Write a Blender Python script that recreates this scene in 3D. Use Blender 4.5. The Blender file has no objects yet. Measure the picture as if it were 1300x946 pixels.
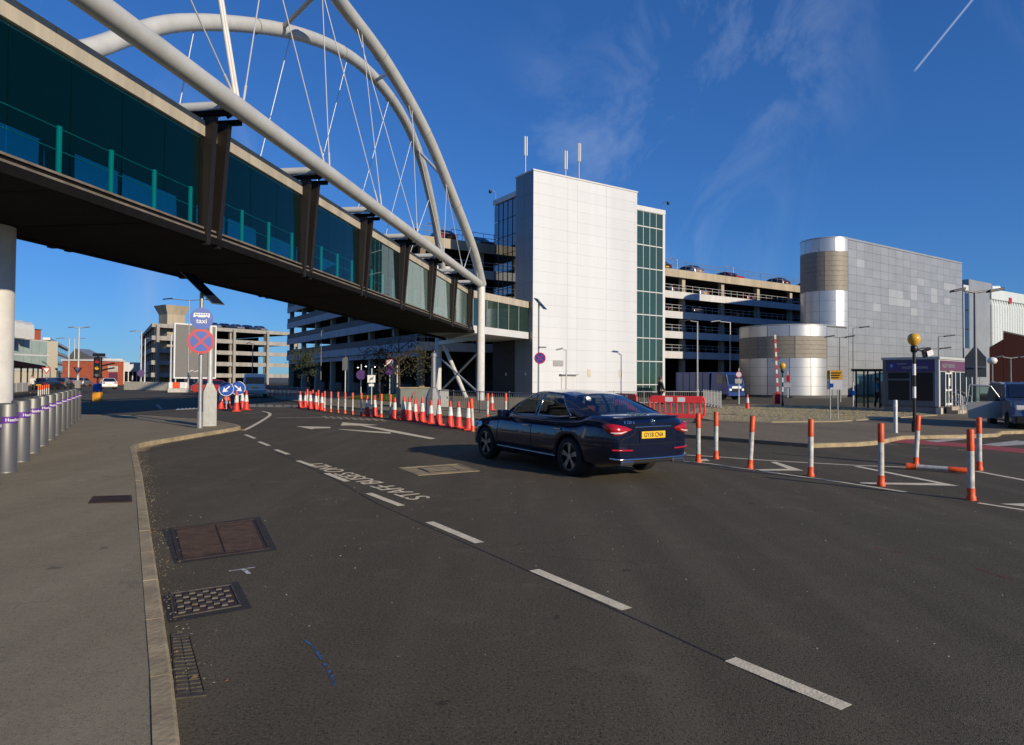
import bpy, bmesh, math, random
from mathutils import Vector, Matrix
random.seed(7)
SC = bpy.context.scene
COL = SC.collection
R = math.radians
# ------------------------------------------------------------------ camera
H_CAM, F_PX, PP_X, PP_Y, PITCH, ROLL = 1.67, 867.0, 650.0, 463.0, R(1.2), R(0.35)
CAM_ROT = Matrix.Rotation(math.pi/2 + PITCH, 3, 'X') @ Matrix.Rotation(ROLL, 3, 'Z')
cd = bpy.data.cameras.new('camera'); cam = bpy.data.objects.new('camera', cd); COL.objects.link(cam)
cam.location = (0, 0, H_CAM); cam.rotation_euler = CAM_ROT.to_euler()
cd.sensor_width = 36; cd.sensor_fit = 'HORIZONTAL'; cd.lens = 36*F_PX/1300
cd.shift_y = -10/1300; cd.clip_start = 0.05; cd.clip_end = 60000
SC.camera = cam
# ------------------------------------------------------------------ sky and sun
SUN_AZ = Vector((0.70, -0.714, 0)).normalized(); SUN_EL = R(18.5)
SUN = Vector((SUN_AZ.x*math.cos(SUN_EL), SUN_AZ.y*math.cos(SUN_EL), math.sin(SUN_EL)))
W = bpy.data.worlds.new('World'); SC.world = W; W.use_nodes = True
nt = W.node_tree; nt.nodes.clear()
def nd(t, typ, **kw):
    n = t.nodes.new(typ)
    for k, v in kw.items(): setattr(n, k, v)
    return n
out = nd(nt, 'ShaderNodeOutputWorld'); bg = nd(nt, 'ShaderNodeBackground')
sky = nd(nt, 'ShaderNodeTexSky', sky_type='NISHITA', sun_disc=False, sun_elevation=SUN_EL,
         sun_rotation=math.atan2(SUN_AZ.x, SUN_AZ.y), altitude=20, air_density=1.0, dust_density=0.0, ozone_density=3.0)
bg.inputs['Strength'].default_value = 0.1
tc = nd(nt, 'ShaderNodeTexCoord')
mp = nd(nt, 'ShaderNodeMapping'); mp.inputs['Scale'].default_value = (3.2, 3.2, 2.2); mp.inputs['Rotation'].default_value = (0.3, 0.5, 0.4)
mp.inputs['Location'].default_value = (5.5, 5.5, 5.5)
n1 = nd(nt, 'ShaderNodeTexNoise'); n1.inputs['Scale'].default_value = 1.5; n1.inputs['Detail'].default_value = 9; n1.inputs['Roughness'].default_value = .62
n1.inputs['Distortion'].default_value = 1.3
n2 = nd(nt, 'ShaderNodeTexNoise'); n2.inputs['Scale'].default_value = 0.9; n2.inputs['Detail'].default_value = 2
r1 = nd(nt, 'ShaderNodeMapRange'); r1.inputs['From Min'].default_value = .50; r1.inputs['From Max'].default_value = .80; r1.inputs['To Max'].default_value = .34
r2 = nd(nt, 'ShaderNodeMapRange'); r2.inputs['From Min'].default_value = .46; r2.inputs['From Max'].default_value = .62
mu = nd(nt, 'ShaderNodeMath', operation='MULTIPLY')
mx = nd(nt, 'ShaderNodeMix', data_type='RGBA'); mx.inputs['B'].default_value = (4.6, 5.6, 7.4, 1)
L = nt.links.new
L(tc.outputs['Generated'], mp.inputs['Vector']); L(mp.outputs[0], n1.inputs['Vector']); L(mp.outputs[0], n2.inputs['Vector'])
L(n1.outputs['Fac'], r1.inputs['Value']); L(n2.outputs['Fac'], r2.inputs['Value'])
L(r1.outputs[0], mu.inputs[0]); L(r2.outputs[0], mu.inputs[1]); L(mu.outputs[0], mx.inputs['Factor'])
hs = nd(nt, 'ShaderNodeHueSaturation'); hs.inputs['Saturation'].default_value = 1.12; hs.inputs['Value'].default_value = 1.2
ti = nd(nt, 'ShaderNodeMix', data_type='RGBA', blend_type='MULTIPLY'); ti.inputs['Factor'].default_value = 1; ti.inputs['B'].default_value = (.80, .98, 1.32, 1)
L(sky.outputs[0], hs.inputs['Color']); L(hs.outputs[0], ti.inputs['A']); s0 = nd(nt, 'ShaderNodeMix', data_type='RGBA', blend_type='MULTIPLY'); s0.inputs['Factor'].default_value = 1; s0.inputs['B'].default_value = (.058, .058, .058, 1)
gmm = nd(nt, 'ShaderNodeGamma'); gmm.inputs['Gamma'].default_value = .72
s1 = nd(nt, 'ShaderNodeMix', data_type='RGBA', blend_type='MULTIPLY'); s1.inputs['Factor'].default_value = 1; s1.inputs['B'].default_value = (3.5, 6.4, 9.8, 1)
L(ti.outputs['Result'], s0.inputs['A']); L(s0.outputs['Result'], gmm.inputs['Color']); L(gmm.outputs[0], s1.inputs['A']); L(s1.outputs['Result'], mx.inputs['A'])
def _dir(px, py): return (CAM_ROT @ Vector(((px-PP_X)/F_PX, -(py-PP_Y)/F_PX, -1.0))).normalized()
va, vb = _dir(1160.5, 91), _dir(1275, -50)
vn_ = va.cross(vb).normalized()
d0 = nd(nt, 'ShaderNodeVectorMath', operation='DOT_PRODUCT'); d0.inputs[1].default_value = vn_
ab = nd(nt, 'ShaderNodeMath', operation='ABSOLUTE'); vr = nd(nt, 'ShaderNodeMapRange'); vr.inputs['From Min'].default_value = .0003; vr.inputs['From Max'].default_value = .0016; vr.inputs['To Min'].default_value = .5; vr.inputs['To Max'].default_value = 0
d1 = nd(nt, 'ShaderNodeVectorMath', operation='DOT_PRODUCT'); tv = (vb-va).normalized(); d1.inputs[1].default_value = tv
v2 = nd(nt, 'ShaderNodeMapRange'); v2.inputs['From Min'].default_value = va.dot(tv)-.001; v2.inputs['From Max'].default_value = va.dot(tv)+.004
d2v = nd(nt, 'ShaderNodeVectorMath', operation='DOT_PRODUCT'); d2v.inputs[1].default_value = va; v3 = nd(nt, 'ShaderNodeMapRange'); v3.inputs['From Min'].default_value = .80; v3.inputs['From Max'].default_value = .86
m1 = nd(nt, 'ShaderNodeMath', operation='MULTIPLY'); m2 = nd(nt, 'ShaderNodeMath', operation='MULTIPLY'); mx2 = nd(nt, 'ShaderNodeMix', data_type='RGBA'); mx2.inputs['B'].default_value = (5.2, 6.0, 7.6, 1)
for q in (d0, d1, d2v): L(tc.outputs['Generated'], q.inputs[0])
L(d0.outputs['Value'], ab.inputs[0]); L(ab.outputs[0], vr.inputs['Value']); L(d1.outputs['Value'], v2.inputs['Value']); L(d2v.outputs['Value'], v3.inputs['Value'])
L(vr.outputs[0], m1.inputs[0]); L(v2.outputs[0], m1.inputs[1]); L(m1.outputs[0], m2.inputs[0]); L(v3.outputs[0], m2.inputs[1]); L(m2.outputs[0], mx2.inputs['Factor'])
L(mx.outputs['Result'], mx2.inputs['A']); L(mx2.outputs['Result'], bg.inputs['Color']); L(bg.outputs[0], out.inputs['Surface'])
sl = bpy.data.lights.new('sun', 'SUN'); sl.energy = 4.5; sl.angle = R(0.53); sl.color = (1.0, 0.86, 0.66)
so = bpy.data.objects.new('sun', sl); COL.objects.link(so); so.location = (30, -40, 40)
so.rotation_euler = (-SUN).to_track_quat('-Z', 'Y').to_euler()
SC.view_settings.view_transform = 'Standard'; SC.view_settings.look = 'None'
SC.view_settings.exposure = 0.0; SC.view_settings.gamma = 1; SC.view_settings.use_curve_mapping = False
SC.render.engine = 'CYCLES'; SC.cycles.max_bounces = 8; SC.cycles.transparent_max_bounces = 16
# ------------------------------------------------------------------ pixel -> place
def ray(px, py):
    return CAM_ROT @ Vector(((px-PP_X)/F_PX, -(py-PP_Y)/F_PX, -1.0))
def G(px, py, z=0.0):                      # the point at height z seen at a pixel of the photograph
    d = ray(px, py); t = (z-H_CAM)/d.z
    return Vector((d.x*t, d.y*t, z))
def AT(px, py, Y):                         # the point at distance Y seen at a pixel
    d = ray(px, py); t = Y/d.y
    return Vector((d.x*t, Y, H_CAM+d.z*t))
# ------------------------------------------------------------------ materials
MATS = {}
def M(name, col, rough=.6, metal=0, var=0, vscale=3, bump=0, bscale=40, col2=None, spec=.5, coat=0, emit=0, streak=False, alpha=None, bump2=None):
    if name in MATS: return MATS[name]
    m = bpy.data.materials.new(name); m.use_nodes = True; t = m.node_tree
    b = t.nodes['Principled BSDF']
    b.inputs['Base Color'].default_value = (*col, 1); b.inputs['Roughness'].default_value = rough
    b.inputs['Metallic'].default_value = metal; b.inputs['Specular IOR Level'].default_value = spec
    b.inputs['Coat Weight'].default_value = coat; b.inputs['Coat Roughness'].default_value = .03
    if emit: b.inputs['Emission Color'].default_value = (*col, 1); b.inputs['Emission Strength'].default_value = emit
    g = nd(t, 'ShaderNodeNewGeometry')
    if var or col2:
        n = nd(t, 'ShaderNodeTexNoise'); n.inputs['Scale'].default_value = vscale; n.inputs['Detail'].default_value = 6; n.inputs['Roughness'].default_value = .65
        if streak:
            p = nd(t, 'ShaderNodeMapping'); p.inputs['Scale'].default_value = (1, 1, .08); t.links.new(g.outputs['Position'], p.inputs['Vector']); t.links.new(p.outputs[0], n.inputs['Vector'])
        else: t.links.new(g.outputs['Position'], n.inputs['Vector'])
        mr = nd(t, 'ShaderNodeMapRange'); mr.inputs['From Min'].default_value = .3; mr.inputs['From Max'].default_value = .7
        t.links.new(n.outputs['Fac'], mr.inputs['Value'])
        x = nd(t, 'ShaderNodeMix', data_type='RGBA')
        c2 = col2 or tuple(c*(1-var) for c in col); c1 = col if col2 else tuple(c*(1+var*.5) for c in col)
        x.inputs['A'].default_value = (*c1, 1); x.inputs['B'].default_value = (*c2, 1)
        t.links.new(mr.outputs[0], x.inputs['Factor']); t.links.new(x.outputs['Result'], b.inputs['Base Color'])
    if bump:
        n = nd(t, 'ShaderNodeTexNoise'); n.inputs['Scale'].default_value = bscale; n.inputs['Detail'].default_value = 3
        t.links.new(g.outputs['Position'], n.inputs['Vector'])
        bp = nd(t, 'ShaderNodeBump'); bp.inputs['Strength'].default_value = bump; bp.inputs['Distance'].default_value = .02
        t.links.new(n.outputs['Fac'], bp.inputs['Height']); t.links.new(bp.outputs[0], b.inputs['Normal'])
    MATS[name] = m; return m
def glass(name, tint, gloss=.12, rough=0.0, body=None, bodyf=0):
    m = bpy.data.materials.new(name); m.use_nodes = True; t = m.node_tree; t.nodes.remove(t.nodes['Principled BSDF'])
    o = t.nodes['Material Output']
    tr = nd(t, 'ShaderNodeBsdfTransparent'); tr.inputs['Color'].default_value = (*tint, 1)
    gl = nd(t, 'ShaderNodeBsdfGlossy'); gl.inputs['Roughness'].default_value = rough; gl.inputs['Color'].default_value = (.9, .95, 1, 1)
    fr0 = nd(t, 'ShaderNodeLayerWeight'); fr0.inputs['Blend'].default_value = .5; fr = nd(t, 'ShaderNodeMath', operation='POWER'); fr.inputs[1].default_value = 5.0; t.links.new(fr0.outputs['Facing'], fr.inputs[0])
    ad = nd(t, 'ShaderNodeMath', operation='ADD'); ad.inputs[1].default_value = gloss; ad.use_clamp = True
    base = tr.outputs[0]
    if body:
        df = nd(t, 'ShaderNodeBsdfDiffuse'); df.inputs['Color'].default_value = (*body, 1)
        ms = nd(t, 'ShaderNodeMixShader'); ms.inputs['Fac'].default_value = bodyf
        t.links.new(tr.outputs[0], ms.inputs[1]); t.links.new(df.outputs[0], ms.inputs[2]); base = ms.outputs[0]
    mm = nd(t, 'ShaderNodeMixShader')
    t.links.new(fr.outputs[0], ad.inputs[0]); t.links.new(ad.outputs[0], mm.inputs['Fac'])
    t.links.new(base, mm.inputs[1]); t.links.new(gl.outputs[0], mm.inputs[2]); t.links.new(mm.outputs[0], o.inputs['Surface'])
    MATS[name] = m; return m
def asphalt(name, c1, c2, c3, stain=True, grain=.7):
    m = bpy.data.materials.new(name); m.use_nodes = True; t = m.node_tree; b = t.nodes['Principled BSDF']
    b.inputs['Roughness'].default_value = .88; b.inputs['Specular IOR Level'].default_value = .16
    g = nd(t, 'ShaderNodeNewGeometry')
    big = nd(t, 'ShaderNodeTexNoise'); big.inputs['Scale'].default_value = .35; big.inputs['Detail'].default_value = 7; big.inputs['Roughness'].default_value = .68
    mid = nd(t, 'ShaderNodeTexNoise'); mid.inputs['Scale'].default_value = 5; mid.inputs['Detail'].default_value = 5
    fine = nd(t, 'ShaderNodeTexVoronoi'); fine.inputs['Scale'].default_value = 150
    strk = nd(t, 'ShaderNodeTexNoise'); strk.inputs['Scale'].default_value = 1.0; strk.inputs['Detail'].default_value = 5
    mpp = nd(t, 'ShaderNodeMapping'); mpp.inputs['Rotation'].default_value = (0, 0, R(-30)); mpp.inputs['Scale'].default_value = (1.6, .12, 1)
    for n in (big, mid, fine): t.links.new(g.outputs['Position'], n.inputs['Vector'])
    t.links.new(g.outputs['Position'], mpp.inputs['Vector']); t.links.new(mpp.outputs[0], strk.inputs['Vector'])
    def rng(o, a, b_, lo=0, hi=1):
        q = nd(t, 'ShaderNodeMapRange'); q.inputs['From Min'].default_value = a; q.inputs['From Max'].default_value = b_
        q.inputs['To Min'].default_value = lo; q.inputs['To Max'].default_value = hi; t.links.new(o, q.inputs['Value']); return q.outputs[0]
    def mix(f, a, b_, typ='MIX'):
        q = nd(t, 'ShaderNodeMix', data_type='RGBA', blend_type=typ); t.links.new(f, q.inputs['Factor'])
        for s, v in (('A', a), ('B', b_)):
            if isinstance(v, tuple): q.inputs[s].default_value = (*v, 1)
            else: t.links.new(v, q.inputs[s])
        return q.outputs['Result']
    c = mix(rng(big.outputs['Fac'], .35, .65), c1, c2)
    c = mix(rng(strk.outputs['Fac'], .45, .68, 0, .85), c, c3)
    c = mix(rng(mid.outputs['Fac'], .3, .75, 0, .35), c, tuple(x*.62 for x in c1))
    c = mix(rng(fine.outputs['Distance'], .0, .8, 0, .55), c, tuple(x*1.75 for x in c2))
    if stain:
        sp = nd(t, 'ShaderNodeTexVoronoi'); sp.inputs['Scale'].default_value = 1.5; sp.inputs['Randomness'].default_value = 1
        wp = nd(t, 'ShaderNodeMix', data_type='RGBA', blend_type='ADD'); wp.inputs['Factor'].default_value = .35
        t.links.new(g.outputs['Position'], wp.inputs['A']); t.links.new(mid.outputs['Color'], wp.inputs['B']); t.links.new(wp.outputs['Result'], sp.inputs['Vector'])
        c = mix(rng(sp.outputs['Distance'], .045, .075, .6, 0), c, tuple(x*.45 for x in c1))
    ck = nd(t, 'ShaderNodeTexVoronoi', feature='DISTANCE_TO_EDGE'); ck.inputs['Scale'].default_value = .42
    wc = nd(t, 'ShaderNodeMix', data_type='RGBA', blend_type='ADD'); wc.inputs['Factor'].default_value = 1.1
    nw = nd(t, 'ShaderNodeTexNoise'); nw.inputs['Scale'].default_value = 1.7; nw.inputs['Detail'].default_value = 8; t.links.new(g.outputs['Position'], nw.inputs['Vector'])
    t.links.new(g.outputs['Position'], wc.inputs['A']); t.links.new(nw.outputs['Color'], wc.inputs['B']); t.links.new(wc.outputs['Result'], ck.inputs['Vector'])
    mk = nd(t, 'ShaderNodeTexNoise'); mk.inputs['Scale'].default_value = .22; t.links.new(g.outputs['Position'], mk.inputs['Vector'])
    mm_ = nd(t, 'ShaderNodeMath', operation='MULTIPLY'); t.links.new(rng(ck.outputs['Distance'], .0, .006, .8, 0), mm_.inputs[0]); t.links.new(rng(mk.outputs['Fac'], .5, .62), mm_.inputs[1])
    c = mix(mm_.outputs[0], c, tuple(x*.4 for x in c1))
    pz = nd(t, 'ShaderNodeTexNoise'); pz.inputs['Scale'].default_value = 1.4; pz.inputs['Detail'].default_value = 9; pz.inputs['Roughness'].default_value = .75; t.links.new(g.outputs['Position'], pz.inputs['Vector'])
    c = mix(rng(pz.outputs['Fac'], .56, .74, 0, .55), c, tuple(x*1.5 for x in c3))
    gr = nd(t, 'ShaderNodeTexNoise'); gr.inputs['Scale'].default_value = 55; gr.inputs['Detail'].default_value = 2; t.links.new(g.outputs['Position'], gr.inputs['Vector'])
    c = mix(rng(gr.outputs['Fac'], .56, .70, 0, grain), c, tuple(x*1.9 for x in c2)); c = mix(rng(gr.outputs['Fac'], .44, .32, 0, grain), c, tuple(x*.35 for x in c1))
    t.links.new(c, b.inputs['Base Color'])
    bp = nd(t, 'ShaderNodeBump'); bp.inputs['Strength'].default_value = .4; bp.inputs['Distance'].default_value = .007
    t.links.new(fine.outputs['Distance'], bp.inputs['Height']); t.links.new(bp.outputs[0], b.inputs['Normal'])
    MATS[name] = m; return m
asphalt('asphalt', (.058, .050, .035), (.086, .073, .050), (.128, .109, .075))
asphalt('paving', (.178, .150, .098), (.212, .179, .118), (.275, .234, .158), True, .28)
asphalt('island_paving', (.15, .12, .076), (.185, .152, .102), (.23, .19, .13), True, .4)
asphalt('red_asphalt', (.27, .06, .065), (.33, .08, .08), (.30, .075, .075), False)
M('ground', (.10, .095, .085), .9, var=.3, vscale=.05)
M('paint', (.84, .73, .50), .6, var=.28, vscale=9, bump=.3, bscale=70)
M('paint_worn', (.42, .36, .25), .7, var=.6, vscale=6, bump=.3, bscale=70)
M('paint_zebra', (.52, .49, .42), .7, var=.4, vscale=5, bump=.3, bscale=70)
M('chalk', (.6, .6, .58), .8, var=.5, vscale=20)
M('kerb', (.40, .315, .18), .8, var=.4, vscale=4, bump=.3, bscale=30)
M('tar', (.032, .029, .024), .75, var=.3, vscale=6, bump=.3)
M('rubber', (.015, .015, .015), .7)
M('iron_rust', (.062, .036, .026), .75, metal=.2, var=.6, vscale=7, bump=.4, bscale=60)
M('iron', (.115, .10, .078), .65, metal=.35, var=.55, vscale=14, bump=.3)
M('concrete_frame', (.34, .265, .15), .85, var=.35, vscale=3, bump=.3)
M('concrete', (.42, .36, .26), .85, var=.3, vscale=.6, bump=.15, streak=True)
M('concrete_grey', (.36, .345, .31), .85, var=.3, vscale=.8, bump=.1, streak=True)
M('slab_white', (.58, .58, .57), .7, var=.18, vscale=.7, streak=True)
M('slab_shaded', (.31, .35, .39), .6, var=.2, vscale=.8, streak=True)  # white decks on the shadow side, with the blue shade put into the colour
M('dark_blue_panel', (.03, .035, .05), .6, var=.2)
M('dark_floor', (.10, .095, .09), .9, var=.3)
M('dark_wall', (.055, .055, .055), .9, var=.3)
M('white_clad', (.64, .66, .68), .42, metal=.0, var=.10, vscale=.35, streak=True)
M('white_clad_b', (.625, .645, .665), .42, metal=.0, var=.10, vscale=.35, streak=True)
M('white_trim', (.62, .63, .63), .5, var=.1, vscale=.6)
M('grey_trim', (.34, .34, .34), .5, metal=.2, var=.1)
M('silver_a', (.36, .375, .38), .40, metal=.35, var=.12, vscale=.5)
M('silver_b', (.385, .40, .405), .40, metal=.35, var=.12, vscale=.5)
M('silver_c', (.45, .465, .47), .42, metal=.3, var=.12, vscale=.5)
M('drum_metal', (.58, .58, .57), .36, metal=.7, var=.1, vscale=.5)
M('louvre', (.25, .225, .185), .6, metal=.2, var=.15)
M('joint', (.085, .09, .09), .8)
M('rib_white', (.60, .66, .66), .5, var=.12, vscale=.5, streak=True)
M('shed_brown', (.022, .006, .005), .9, spec=.1, var=.2)
M('roof_dark', (.05, .05, .055), .9, var=.3)
M('steel_paint', (.50, .51, .49), .38, var=.14, vscale=1.3, spec=.5)
M('steel_white', (.68, .67, .63), .4, var=.12)
M('cable', (.62, .63, .63), .4, metal=.3)
M('bridge_fascia', (.46, .41, .32), .65, var=.28, vscale=1.6, streak=True, bump=.1)
M('bridge_ledge', (.24, .20, .15), .6, metal=.3, var=.4, vscale=3)
M('bridge_black', (.010, .009, .009), .7, var=.3, spec=.06)
M('hanger_brown', (.014, .010, .007), .55, metal=.2, var=.5, vscale=3, streak=True)
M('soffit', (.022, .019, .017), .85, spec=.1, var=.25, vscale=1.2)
M('bridge_floor', (.25, .26, .26), .8)
M('bridge_ceiling', (.20, .21, .20), .9)
M('post_mint', (.55, .82, .70), .5)
glass('teal_glass', (.22, .68, .70), .012, body=(.0, .05, .05), bodyf=.08)
glass('pale_glass', (.5, .74, .72), .03, body=(.26, .36, .32), bodyf=.30)
glass('green_glass', (.28, .52, .44), .10, body=(.05, .10, .08), bodyf=.35)
glass('blue_glass', (.12, .22, .30), .22, body=(.02, .03, .04), bodyf=.4)
glass('stair_glass', (.42, .62, .54), .06, body=(.07, .15, .12), bodyf=.4)
glass('car_glass', (.42, .46, .48), .05)
glass('shelter_glass', (.62, .74, .72), .06)
glass('lamp_glass', (.8, .8, .8), .1)
M('brushed_steel', (.19, .187, .175), .5, metal=.65, var=.12, vscale=3, streak=True)
M('galv', (.40, .41, .41), .45, metal=.5, var=.2, vscale=6)
M('galv_pale', (.55, .56, .54), .5, metal=.2, var=.15, vscale=5)
M('pole_grey', (.22, .225, .23), .5, metal=.3, var=.15)
M('pole_black', (.012, .012, .013), .4)
M('purple', (.10, .022, .25), .45)
M('purple_dark', (.05, .012, .12), .5); M('purple_sign', (.055, .018, .14), .35, coat=.2)
M('magenta_sign', (.14, .035, .075), .4, coat=.2)
M('white', (.78, .78, .76), .5); M('kiosk_glass', (.008, .009, .010), .25, spec=.35); M('reflect_panel', (.34, .44, .41), .25, var=.2, vscale=.3); M('tower_core', (.42, .42, .40), .8)
M('white_dirty', (.60, .58, .52), .55, var=.45, vscale=9)
M('orange', (.82, .10, .018), .5, var=.35, vscale=12)
M('cone_red', (.75, .045, .022), .5, var=.4, vscale=9)
M('cone_white', (.72, .71, .66), .45, var=.35, vscale=9)
M('barrier_red', (.80, .05, .055), .45, var=.12, vscale=4)
M('sign_blue', (.008, .075, .40), .35)
M('sign_red', (.48, .012, .02), .35)
M('sign_yellow', (.80, .42, .03), .5)
M('sign_back', (.11, .115, .12), .5, metal=.4)
M('plate_yellow', (.85, .50, .02), .4)
M('black', (.01, .01, .01), .5)
M('solar', (.010, .014, .03), .12, coat=.6)
M('amber', (.75, .40, .04), .3)
M('cabinet_green', (.14, .155, .135), .6, var=.2)
M('cabinet_grey', (.42, .43, .40), .6, var=.18, vscale=6)
M('car_paint', (.0045, .009, .036), .22, metal=.4, coat=1.0, var=.05)
M('chrome', (.62, .63, .65), .12, metal=1)
M('car_black', (.008, .008, .009), .45)
M('tyre', (.014, .014, .014), .85, bump=.2)
M('alloy', (.34, .34, .35), .3, metal=.9)
M('tail_red', (.42, .006, .010), .15, coat=.8)
M('tail_white', (.70, .55, .52), .2, coat=.6)
M('seat_cloth', (.035, .032, .03), .8)
M('seat_red', (.25, .04, .03), .7)
M('van_grey', (.34, .35, .35), .3, metal=.4, coat=.6)
M('van_blue', (.075, .10, .17), .3, metal=.4, coat=.8)
M('van_white', (.70, .71, .72), .3, coat=.5)
M('truck_blue', (.012, .045, .20), .4, coat=.4, var=.15)
M('car_red', (.35, .02, .015), .25, coat=.8); M('car_dark', (.02, .021, .024), .25, coat=.8); M('car_silver', (.40, .41, .42), .25, metal=.6, coat=.8)
M('brick_red', (.42, .10, .05), .8, var=.25, vscale=2)
M('cream', (.58, .54, .42), .7, var=.15)
M('yellow_box', (.75, .32, .02), .5)
M('verge', (.40, .34, .20), .95, var=.35, vscale=2.2, bump=.6, bscale=9, col2=(.30, .25, .14))
M('grass_dry', (.42, .35, .18), .9, var=.3); M('grass_green', (.06, .12, .02), .9, var=.3)
M('bark', (.07, .055, .04), .9, var=.3); M('leaf', (.03, .045, .016), .7, var=.4, vscale=2); M('leaf_autumn', (.045, .042, .016), .7, var=.4, vscale=2)
M('skin', (.45, .26, .18), .6); M('hair', (.10, .05, .025), .7); M('coat_dark', (.02, .018, .02), .85); M('coat_blue', (.03, .25, .42), .8); M('trousers', (.03, .03, .045), .85)
def chip(name, amt):        # worn-through road paint: bare patches where the paint has gone
    m = MATS[name]; t = m.node_tree; b = t.nodes['Principled BSDF']; g = nd(t, 'ShaderNodeNewGeometry')
    n = nd(t, 'ShaderNodeTexNoise'); n.inputs['Scale'].default_value = 16; n.inputs['Detail'].default_value = 8; n.inputs['Roughness'].default_value = .8; t.links.new(g.outputs['Position'], n.inputs['Vector'])
    r = nd(t, 'ShaderNodeMapRange'); r.inputs['From Min'].default_value = amt; r.inputs['From Max'].default_value = amt+.05; t.links.new(n.outputs['Fac'], r.inputs['Value'])
    tr = nd(t, 'ShaderNodeBsdfTransparent'); mm = nd(t, 'ShaderNodeMixShader'); t.links.new(r.outputs[0], mm.inputs['Fac']); t.links.new(b.outputs[0], mm.inputs[1]); t.links.new(tr.outputs[0], mm.inputs[2]); t.links.new(mm.outputs[0], t.nodes['Material Output'].inputs['Surface'])
chip('paint', .62); chip('paint_worn', .54); chip('paint_zebra', .58); chip('chalk', .52); chip('tar', .60)
# ------------------------------------------------------------------ mesh helpers
class MB:
    def __init__(s): s.v = []; s.f = []; s.sm = []
    def add(s, vs, fs, smooth=False):
        o = len(s.v); s.v += [Vector(v) for v in vs]; s.f += [tuple(i+o for i in f) for f in fs]; s.sm += [smooth]*len(fs); return s
    def box(s, a, b):
        x0, y0, z0 = a; x1, y1, z1 = b
        return s.add([(x0,y0,z0),(x1,y0,z0),(x1,y1,z0),(x0,y1,z0),(x0,y0,z1),(x1,y0,z1),(x1,y1,z1),(x0,y1,z1)],
                     [(0,3,2,1),(4,5,6,7),(0,1,5,4),(1,2,6,5),(2,3,7,6),(3,0,4,7)])
    def obox(s, c, u, v, w):               # centre and three half-vectors
        c, u, v, w = map(Vector, (c, u, v, w))
        if u.cross(v).dot(w) < 0: u = -u
        P = [c+a*u+b*v+d*w for d in (-1, 1) for a, b in ((-1,-1),(1,-1),(1,1),(-1,1))]
        return s.add(P, [(0,3,2,1),(4,5,6,7),(0,1,5,4),(1,2,6,5),(2,3,7,6),(3,0,4,7)])
    def wallbox(s, p, q, z0, z1, th, side=1, ch=0):    # upright slab from p to q (xy); thickness to the left (side=1) or right
        p = Vector((p[0], p[1])); q = Vector((q[0], q[1])); d = (q-p).normalized(); n = Vector((-d.y, d.x))*side*th
        A = [p, q, q+n, p+n]
        if side < 0: A = [q, p, p+n, q+n]
        return s.add([(*a, z0) for a in A]+[(*a, z1) for a in A], [(0,3,2,1),(4,5,6,7),(0,1,5,4),(1,2,6,5),(2,3,7,6),(3,0,4,7)])
    def prism(s, poly, z0, z1):
        n = len(poly)
        ar = sum(poly[i][0]*poly[(i+1)%n][1]-poly[(i+1)%n][0]*poly[i][1] for i in range(n))
        if ar < 0: poly = list(poly)[::-1]
        vs = [(p[0], p[1], z0) for p in poly]+[(p[0], p[1], z1) for p in poly]
        return s.add(vs, [tuple(range(n))[::-1], tuple(range(n, 2*n))]+[(i, (i+1)%n, n+(i+1)%n, n+i) for i in range(n)])
    def sheet(s, poly, z):
        n = len(poly); ar = sum(poly[i][0]*poly[(i+1)%n][1]-poly[(i+1)%n][0]*poly[i][1] for i in range(n))
        if ar < 0: poly = list(poly)[::-1]
        return s.add([(p[0], p[1], z) for p in poly], [tuple(range(n))])
    def cyl(s, p, q, r0, r1=None, n=12, cap=True, smooth=True):
        p, q = Vector(p), Vector(q); r1 = r0 if r1 is None else r1; d = (q-p).normalized()
        u = d.orthogonal().normalized(); w = d.cross(u)
        ring = lambda c, r: [c+r*(math.cos(2*math.pi*i/n)*u+math.sin(2*math.pi*i/n)*w) for i in range(n)]
        s.add(ring(p, r0)+ring(q, r1), [(i, (i+1)%n, n+(i+1)%n, n+i) for i in range(n)], smooth)
        if cap:
            s.add(ring(p, r0), [tuple(range(n))[::-1]]); s.add(ring(q, r1), [tuple(range(n))])
        return s
    def tube(s, pts, r, n=12, cap=True):
        pts = [Vector(p) for p in pts]; m = len(pts); rs = r if isinstance(r, (list, tuple)) else [r]*m
        t0 = (pts[1]-pts[0]).normalized(); u = t0.orthogonal().normalized(); V = []
        for i, p in enumerate(pts):
            t = (pts[min(i+1, m-1)]-pts[max(i-1, 0)]).normalized(); u = (u-u.dot(t)*t).normalized(); w = t.cross(u)
            V += [p+rs[i]*(math.cos(2*math.pi*k/n)*u+math.sin(2*math.pi*k/n)*w) for k in range(n)]
        s.add(V, [(i*n+k, i*n+(k+1)%n, (i+1)*n+(k+1)%n, (i+1)*n+k) for i in range(m-1) for k in range(n)], True)
        if cap: s.add(V[:n], [tuple(range(n))[::-1]]); s.add(V[-n:], [tuple(range(n))])
        return s
    def lathe(s, prof, c=(0,0,0), n=20, smooth=True):   # prof: (r, z) from bottom to top
        c = Vector(c); V = []
        for r, z in prof: V += [c+Vector((r*math.cos(2*math.pi*k/n), r*math.sin(2*math.pi*k/n), z)) for k in range(n)]
        m = len(prof)
        s.add(V, [(i*n+k, i*n+(k+1)%n, (i+1)*n+(k+1)%n, (i+1)*n+k) for i in range(m-1) for k in range(n)], smooth)
        s.add(V[:n], [tuple(range(n))[::-1]]); s.add(V[-n:], [tuple(range(n))]); return s
    def disc(s, c, nrm, r, th, n=28, up=(0,0,1)):
        c = Vector(c); nrm = Vector(nrm).normalized(); return s.cyl(c-nrm*th/2, c+nrm*th/2, r, n=n, smooth=False)
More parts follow.
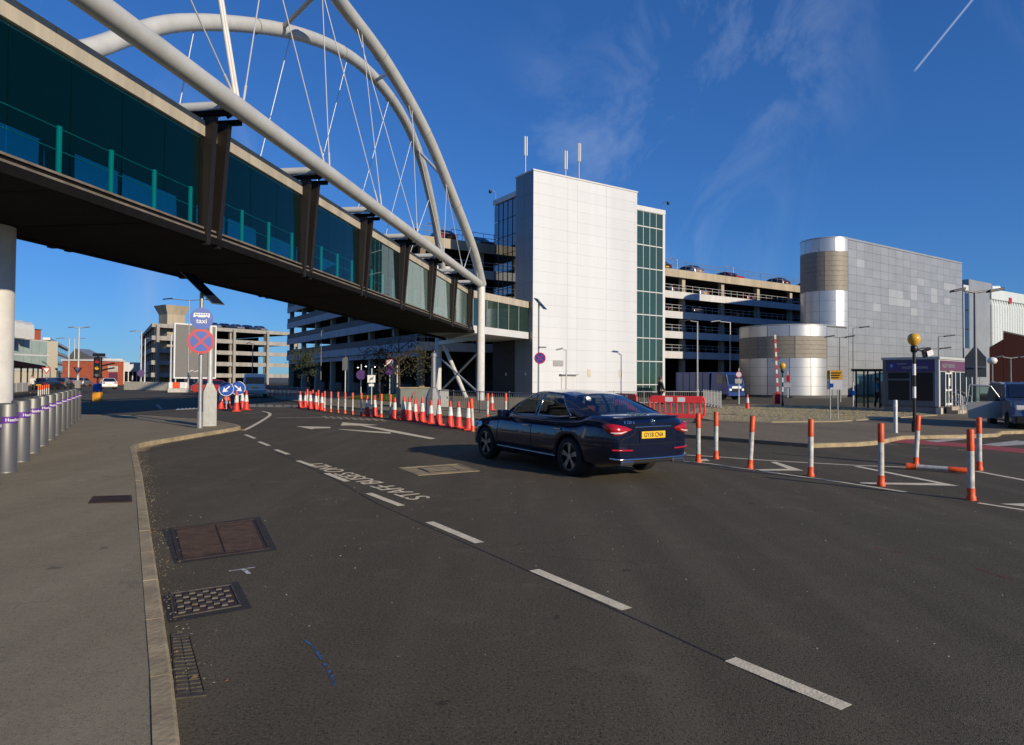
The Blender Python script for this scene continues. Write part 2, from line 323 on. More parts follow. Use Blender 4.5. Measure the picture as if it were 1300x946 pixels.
    def torus(s, c, nrm, Rr, r, n=28, k=8, a0=0, a1=2*math.pi):
        c = Vector(c); nrm = Vector(nrm).normalized(); u = nrm.orthogonal().normalized(); w = nrm.cross(u); V = []
        for i in range(n):
            a = 2*math.pi*i/n; d = math.cos(a)*u+math.sin(a)*w
            V += [c+d*(Rr+r*math.cos(2*math.pi*j/k))+nrm*r*math.sin(2*math.pi*j/k) for j in range(k)]
        return s.add(V, [(i*k+j, ((i+1)%n)*k+j, ((i+1)%n)*k+(j+1)%k, i*k+(j+1)%k) for i in range(n) for j in range(k)], True)
    def ring(s, c, nrm, r0, r1, th, n=32):
        c = Vector(c); nrm = Vector(nrm).normalized(); u = nrm.orthogonal().normalized(); w = nrm.cross(u)
        P = lambda r, h: [c+nrm*h+r*(math.cos(2*math.pi*i/n)*u+math.sin(2*math.pi*i/n)*w) for i in range(n)]
        V = P(r0, 0)+P(r1, 0)+P(r0, th)+P(r1, th); F = []
        for i in range(n):
            j = (i+1) % n
            F += [(2*n+i, 3*n+i, 3*n+j, 2*n+j), (n+i, n+j, 3*n+j, 3*n+i), (j, i, 2*n+i, 2*n+j), (i, j, n+j, n+i)]
        return s.add(V, F)
    def mesh(s, name):
        me = bpy.data.meshes.new(name); me.from_pydata([tuple(v) for v in s.v], [], s.f); me.update()
        me.polygons.foreach_set('use_smooth', s.sm); return me
    def build(s, name, mat, parent=None, world=False, bevel=0):
        if world and parent is not None:
            inv = WM[parent.name].inverted(); s.v = [inv @ v for v in s.v]
        me = s.mesh(name); return link(name, me, mat, parent, bevel)
WM = {}
def link(name, me, mat, parent=None, bevel=0):
    if mat and not me.materials: me.materials.append(MATS[mat] if isinstance(mat, str) else mat)
    o = bpy.data.objects.new(name, me); COL.objects.link(o)
    if parent is not None: o.parent = parent
    if bevel:
        b = o.modifiers.new('bevel', 'BEVEL'); b.width = bevel; b.segments = 2; b.limit_method = 'ANGLE'
    WM[o.name] = (WM[parent.name].copy() if parent is not None else Matrix.Identity(4))
    return o
def tag(o, label, cat=None, group=None, kind=None):
    o['label'] = label
    if cat: o['category'] = cat
    if group: o['group'] = group
    if kind: o['kind'] = kind
    return o
def thing(name, label, cat, loc=(0,0,0), rotz=0, group=None):
    o = bpy.data.objects.new(name, None); COL.objects.link(o); o.empty_display_size = .2
    o.location = loc; o.rotation_euler = (0, 0, rotz); tag(o, label, cat, group)
    WM[o.name] = Matrix.Translation(Vector(loc)) @ Matrix.Rotation(rotz, 4, 'Z'); return o
KIDS = {}
def dup(root, loc=None, rotz=None, label=None, group=None, tilt=None):
    def rec(o, par):
        c = o.copy(); COL.objects.link(c)
        if par is not None: c.parent = par
        for ch in o.children: rec(ch, c)
        return c
    r = rec(root, None)
    if loc is not None: r.location = loc
    if rotz is not None: r.rotation_euler = (0, 0, rotz)
    if tilt: r.rotation_euler = tilt
    if label: r['label'] = label
    if group: r['group'] = group
    return r
def struct(o, label, cat): o['kind'] = 'structure'; o['label'] = label; o['category'] = cat; return o
def text(name, body, size, mat, parent, o, xdir, ydir, extrude=.002, align='LEFT', sx=1.0, bold=0, world=False):
    c = bpy.data.curves.new('t', 'FONT'); c.body = body; c.size = size; c.extrude = extrude; c.align_x = align; c.offset = bold
    t = bpy.data.objects.new('t', c); COL.objects.link(t)
    bpy.context.view_layer.update()
    me = bpy.data.meshes.new_from_object(t.evaluated_get(bpy.context.evaluated_depsgraph_get()))
    bpy.data.objects.remove(t); bpy.data.curves.remove(c)
    xd = Vector(xdir).normalized()*sx; yd = Vector(ydir).normalized(); zd = Vector(xdir).normalized().cross(yd)
    Mx = Matrix(((xd.x, yd.x, zd.x, o[0]), (xd.y, yd.y, zd.y, o[1]), (xd.z, yd.z, zd.z, o[2]), (0,0,0,1)))
    me.transform(Mx); me.name = name
    if world: me.transform(WM[parent.name].inverted())
    return link(name, me, mat, parent)
def V2(v): return Vector((v[0], v[1]))
def lerp(a, b, t): return a+(b-a)*t
# ================================================================== ground, road, pavements
gm = MB(); gm.sheet([(-6000,-6000),(6000,-6000),(6000,6000),(-6000,6000)], -0.06)
struct(gm.build('ground', 'ground'), 'flat dull ground reaching out to the horizon', 'ground')
rm = MB(); rm.sheet([(-160,-40),(170,-40),(170,230),(-160,230)], 0.0)
road = struct(rm.build('road', 'asphalt'), 'worn dark asphalt roadway with patched surface', 'road')
def strip(pts, w, z, name, mat, parent=road):          # painted strip along world xy points
    pts = [V2(p) for p in pts]; m = MB(); n = len(pts); Lp, Rp = [], []
    for i, p in enumerate(pts):
        d = (pts[min(i+1, n-1)]-pts[max(i-1, 0)]).normalized(); nn = Vector((-d.y, d.x))*w/2
        Lp.append(p+nn); Rp.append(p-nn)
    m.add([(*p, z) for p in Rp]+[(*p, z) for p in Lp], [(i, i+1, n+i+1, n+i) for i in range(n-1)])
    return m.build(name, mat, parent)
def mark(pxs, z, name, mat, parent=road):
    return MB().sheet([G(x, y, z) for x, y in pxs], z).build(name, mat, parent)
Z1, Z2 = .004, .008
def offs(p, q): d = (V2(q)-V2(p)).normalized(); return Vector((-d.y, d.x))
def kerb_run(pts, parent, z0=-.05, z1=.105, inside=1, length=.92, w=.085, name='kerb_stone', lip=.02):
    for a, b in zip(pts[:-1], pts[1:]):
        a, b = V2(a), V2(b); Lg = (b-a).length; k = max(1, round(Lg/length)); n = offs(a, b)*inside
        for i in range(k):
            p = lerp(a, b, i/k+.0008); q = lerp(a, b, (i+1)/k-.0008); e = random.uniform(-.001, .001); h = z1+random.uniform(-.002, .002)
            ch = .018
            A, B = p-n*(lip+e), q-n*(lip+e); C, D = q+n*w, p+n*w
            m = MB(); A2, B2 = A+n*ch, B+n*ch
            vs = [(*A,z0),(*B,z0),(*C,z0),(*D,z0),(*A,h-ch),(*B,h-ch),(*B2,h),(*A2,h),(*C,h),(*D,h)]
            fs = [(0,1,5,4),(4,5,6,7),(7,6,8,9),(1,2,8,6,5),(3,0,4,7,9),(2,3,9,8),(3,2,1,0)]
            if inside < 0: fs = [f[::-1] for f in fs]
            m.add(vs, fs); m.build(name, 'kerb', parent)
KP = [Vector((2.35, -4)), G(214,857,.1), G(178.6,600,.1), G(170.5,568,.1), G(176,563.5,.1), G(196,559.5,.1), G(300,542.8,.1), G(304.5,541,.1), G(300,539,.1), G(272,533.5,.1), G(180,527.5,.1), G(92,526.5,.1)]
lf = [Vector((-21, 31.5)), Vector((-11.0, 13.2)), Vector((-1.9, -4))]
pm = MB(); pm.prism([V2(p) for p in KP]+[V2(p) for p in lf], -.05, .098)
pave = struct(pm.build('pavement', 'paving'), 'worn asphalt pavement with a row of steel bollards', 'pavement')
kerb_run(KP, pave, inside=1)
kerb_run(lf, pave, inside=1, length=3)
# right-hand footway and verge
RK = [G(690,535.5,.1), G(800,546,.1), G(890,553,.1), G(960,558.5,.1), G(1030,563.5,.1), G(1090,561.8,.1), G(1118,559.5,.1), G(1131,556.3,.1), G(1146,553.5,.1)]
RB = [G(1238,552,.1), G(1266,550.5,.1), G(1272,547.5,.1), G(1330,546,.1), Vector((46, 24.5)), Vector((46, 41)), G(1100,520,.1), G(1000,514.3,.1), G(880,513.5,.1), G(690,514,.1)]
fm = MB(); fm.prism([V2(p) for p in RK+RB], -.05, .098)
foot = struct(fm.build('footway', 'island_paving'), 'patched asphalt footway in front of the valet kiosk', 'pavement')
kerb_run(RK[4:], foot, inside=1); kerb_run([RK[-1]]+RB[:4], foot, inside=1, length=2); kerb_run([RB[5], RB[6], RB[7], RB[8]], foot, inside=1, length=2.5)
vm = MB(); VP = [G(885,517.5,.14), G(960,514.5,.14), G(1040,514.5,.14), G(1112,518.5,.14), G(1190,526.5,.14), G(1128,530.5,.14), G(1060,534.5,.14), G(980,535.2,.14), G(900,532.5,.14), G(868,527.5,.14)]
vm.prism([V2(p) for p in VP], .05, .135)
verge = struct(vm.build('verge', 'verge'), 'dry bare verge of trodden straw coloured earth', 'verge')
# far footway under the bridge portal (behind the guard rail)
FK = [G(395,512.5,.1), G(450,517,.1), G(500,522,.1), G(545,526,.1), G(600,530.5,.1), G(640,533.5,.1), G(688,535.4,.1)]
FB = [G(688,514,.1), Vector((8, 56)), Vector((-8, 62)), Vector((-30, 90)), Vector((-34, 84))]
f2 = MB(); f2.prism([V2(p) for p in FK+FB], -.05, .098)
plaza = struct(f2.build('plaza', 'paving'), 'paved forecourt under the bridge portal behind the guard rail', 'pavement')
kerb_run(FK, plaza, inside=1, length=1.6)
gv = MB(); gv.prism([V2(G(x, y, .13)) for x, y in ((440,507),(470,507.5),(500,509.5),(548,508),(540,502),(500,499.5),(455,500.5))], .05, .13)
lawn = struct(gv.build('lawn', 'grass_green'), 'small green lawn beside the grey service cabinet', 'lawn')
# median of the chevron island is only paint: markings follow
for a, b in (((678,724),(796,774)), ((545,663),(609,689.5)), ((468,626.5),(510,642.5)), ((414.5,601),(441,611.5)), ((378,585),(398,592)), ((350,571),(366,577)), ((329,561),(341.5,566)), ((311.5,552),(323.5,556.8)), ((927,837.5),(1075,899))):
    strip([G(*a), G(*b)], .105, Z1, 'lane_dash', 'paint')
strip([G(480,640), G(560,676), G(700,738), G(870,815), G(1010,880)], .014, .003, 'tar_joint', 'tar')
strip([G(344,571), G(420,606), G(480,640)], .02, .003, 'tar_joint', 'tar')
cv = [(310,546.5),(318,542.5),(328,537),(337,531.5),(342,528),(343,525.5),(340,523.8),(333,522.3)]
strip([G(*p) for p in cv], .13, Z1, 'edge_line', 'paint')
strip([G(308,525.6), G(331,524.2)], .12, Z1, 'edge_line', 'paint_worn')
strip([G(350,530.6), G(410,530.0)], .3, Z1, 'edge_line', 'paint_worn')
def poly_mark(pxs, name='arrow_marking', mat='paint'): return mark(pxs, Z1, name, mat)
poly_mark([(376,541.2),(396,545),(400,544),(420,543.6),(419,541.9)])
poly_mark([(432.5,540.3),(435,536.2),(457,537.8),(480,539.6),(470,540.0),(462,539.8),(500,546.3),(553,556.6),(547,557.6),(497,548.6),(458,540.6),(445,540.2)])
poly_mark([(428,545.0),(436,545.0),(496,548.8),(496,550.6),(470,548.8)])
for x in range(9):
    poly_mark([(408+x*9, 528.4+x*.45),(413+x*9, 528.2+x*.45),(419+x*9, 531+x*.45),(414+x*9, 531.3+x*.45)], 'worn_lettering', 'paint_worn')
for x in range(7): poly_mark([(316+x*11, 513.4+x*.25),(324+x*11, 513.3+x*.25),(327+x*11, 516.4+x*.2),(317+x*11, 516.6+x*.2)], 'give_way_tooth', 'paint_worn')
for x in range(6): poly_mark([(223+x*5, 520.6-x*.25),(226.5+x*5, 517.6-x*.2),(229+x*5, 520.2-x*.25)], 'give_way_tooth', 'paint')
strip([G(199,513.5), G(205,519.5)], .15, Z1, 'lane_dash', 'paint_worn')
o = G(549,632.5); tdir = (G(396,587.5)-G(541,634.5)); tdir.z = 0; tdir.normalize()
text('road_lettering', 'STAFF BUSES ONLY', .49, 'paint', road, (o.x, o.y, Z1), tdir, (-tdir.y, tdir.x, 0), extrude=.0008, sx=1.12)
# chevron island
strip([G(860,577.3), G(908,580), G(978,585), G(1090,591.2), G(1150,593.4)], .10, Z1, 'edge_line', 'paint')
strip([G(1238,598.2), G(1300,609.8), G(1420,634)], .11, Z1, 'edge_line', 'paint')
strip([G(866,585.5), G(900,588.8), G(980,600), G(1066,612), G(1150,625)], .085, Z1, 'edge_line', 'paint')
strip([G(1242,638.8), G(1300,647.8), G(1420,668)], .09, Z1, 'edge_line', 'paint')
poly_mark([(978,586.6),(985,586.2),(1020,597.4),(956,597.6),(956,596),(1000,595.2)], 'chevron')
poly_mark([(1083,592),(1091,591.9),(1217,616.8),(1092,614.3),(1092,612.5),(1190,613.4)], 'chevron')
poly_mark([(886,583.5),(896,582.4),(901,585.1),(880,586.3)], 'chevron')
poly_mark([(1270,639.6),(1330,638.5),(1420,656),(1360,650)], 'chevron')
strip([G(1000,566.5), G(1046,567.2)], .1, Z1, 'lane_dash', 'paint_worn')
strip([G(1123,563.5), G(1141,565.2)], .1, Z1, 'lane_dash', 'paint_worn'); strip([G(1166,567.8), G(1190,569.3)], .1, Z1, 'lane_dash', 'paint_worn'); strip([G(1215,571), G(1228,572.3)], .1, Z1, 'lane_dash', 'paint_worn')
# red crossing approach and zebra stripes
mark([(1122,557.6),(1151,557),(1232,563.3),(1300,569.8),(1500,590),(1500,598),(1300,575.6),(1229,568.2),(1131,561.2)], .003, 'red_surfacing', 'red_asphalt')
poly_mark([(1174,559.6),(1220,555.8),(1234,556.8),(1191,561.4)], 'zebra_stripe', 'paint_zebra')
poly_mark([(1246,564.4),(1290,559.3),(1330,562.5),(1268,566.6)], 'zebra_stripe', 'paint_zebra')
poly_mark([(1310,572.5),(1350,566),(1390,569),(1345,576)], 'zebra_stripe', 'paint_zebra')
# survey marks sprayed on the road
strip([G(290,725.5), G(307,723), G(324,720.5)], .022, .003, 'survey_mark', 'chalk'); strip([G(308,722.5), G(313,726), G(316,729)], .035, .0035, 'survey_mark', 'chalk')
M('spray_blue', (.05, .12, .27), .8, var=.5, vscale=25); chip('spray_blue', .50); M('spray_red', (.20, .02, .02), .8); chip('spray_red', .46)
strip([G(386,813), G(397,821), G(409,838), G(420,857), G(425,872)], .02, .003, 'survey_mark', 'spray_blue')
for (x, y, w, a) in ((940,690,.10,.3),(800,640,.09,1.2),(760,690,.07,2.0)):
    pass
for (x0, y0), (x1, y1) in (((1018,674),(1040,678)),((1110,696),(1150,703)),((1180,708),(1215,714)),((1240,722),(1290,738))): strip([G(x0, y0), G(x1, y1)], .03, .003, 'survey_mark', 'spray_red')
# tar patches and repairs
def patch(pxs, mat='tar', z=.0022): return mark(pxs, z, 'road_patch', mat)
patch([(206,672),(330,656),(352,698),(222,716)]); patch([(205,757),(302,738),(320,772),(214,791)])
asphalt('asphalt_new', (.040, .038, .036), (.055, .05, .046), (.06, .056, .05), False)
#patch([(1020,676),(1180,690),(1320,722),(1330,752),(1100,712)], 'asphalt_new', .0018)
#patch([(640,566),(860,592),(800,600),(620,575)], 'asphalt_new', .0018)
# ------------------------------------------------------------------ iron covers
def bil(q, u, v): return (q[0]*(1-u)+q[1]*u)*(1-v)+(q[3]*(1-u)+q[2]*u)*v
def cell(m, q, u0, u1, v0, v1, z0, z1, ch=0.0):
    P = [bil(q, u0, v0), bil(q, u1, v0), bil(q, u1, v1), bil(q, u0, v1)]; c = sum(P, Vector((0,0,0)))/4
    T = [lerp(p, c, ch) for p in P]
    ar = (P[1]-P[0]).cross(P[2]-P[1]).z
    if ar < 0: P, T = P[::-1], T[::-1]
    m.add([(p.x, p.y, z0) for p in P]+[(p.x, p.y, z1) for p in T], [(4,5,6,7),(0,1,5,4),(1,2,6,5),(2,3,7,6),(3,0,4,7)])
def cover(name, label, pxs, z, pattern, matf, matp, fw=.05):
    q = [G(x, y, z) for x, y in pxs]; c = sum(q, Vector((0,0,0)))/4; c.z = z
    t = thing(name, label, 'manhole cover', c)
    for u0, u1, v0, v1 in ((0,1,0,fw),(0,1,1-fw,1),(0,fw*.7,fw,1-fw),(1-fw*.7,1,fw,1-fw)):
        m = MB(); cell(m, q, u0, u1, v0, v1, z-.02, z+.008); m.build('frame_bar', matf, t, True)
    pattern(t, q, z, matp); return t
def ridged(t, q, z, mat):
    for k in range(2):
        u0, u1 = .05+k*.45, .05+(k+1)*.45-.006
        m = MB(); cell(m, q, u0, u1, .06, .94, z-.02, z+.005); pl = m.build('plate', mat, t, True)
        r_ = MB(); n = 34
        for i in range(n): cell(r_, q, u0+.01, u1-.01, .08+.85*i/n, .08+.85*(i+.55)/n, z+.004, z+.009, .0)
        r_.build('tread_ridges', mat, pl, True)
def blocks(t, q, z, mat):
    m = MB(); cell(m, q, .04, .96, .06, .94, z-.02, z+.003); m.build('plate', 'iron_rust', t, True)
    for i in range(8):
        for j in range(7):
            if (i+j) % 2 == 0:
                m = MB(); cell(m, q, .08+i*.106, .08+i*.106+.098, .10+j*.117, .10+j*.117+.095, z+.002, z+.012, .12); m.build('tread_block', mat, t, True)
def bars(t, q, z, mat):
    m = MB(); cell(m, q, .04, .96, .03, .97, z-.02, z-.004); m.build('pit', 'black', t, True)
    for i in range(16):
        m = MB(); cell(m, q, .06, .47, .05+i*.057, .05+i*.057+.03, z-.01, z+.006, .03); m.build('grate_bar', mat, t, True)
        m = MB(); cell(m, q, .53, .94, .05+i*.057, .05+i*.057+.03, z-.01, z+.006, .03); m.build('grate_bar', mat, t, True)
def slabs(t, q, z, mat):
    m = MB(); cell(m, q, .05, .95, .06, .94, z-.02, z+.004); m.build('surround', mat, t, True)
    m = MB(); cell(m, q, .24, .76, .22, .78, z+.002, z+.010); m.build('frame_bar', 'tar', t, True)
    for k in range(2):
        m = MB(); cell(m, q, .27+k*.235, .27+k*.235+.225, .28, .72, z+.003, z+.014); m.build('plate', mat, t, True)
cover('manhole_cover', 'large rusty ridged triple manhole cover set in the road near the kerb', ((216,671.5),(325,658.5),(343,697),(226,713)), 0, ridged, 'iron_rust', 'iron_rust', .035)
cover('manhole_cover', 'smaller manhole cover with raised tread blocks beside the kerb', ((215,753.5),(294,742),(306.5,769.5),(219.5,785)), 0, blocks, 'iron', 'iron', .04)
cover('gully_grate', 'slotted iron gully grate against the kerb face', ((217,806.5),(240,804.5),(262,884),(223,888)), 0, bars, 'iron', 'iron', .05)
cover('manhole_cover', 'concrete framed inspection cover in the lane beside the painted lettering', ((505,594.2),(582,589),(609,598.3),(531,604)), 0, slabs, 'concrete_frame', 'concrete_frame', .05)
cover('manhole_cover', 'small rusty cover sunk in the pavement by the kerb', ((112,639.5),(118,630.5),(167,629),(168,637.5)), .1, ridged, 'iron_rust', 'iron_rust', .05)
# dry grass on the verge and the lawn
def tufts(name, polypx, z, n, h, mat, label, sp=.0):
    P = [V2(G(x, y, z)) for x, y in polypx]; xs = [p.x for p in P]; ys = [p.y for p in P]
    def inside(p):
        c = False; j = len(P)-1
        for i in range(len(P)):
            if (P[i].y > p.y) != (P[j].y > p.y) and p.x < (P[j].x-P[i].x)*(p.y-P[i].y)/(P[j].y-P[i].y)+P[i].x: c = not c
            j = i
        return c
    m = MB(); k = 0
    while k < n:
        p = Vector((random.uniform(min(xs), max(xs)), random.uniform(min(ys), max(ys))))
        if not inside(p): continue
        k += 1; hh = h*random.uniform(.3, 1.2)*(1.8 if random.random() < .06 else 1)
        for _ in range(3):
            a = random.uniform(0, 6.28); w = random.uniform(.006, .02); d = Vector((math.cos(a), math.sin(a))); e = Vector((random.gauss(0,.5), random.gauss(0,.5)))*hh
            b = p+Vector((random.gauss(0,.03), random.gauss(0,.03)))
            m.add([(*(b-d*w), z-.005), (*(b+d*w), z-.005), (*(b+e), z+hh)], [(0,1,2)])
    return tag(m.build(name, mat), label, 'grass', kind='stuff')
tufts('dry_grass', ((890,518),(960,515.5),(1040,515.5),(1108,519.5),(1180,526.5),(1125,529.5),(1060,533.5),(980,534.2),(905,531.5)), .135, 4500, .035, 'grass_dry', 'sparse dry grass tufts on the bare verge')
tufts('lawn_grass', ((444,506.5),(470,507),(500,508.8),(544,507.5),(538,502.5),(500,500),(458,501)), .13, 5000, .10, 'grass_green', 'short green grass on the lawn by the cabinet')

# grit, dead leaves and litter gathered against the kerb
def litter(name, mat, label, n, spread, s0, s1, seed):
    rg = random.Random(seed); m = MB(); run = KP[1:8]
    for _ in range(n):
        k = rg.randrange(len(run)-1); a, b = V2(run[k]), V2(run[k+1]); p = lerp(a, b, rg.random()); nn = offs(a, b); q = p-nn*(.03+abs(rg.gauss(0, spread))); s = rg.uniform(s0, s1); an = rg.uniform(0, 6.28); c, d = math.cos(an)*s, math.sin(an)*s
        h = rg.uniform(.3, .8)*s
        m.add([(q.x+c, q.y+d, .002), (q.x-d*.6, q.y+c*.6, .002), (q.x-c, q.y-d, .002+h*.4), (q.x+d*.6, q.y-c*.6, .002), (q.x, q.y, .002+h)], [(0,1,4),(1,2,4),(2,3,4),(3,0,4)])
    return tag(m.build(name, mat), label, 'litter', kind='stuff')
M('grit', (.22, .19, .14), .9, var=.4, vscale=20); M('dead_leaf', (.20, .11, .035), .8, var=.5, vscale=15)
litter('grit', 'grit', 'fine grit gathered along the foot of the kerb', 2600, .10, .004, .012, 3)
litter('dead_leaves', 'dead_leaf', 'scattered small dead leaves in the gutter', 90, .18, .012, .028, 5)
# trench repairs
asphalt('asphalt_old', (.085, .073, .056), (.105, .09, .068), (.125, .107, .08), False); asphalt('asphalt_dark', (.052, .045, .036), (.068, .058, .045), (.08, .068, .052), False)
#patch([(600,640),(905,668),(890,690),(590,656)], 'asphalt_dark', .0018)
#patch([(905,648),(1080,676),(1300,716),(1300,730),(1065,690),(900,658)], 'asphalt_old', .0016)
#patch([(330,640),(440,700),(420,715),(308,652)], 'asphalt_dark', .0017)

rg = random.Random(11); m = MB()
for _ in range(420):
    q = Vector((rg.uniform(-4, 9), rg.uniform(4, 16))); s_ = rg.uniform(.004, .012); an = rg.uniform(0, 6.28); c, d = math.cos(an)*s_, math.sin(an)*s_*.7
    m.add([(q.x+c, q.y+d, .001), (q.x-d, q.y+c, .001), (q.x-c, q.y-d, .001), (q.x+d, q.y-c, .001), (q.x, q.y, .001+s_*.5)], [(0,1,4),(1,2,4),(2,3,4),(3,0,4)])
M('pale_grit', (.42, .40, .34), .9); tag(m.build('loose_chippings', 'pale_grit'), 'pale loose chippings scattered over the carriageway', 'gravel', kind='stuff')
# ================================================================== footbridge
AX = Vector((.1445, .9895)); NX = Vector((.9895, -.1445))
def BP(Y, o, z): p = Vector((-10.38+.146*Y, Y))+NX*o; return Vector((p.x, p.y, z))
def crom(P, k=10):
    P = [Vector(p) for p in P]; P = [P[0]*2-P[1]]+P+[P[-1]*2-P[-2]]; o = []
    for i in range(1, len(P)-2):
        for j in range(k):
            t = j/k; a, b, c, d = P[i-1:i+3]
            o.append(.5*((2*b)+(c-a)*t+(2*a-5*b+4*c-d)*t*t+(3*b-a-3*c+d)*t**3))
    return o+[P[-2]]
br = thing('footbridge', 'long enclosed footbridge with teal glass slung under twin grey tubular arches', 'bridge', (-3.1, 50, 0))
ZB, ZG0, ZG1, ZT = 5.10, 5.47, 7.72, 8.17
WID = -4.26
def seg(name, mat, Y0, Y1, o0, o1, z0, z1, par=br, Y0f=None, Y1f=None):
    m = MB(); A = BP(Y0, o1, 0); B = BP(Y1, o1, 0); C = BP(Y1f or Y1, o0, 0); D = BP(Y0f or Y0, o0, 0)
    m.prism([V2(A), V2(B), V2(C), V2(D)], z0, z1); return m.build(name, mat, par, True)
YN = 51.0
Y = -6.0; k = 0
while Y < 50:
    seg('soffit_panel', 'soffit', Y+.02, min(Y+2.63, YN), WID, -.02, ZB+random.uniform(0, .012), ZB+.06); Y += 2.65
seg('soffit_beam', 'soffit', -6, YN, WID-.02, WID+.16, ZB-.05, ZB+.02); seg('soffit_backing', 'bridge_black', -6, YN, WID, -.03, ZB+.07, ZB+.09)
seg('deck', 'bridge_floor', -6, YN, WID, -.02, ZG0-.2, ZG0-.03, Y1f=60)
seg('ceiling', 'bridge_ceiling', -6, YN, WID+.05, -.05, ZG1+.0, ZG1+.04, Y1f=60)
Y = -6.0
while Y < YN-.5:
    seg('roof_panel', 'bridge_fascia', Y+.008, min(Y+2.65, YN)-.008, WID-.04, .05, ZG1+.05, ZT); Y += 2.65
seg('gutter', 'bridge_black', -6, YN, .0, .13, ZB-.01, ZB+.17); seg('lower_band', 'bridge_black', -6, YN, -.06, .015, ZB+.17, ZG0)
seg('ledge', 'bridge_ledge', -6, YN, .016, .085, ZB+.19, ZB+.235); seg('ledge', 'bridge_ledge', -6, YN, .016, .06, ZG0-.05, ZG0-.005)
seg('far_fascia', 'bridge_black', -6, 59.5, WID-.06, WID, ZB-.02, ZG0)
FINS = [17.55, 23.0, 28.25, 33.5, 38.8, 44.1, 49.2]
edges = [-6+1.4*i for i in range(42)]
edges = [17.55-.45-1.37*(i) for i in range(17, -1, -1)]
for a, b in zip(FINS[:-1], FINS[1:]): edges += [lerp(a+.42, b-.42, t/3) for t in range(4)]
rail_y = []
for a, b in zip(edges[:-1], edges[1:]):
    if b-a < .7 or a < -5.9: continue
    far = a > 32.5
    seg('glass_pane', 'pale_glass' if far else 'teal_glass', a+.012, b-.012, -.018, -.004, ZG0, ZG1)
    rail_y.append(a)
for Yk in [-5.6+2.8*i for i in range(22)]:
    seg('far_glass_pane', 'teal_glass', Yk, min(Yk+2.78, 59), WID+.02, WID+.034, ZG0, ZG1)
    if Yk > 4: seg('far_mullion', 'bridge_black', Yk-.05, Yk, WID+.0, WID+.1, ZG0, ZG1)
for Yk in rail_y:
    m = MB(); m.cyl(BP(Yk+.06, -.3, ZG0-.03), BP(Yk+.06, -.3, ZG0+1.02), .055, n=8); m.build('handrail_post', 'post_mint', br, True)
for z in (ZG0+.98, ZG0+.55):
    m = MB(); m.cyl(BP(-5, -.3, z), BP(50, -.3, z), .013, n=6); m.build('handrail', 'galv_pale', br, True)
for i, Yf in enumerate(FINS):
    for d, ow, iw in ((-.33, .20, .42), (.33, .12, .46)):
        for side in (0, 1):
            o0 = 0 if side == 0 else WID
            sg = 1 if side == 0 else -1
            m = MB(); Yy = Yf+d*.8; th = .085
            lo, hi = sg*(.13 if d < 0 else .10), sg*(.30 if d < 0 else .36)
            A = [BP(Yy-th, o0-sg*.02, ZB-.06), BP(Yy-th, o0+lo, ZB-.06), BP(Yy-th, o0+hi, ZT+.12), BP(Yy-th, o0-sg*.02, ZT+.12)]
            B = [BP(Yy+th, o0-sg*.02, ZB-.06), BP(Yy+th, o0+lo, ZB-.06), BP(Yy+th, o0+hi, ZT+.12), BP(Yy+th, o0-sg*.02, ZT+.12)]
            m.add(A+B, [(0,1,2,3),(7,6,5,4),(0,4,5,1),(1,5,6,2),(2,6,7,3),(3,7,4,0)] if sg < 0 else [(3,2,1,0),(4,5,6,7),(1,5,4,0),(2,6,5,1),(3,7,6,2),(0,4,7,3)])
            m.build('hanger_frame', 'hanger_brown', br, True)
    seg('joint_seal', 'bridge_black', Yf-.45, Yf+.45, -.05, -.001, ZG0, ZG1)
    for d in (-.33, .33): seg('yoke', 'bridge_black', Yf+d-.07, Yf+d+.07, -.55, .62, ZT+.12, ZT+.24)
    m = MB(); m.cyl(BP(Yf, .74, ZT+.50), BP(Yf, WID-.74, ZT+.50), .13, n=10); m.build('cross_tube', 'steel_paint', br, True)
    for d in (-.33, .33):
        m = MB(); m.cyl(BP(Yf+d, .56, ZT+.22), BP(Yf+d*.6, .74, ZT+.46), .022, n=6); m.build('tie_rod', 'cable', br, True)
        m = MB(); m.cyl(BP(Yf+d, -.45, ZT+.22), BP(Yf+d*.3, .66, ZT+.46), .022, n=6); m.build('tie_rod', 'cable', br, True)
    m = MB(); m.obox(BP(Yf, .55, ZT+.36), (*AX*.03, 0), (*NX*.16, .09), (-.05, 0, .10)); m.build('gusset', 'bridge_black', br, True)
TZ = 8.60
m = MB(); m.cyl(BP(-6, .75, TZ), BP(50, .75, TZ), .25, n=20); m.build('tie_tube', 'steel_paint', br, True)
m = MB(); m.cyl(BP(-6, WID-.75, TZ), BP(59.7, WID-.75, TZ), .25, n=16); m.build('tie_tube', 'steel_paint', br, True)
na = [AT(612,361,50), AT(601,318,46.8), AT(575,250,42.2), AT(540,167,37.6), AT(490,80,33), AT(430,0,28.4)]
def mirror(p, Yc):
    c = -p.x+.146*p.y; y2 = 2*Yc-p.y; return Vector((-c+.146*y2, y2, p.z))
na += [mirror(na[k], 29.6) for k in (4, 3, 2, 1, 0)]
NA = crom(na[:6]+na[6:], 8)
fa = [AT(564,366,59.7), AT(560.5,335,57.2), AT(550,268,52.2), AT(530,190,46.6), AT(500,130,41), AT(450,76,35.5), AT(370,41,29.6), AT(230,29,23.6), AT(100,66,19.6), Vector((-12.9, 16.6, 9.6)), Vector((-13.1, 15.6, 8.6))]
FA = crom(fa, 8)
m = MB(); m.tube(NA, .31, n=20); an = m.build('arch', 'steel_paint', br, True)
m = MB(); m.tube(FA, .30, n=20); af = m.build('arch', 'steel_paint', br, True)
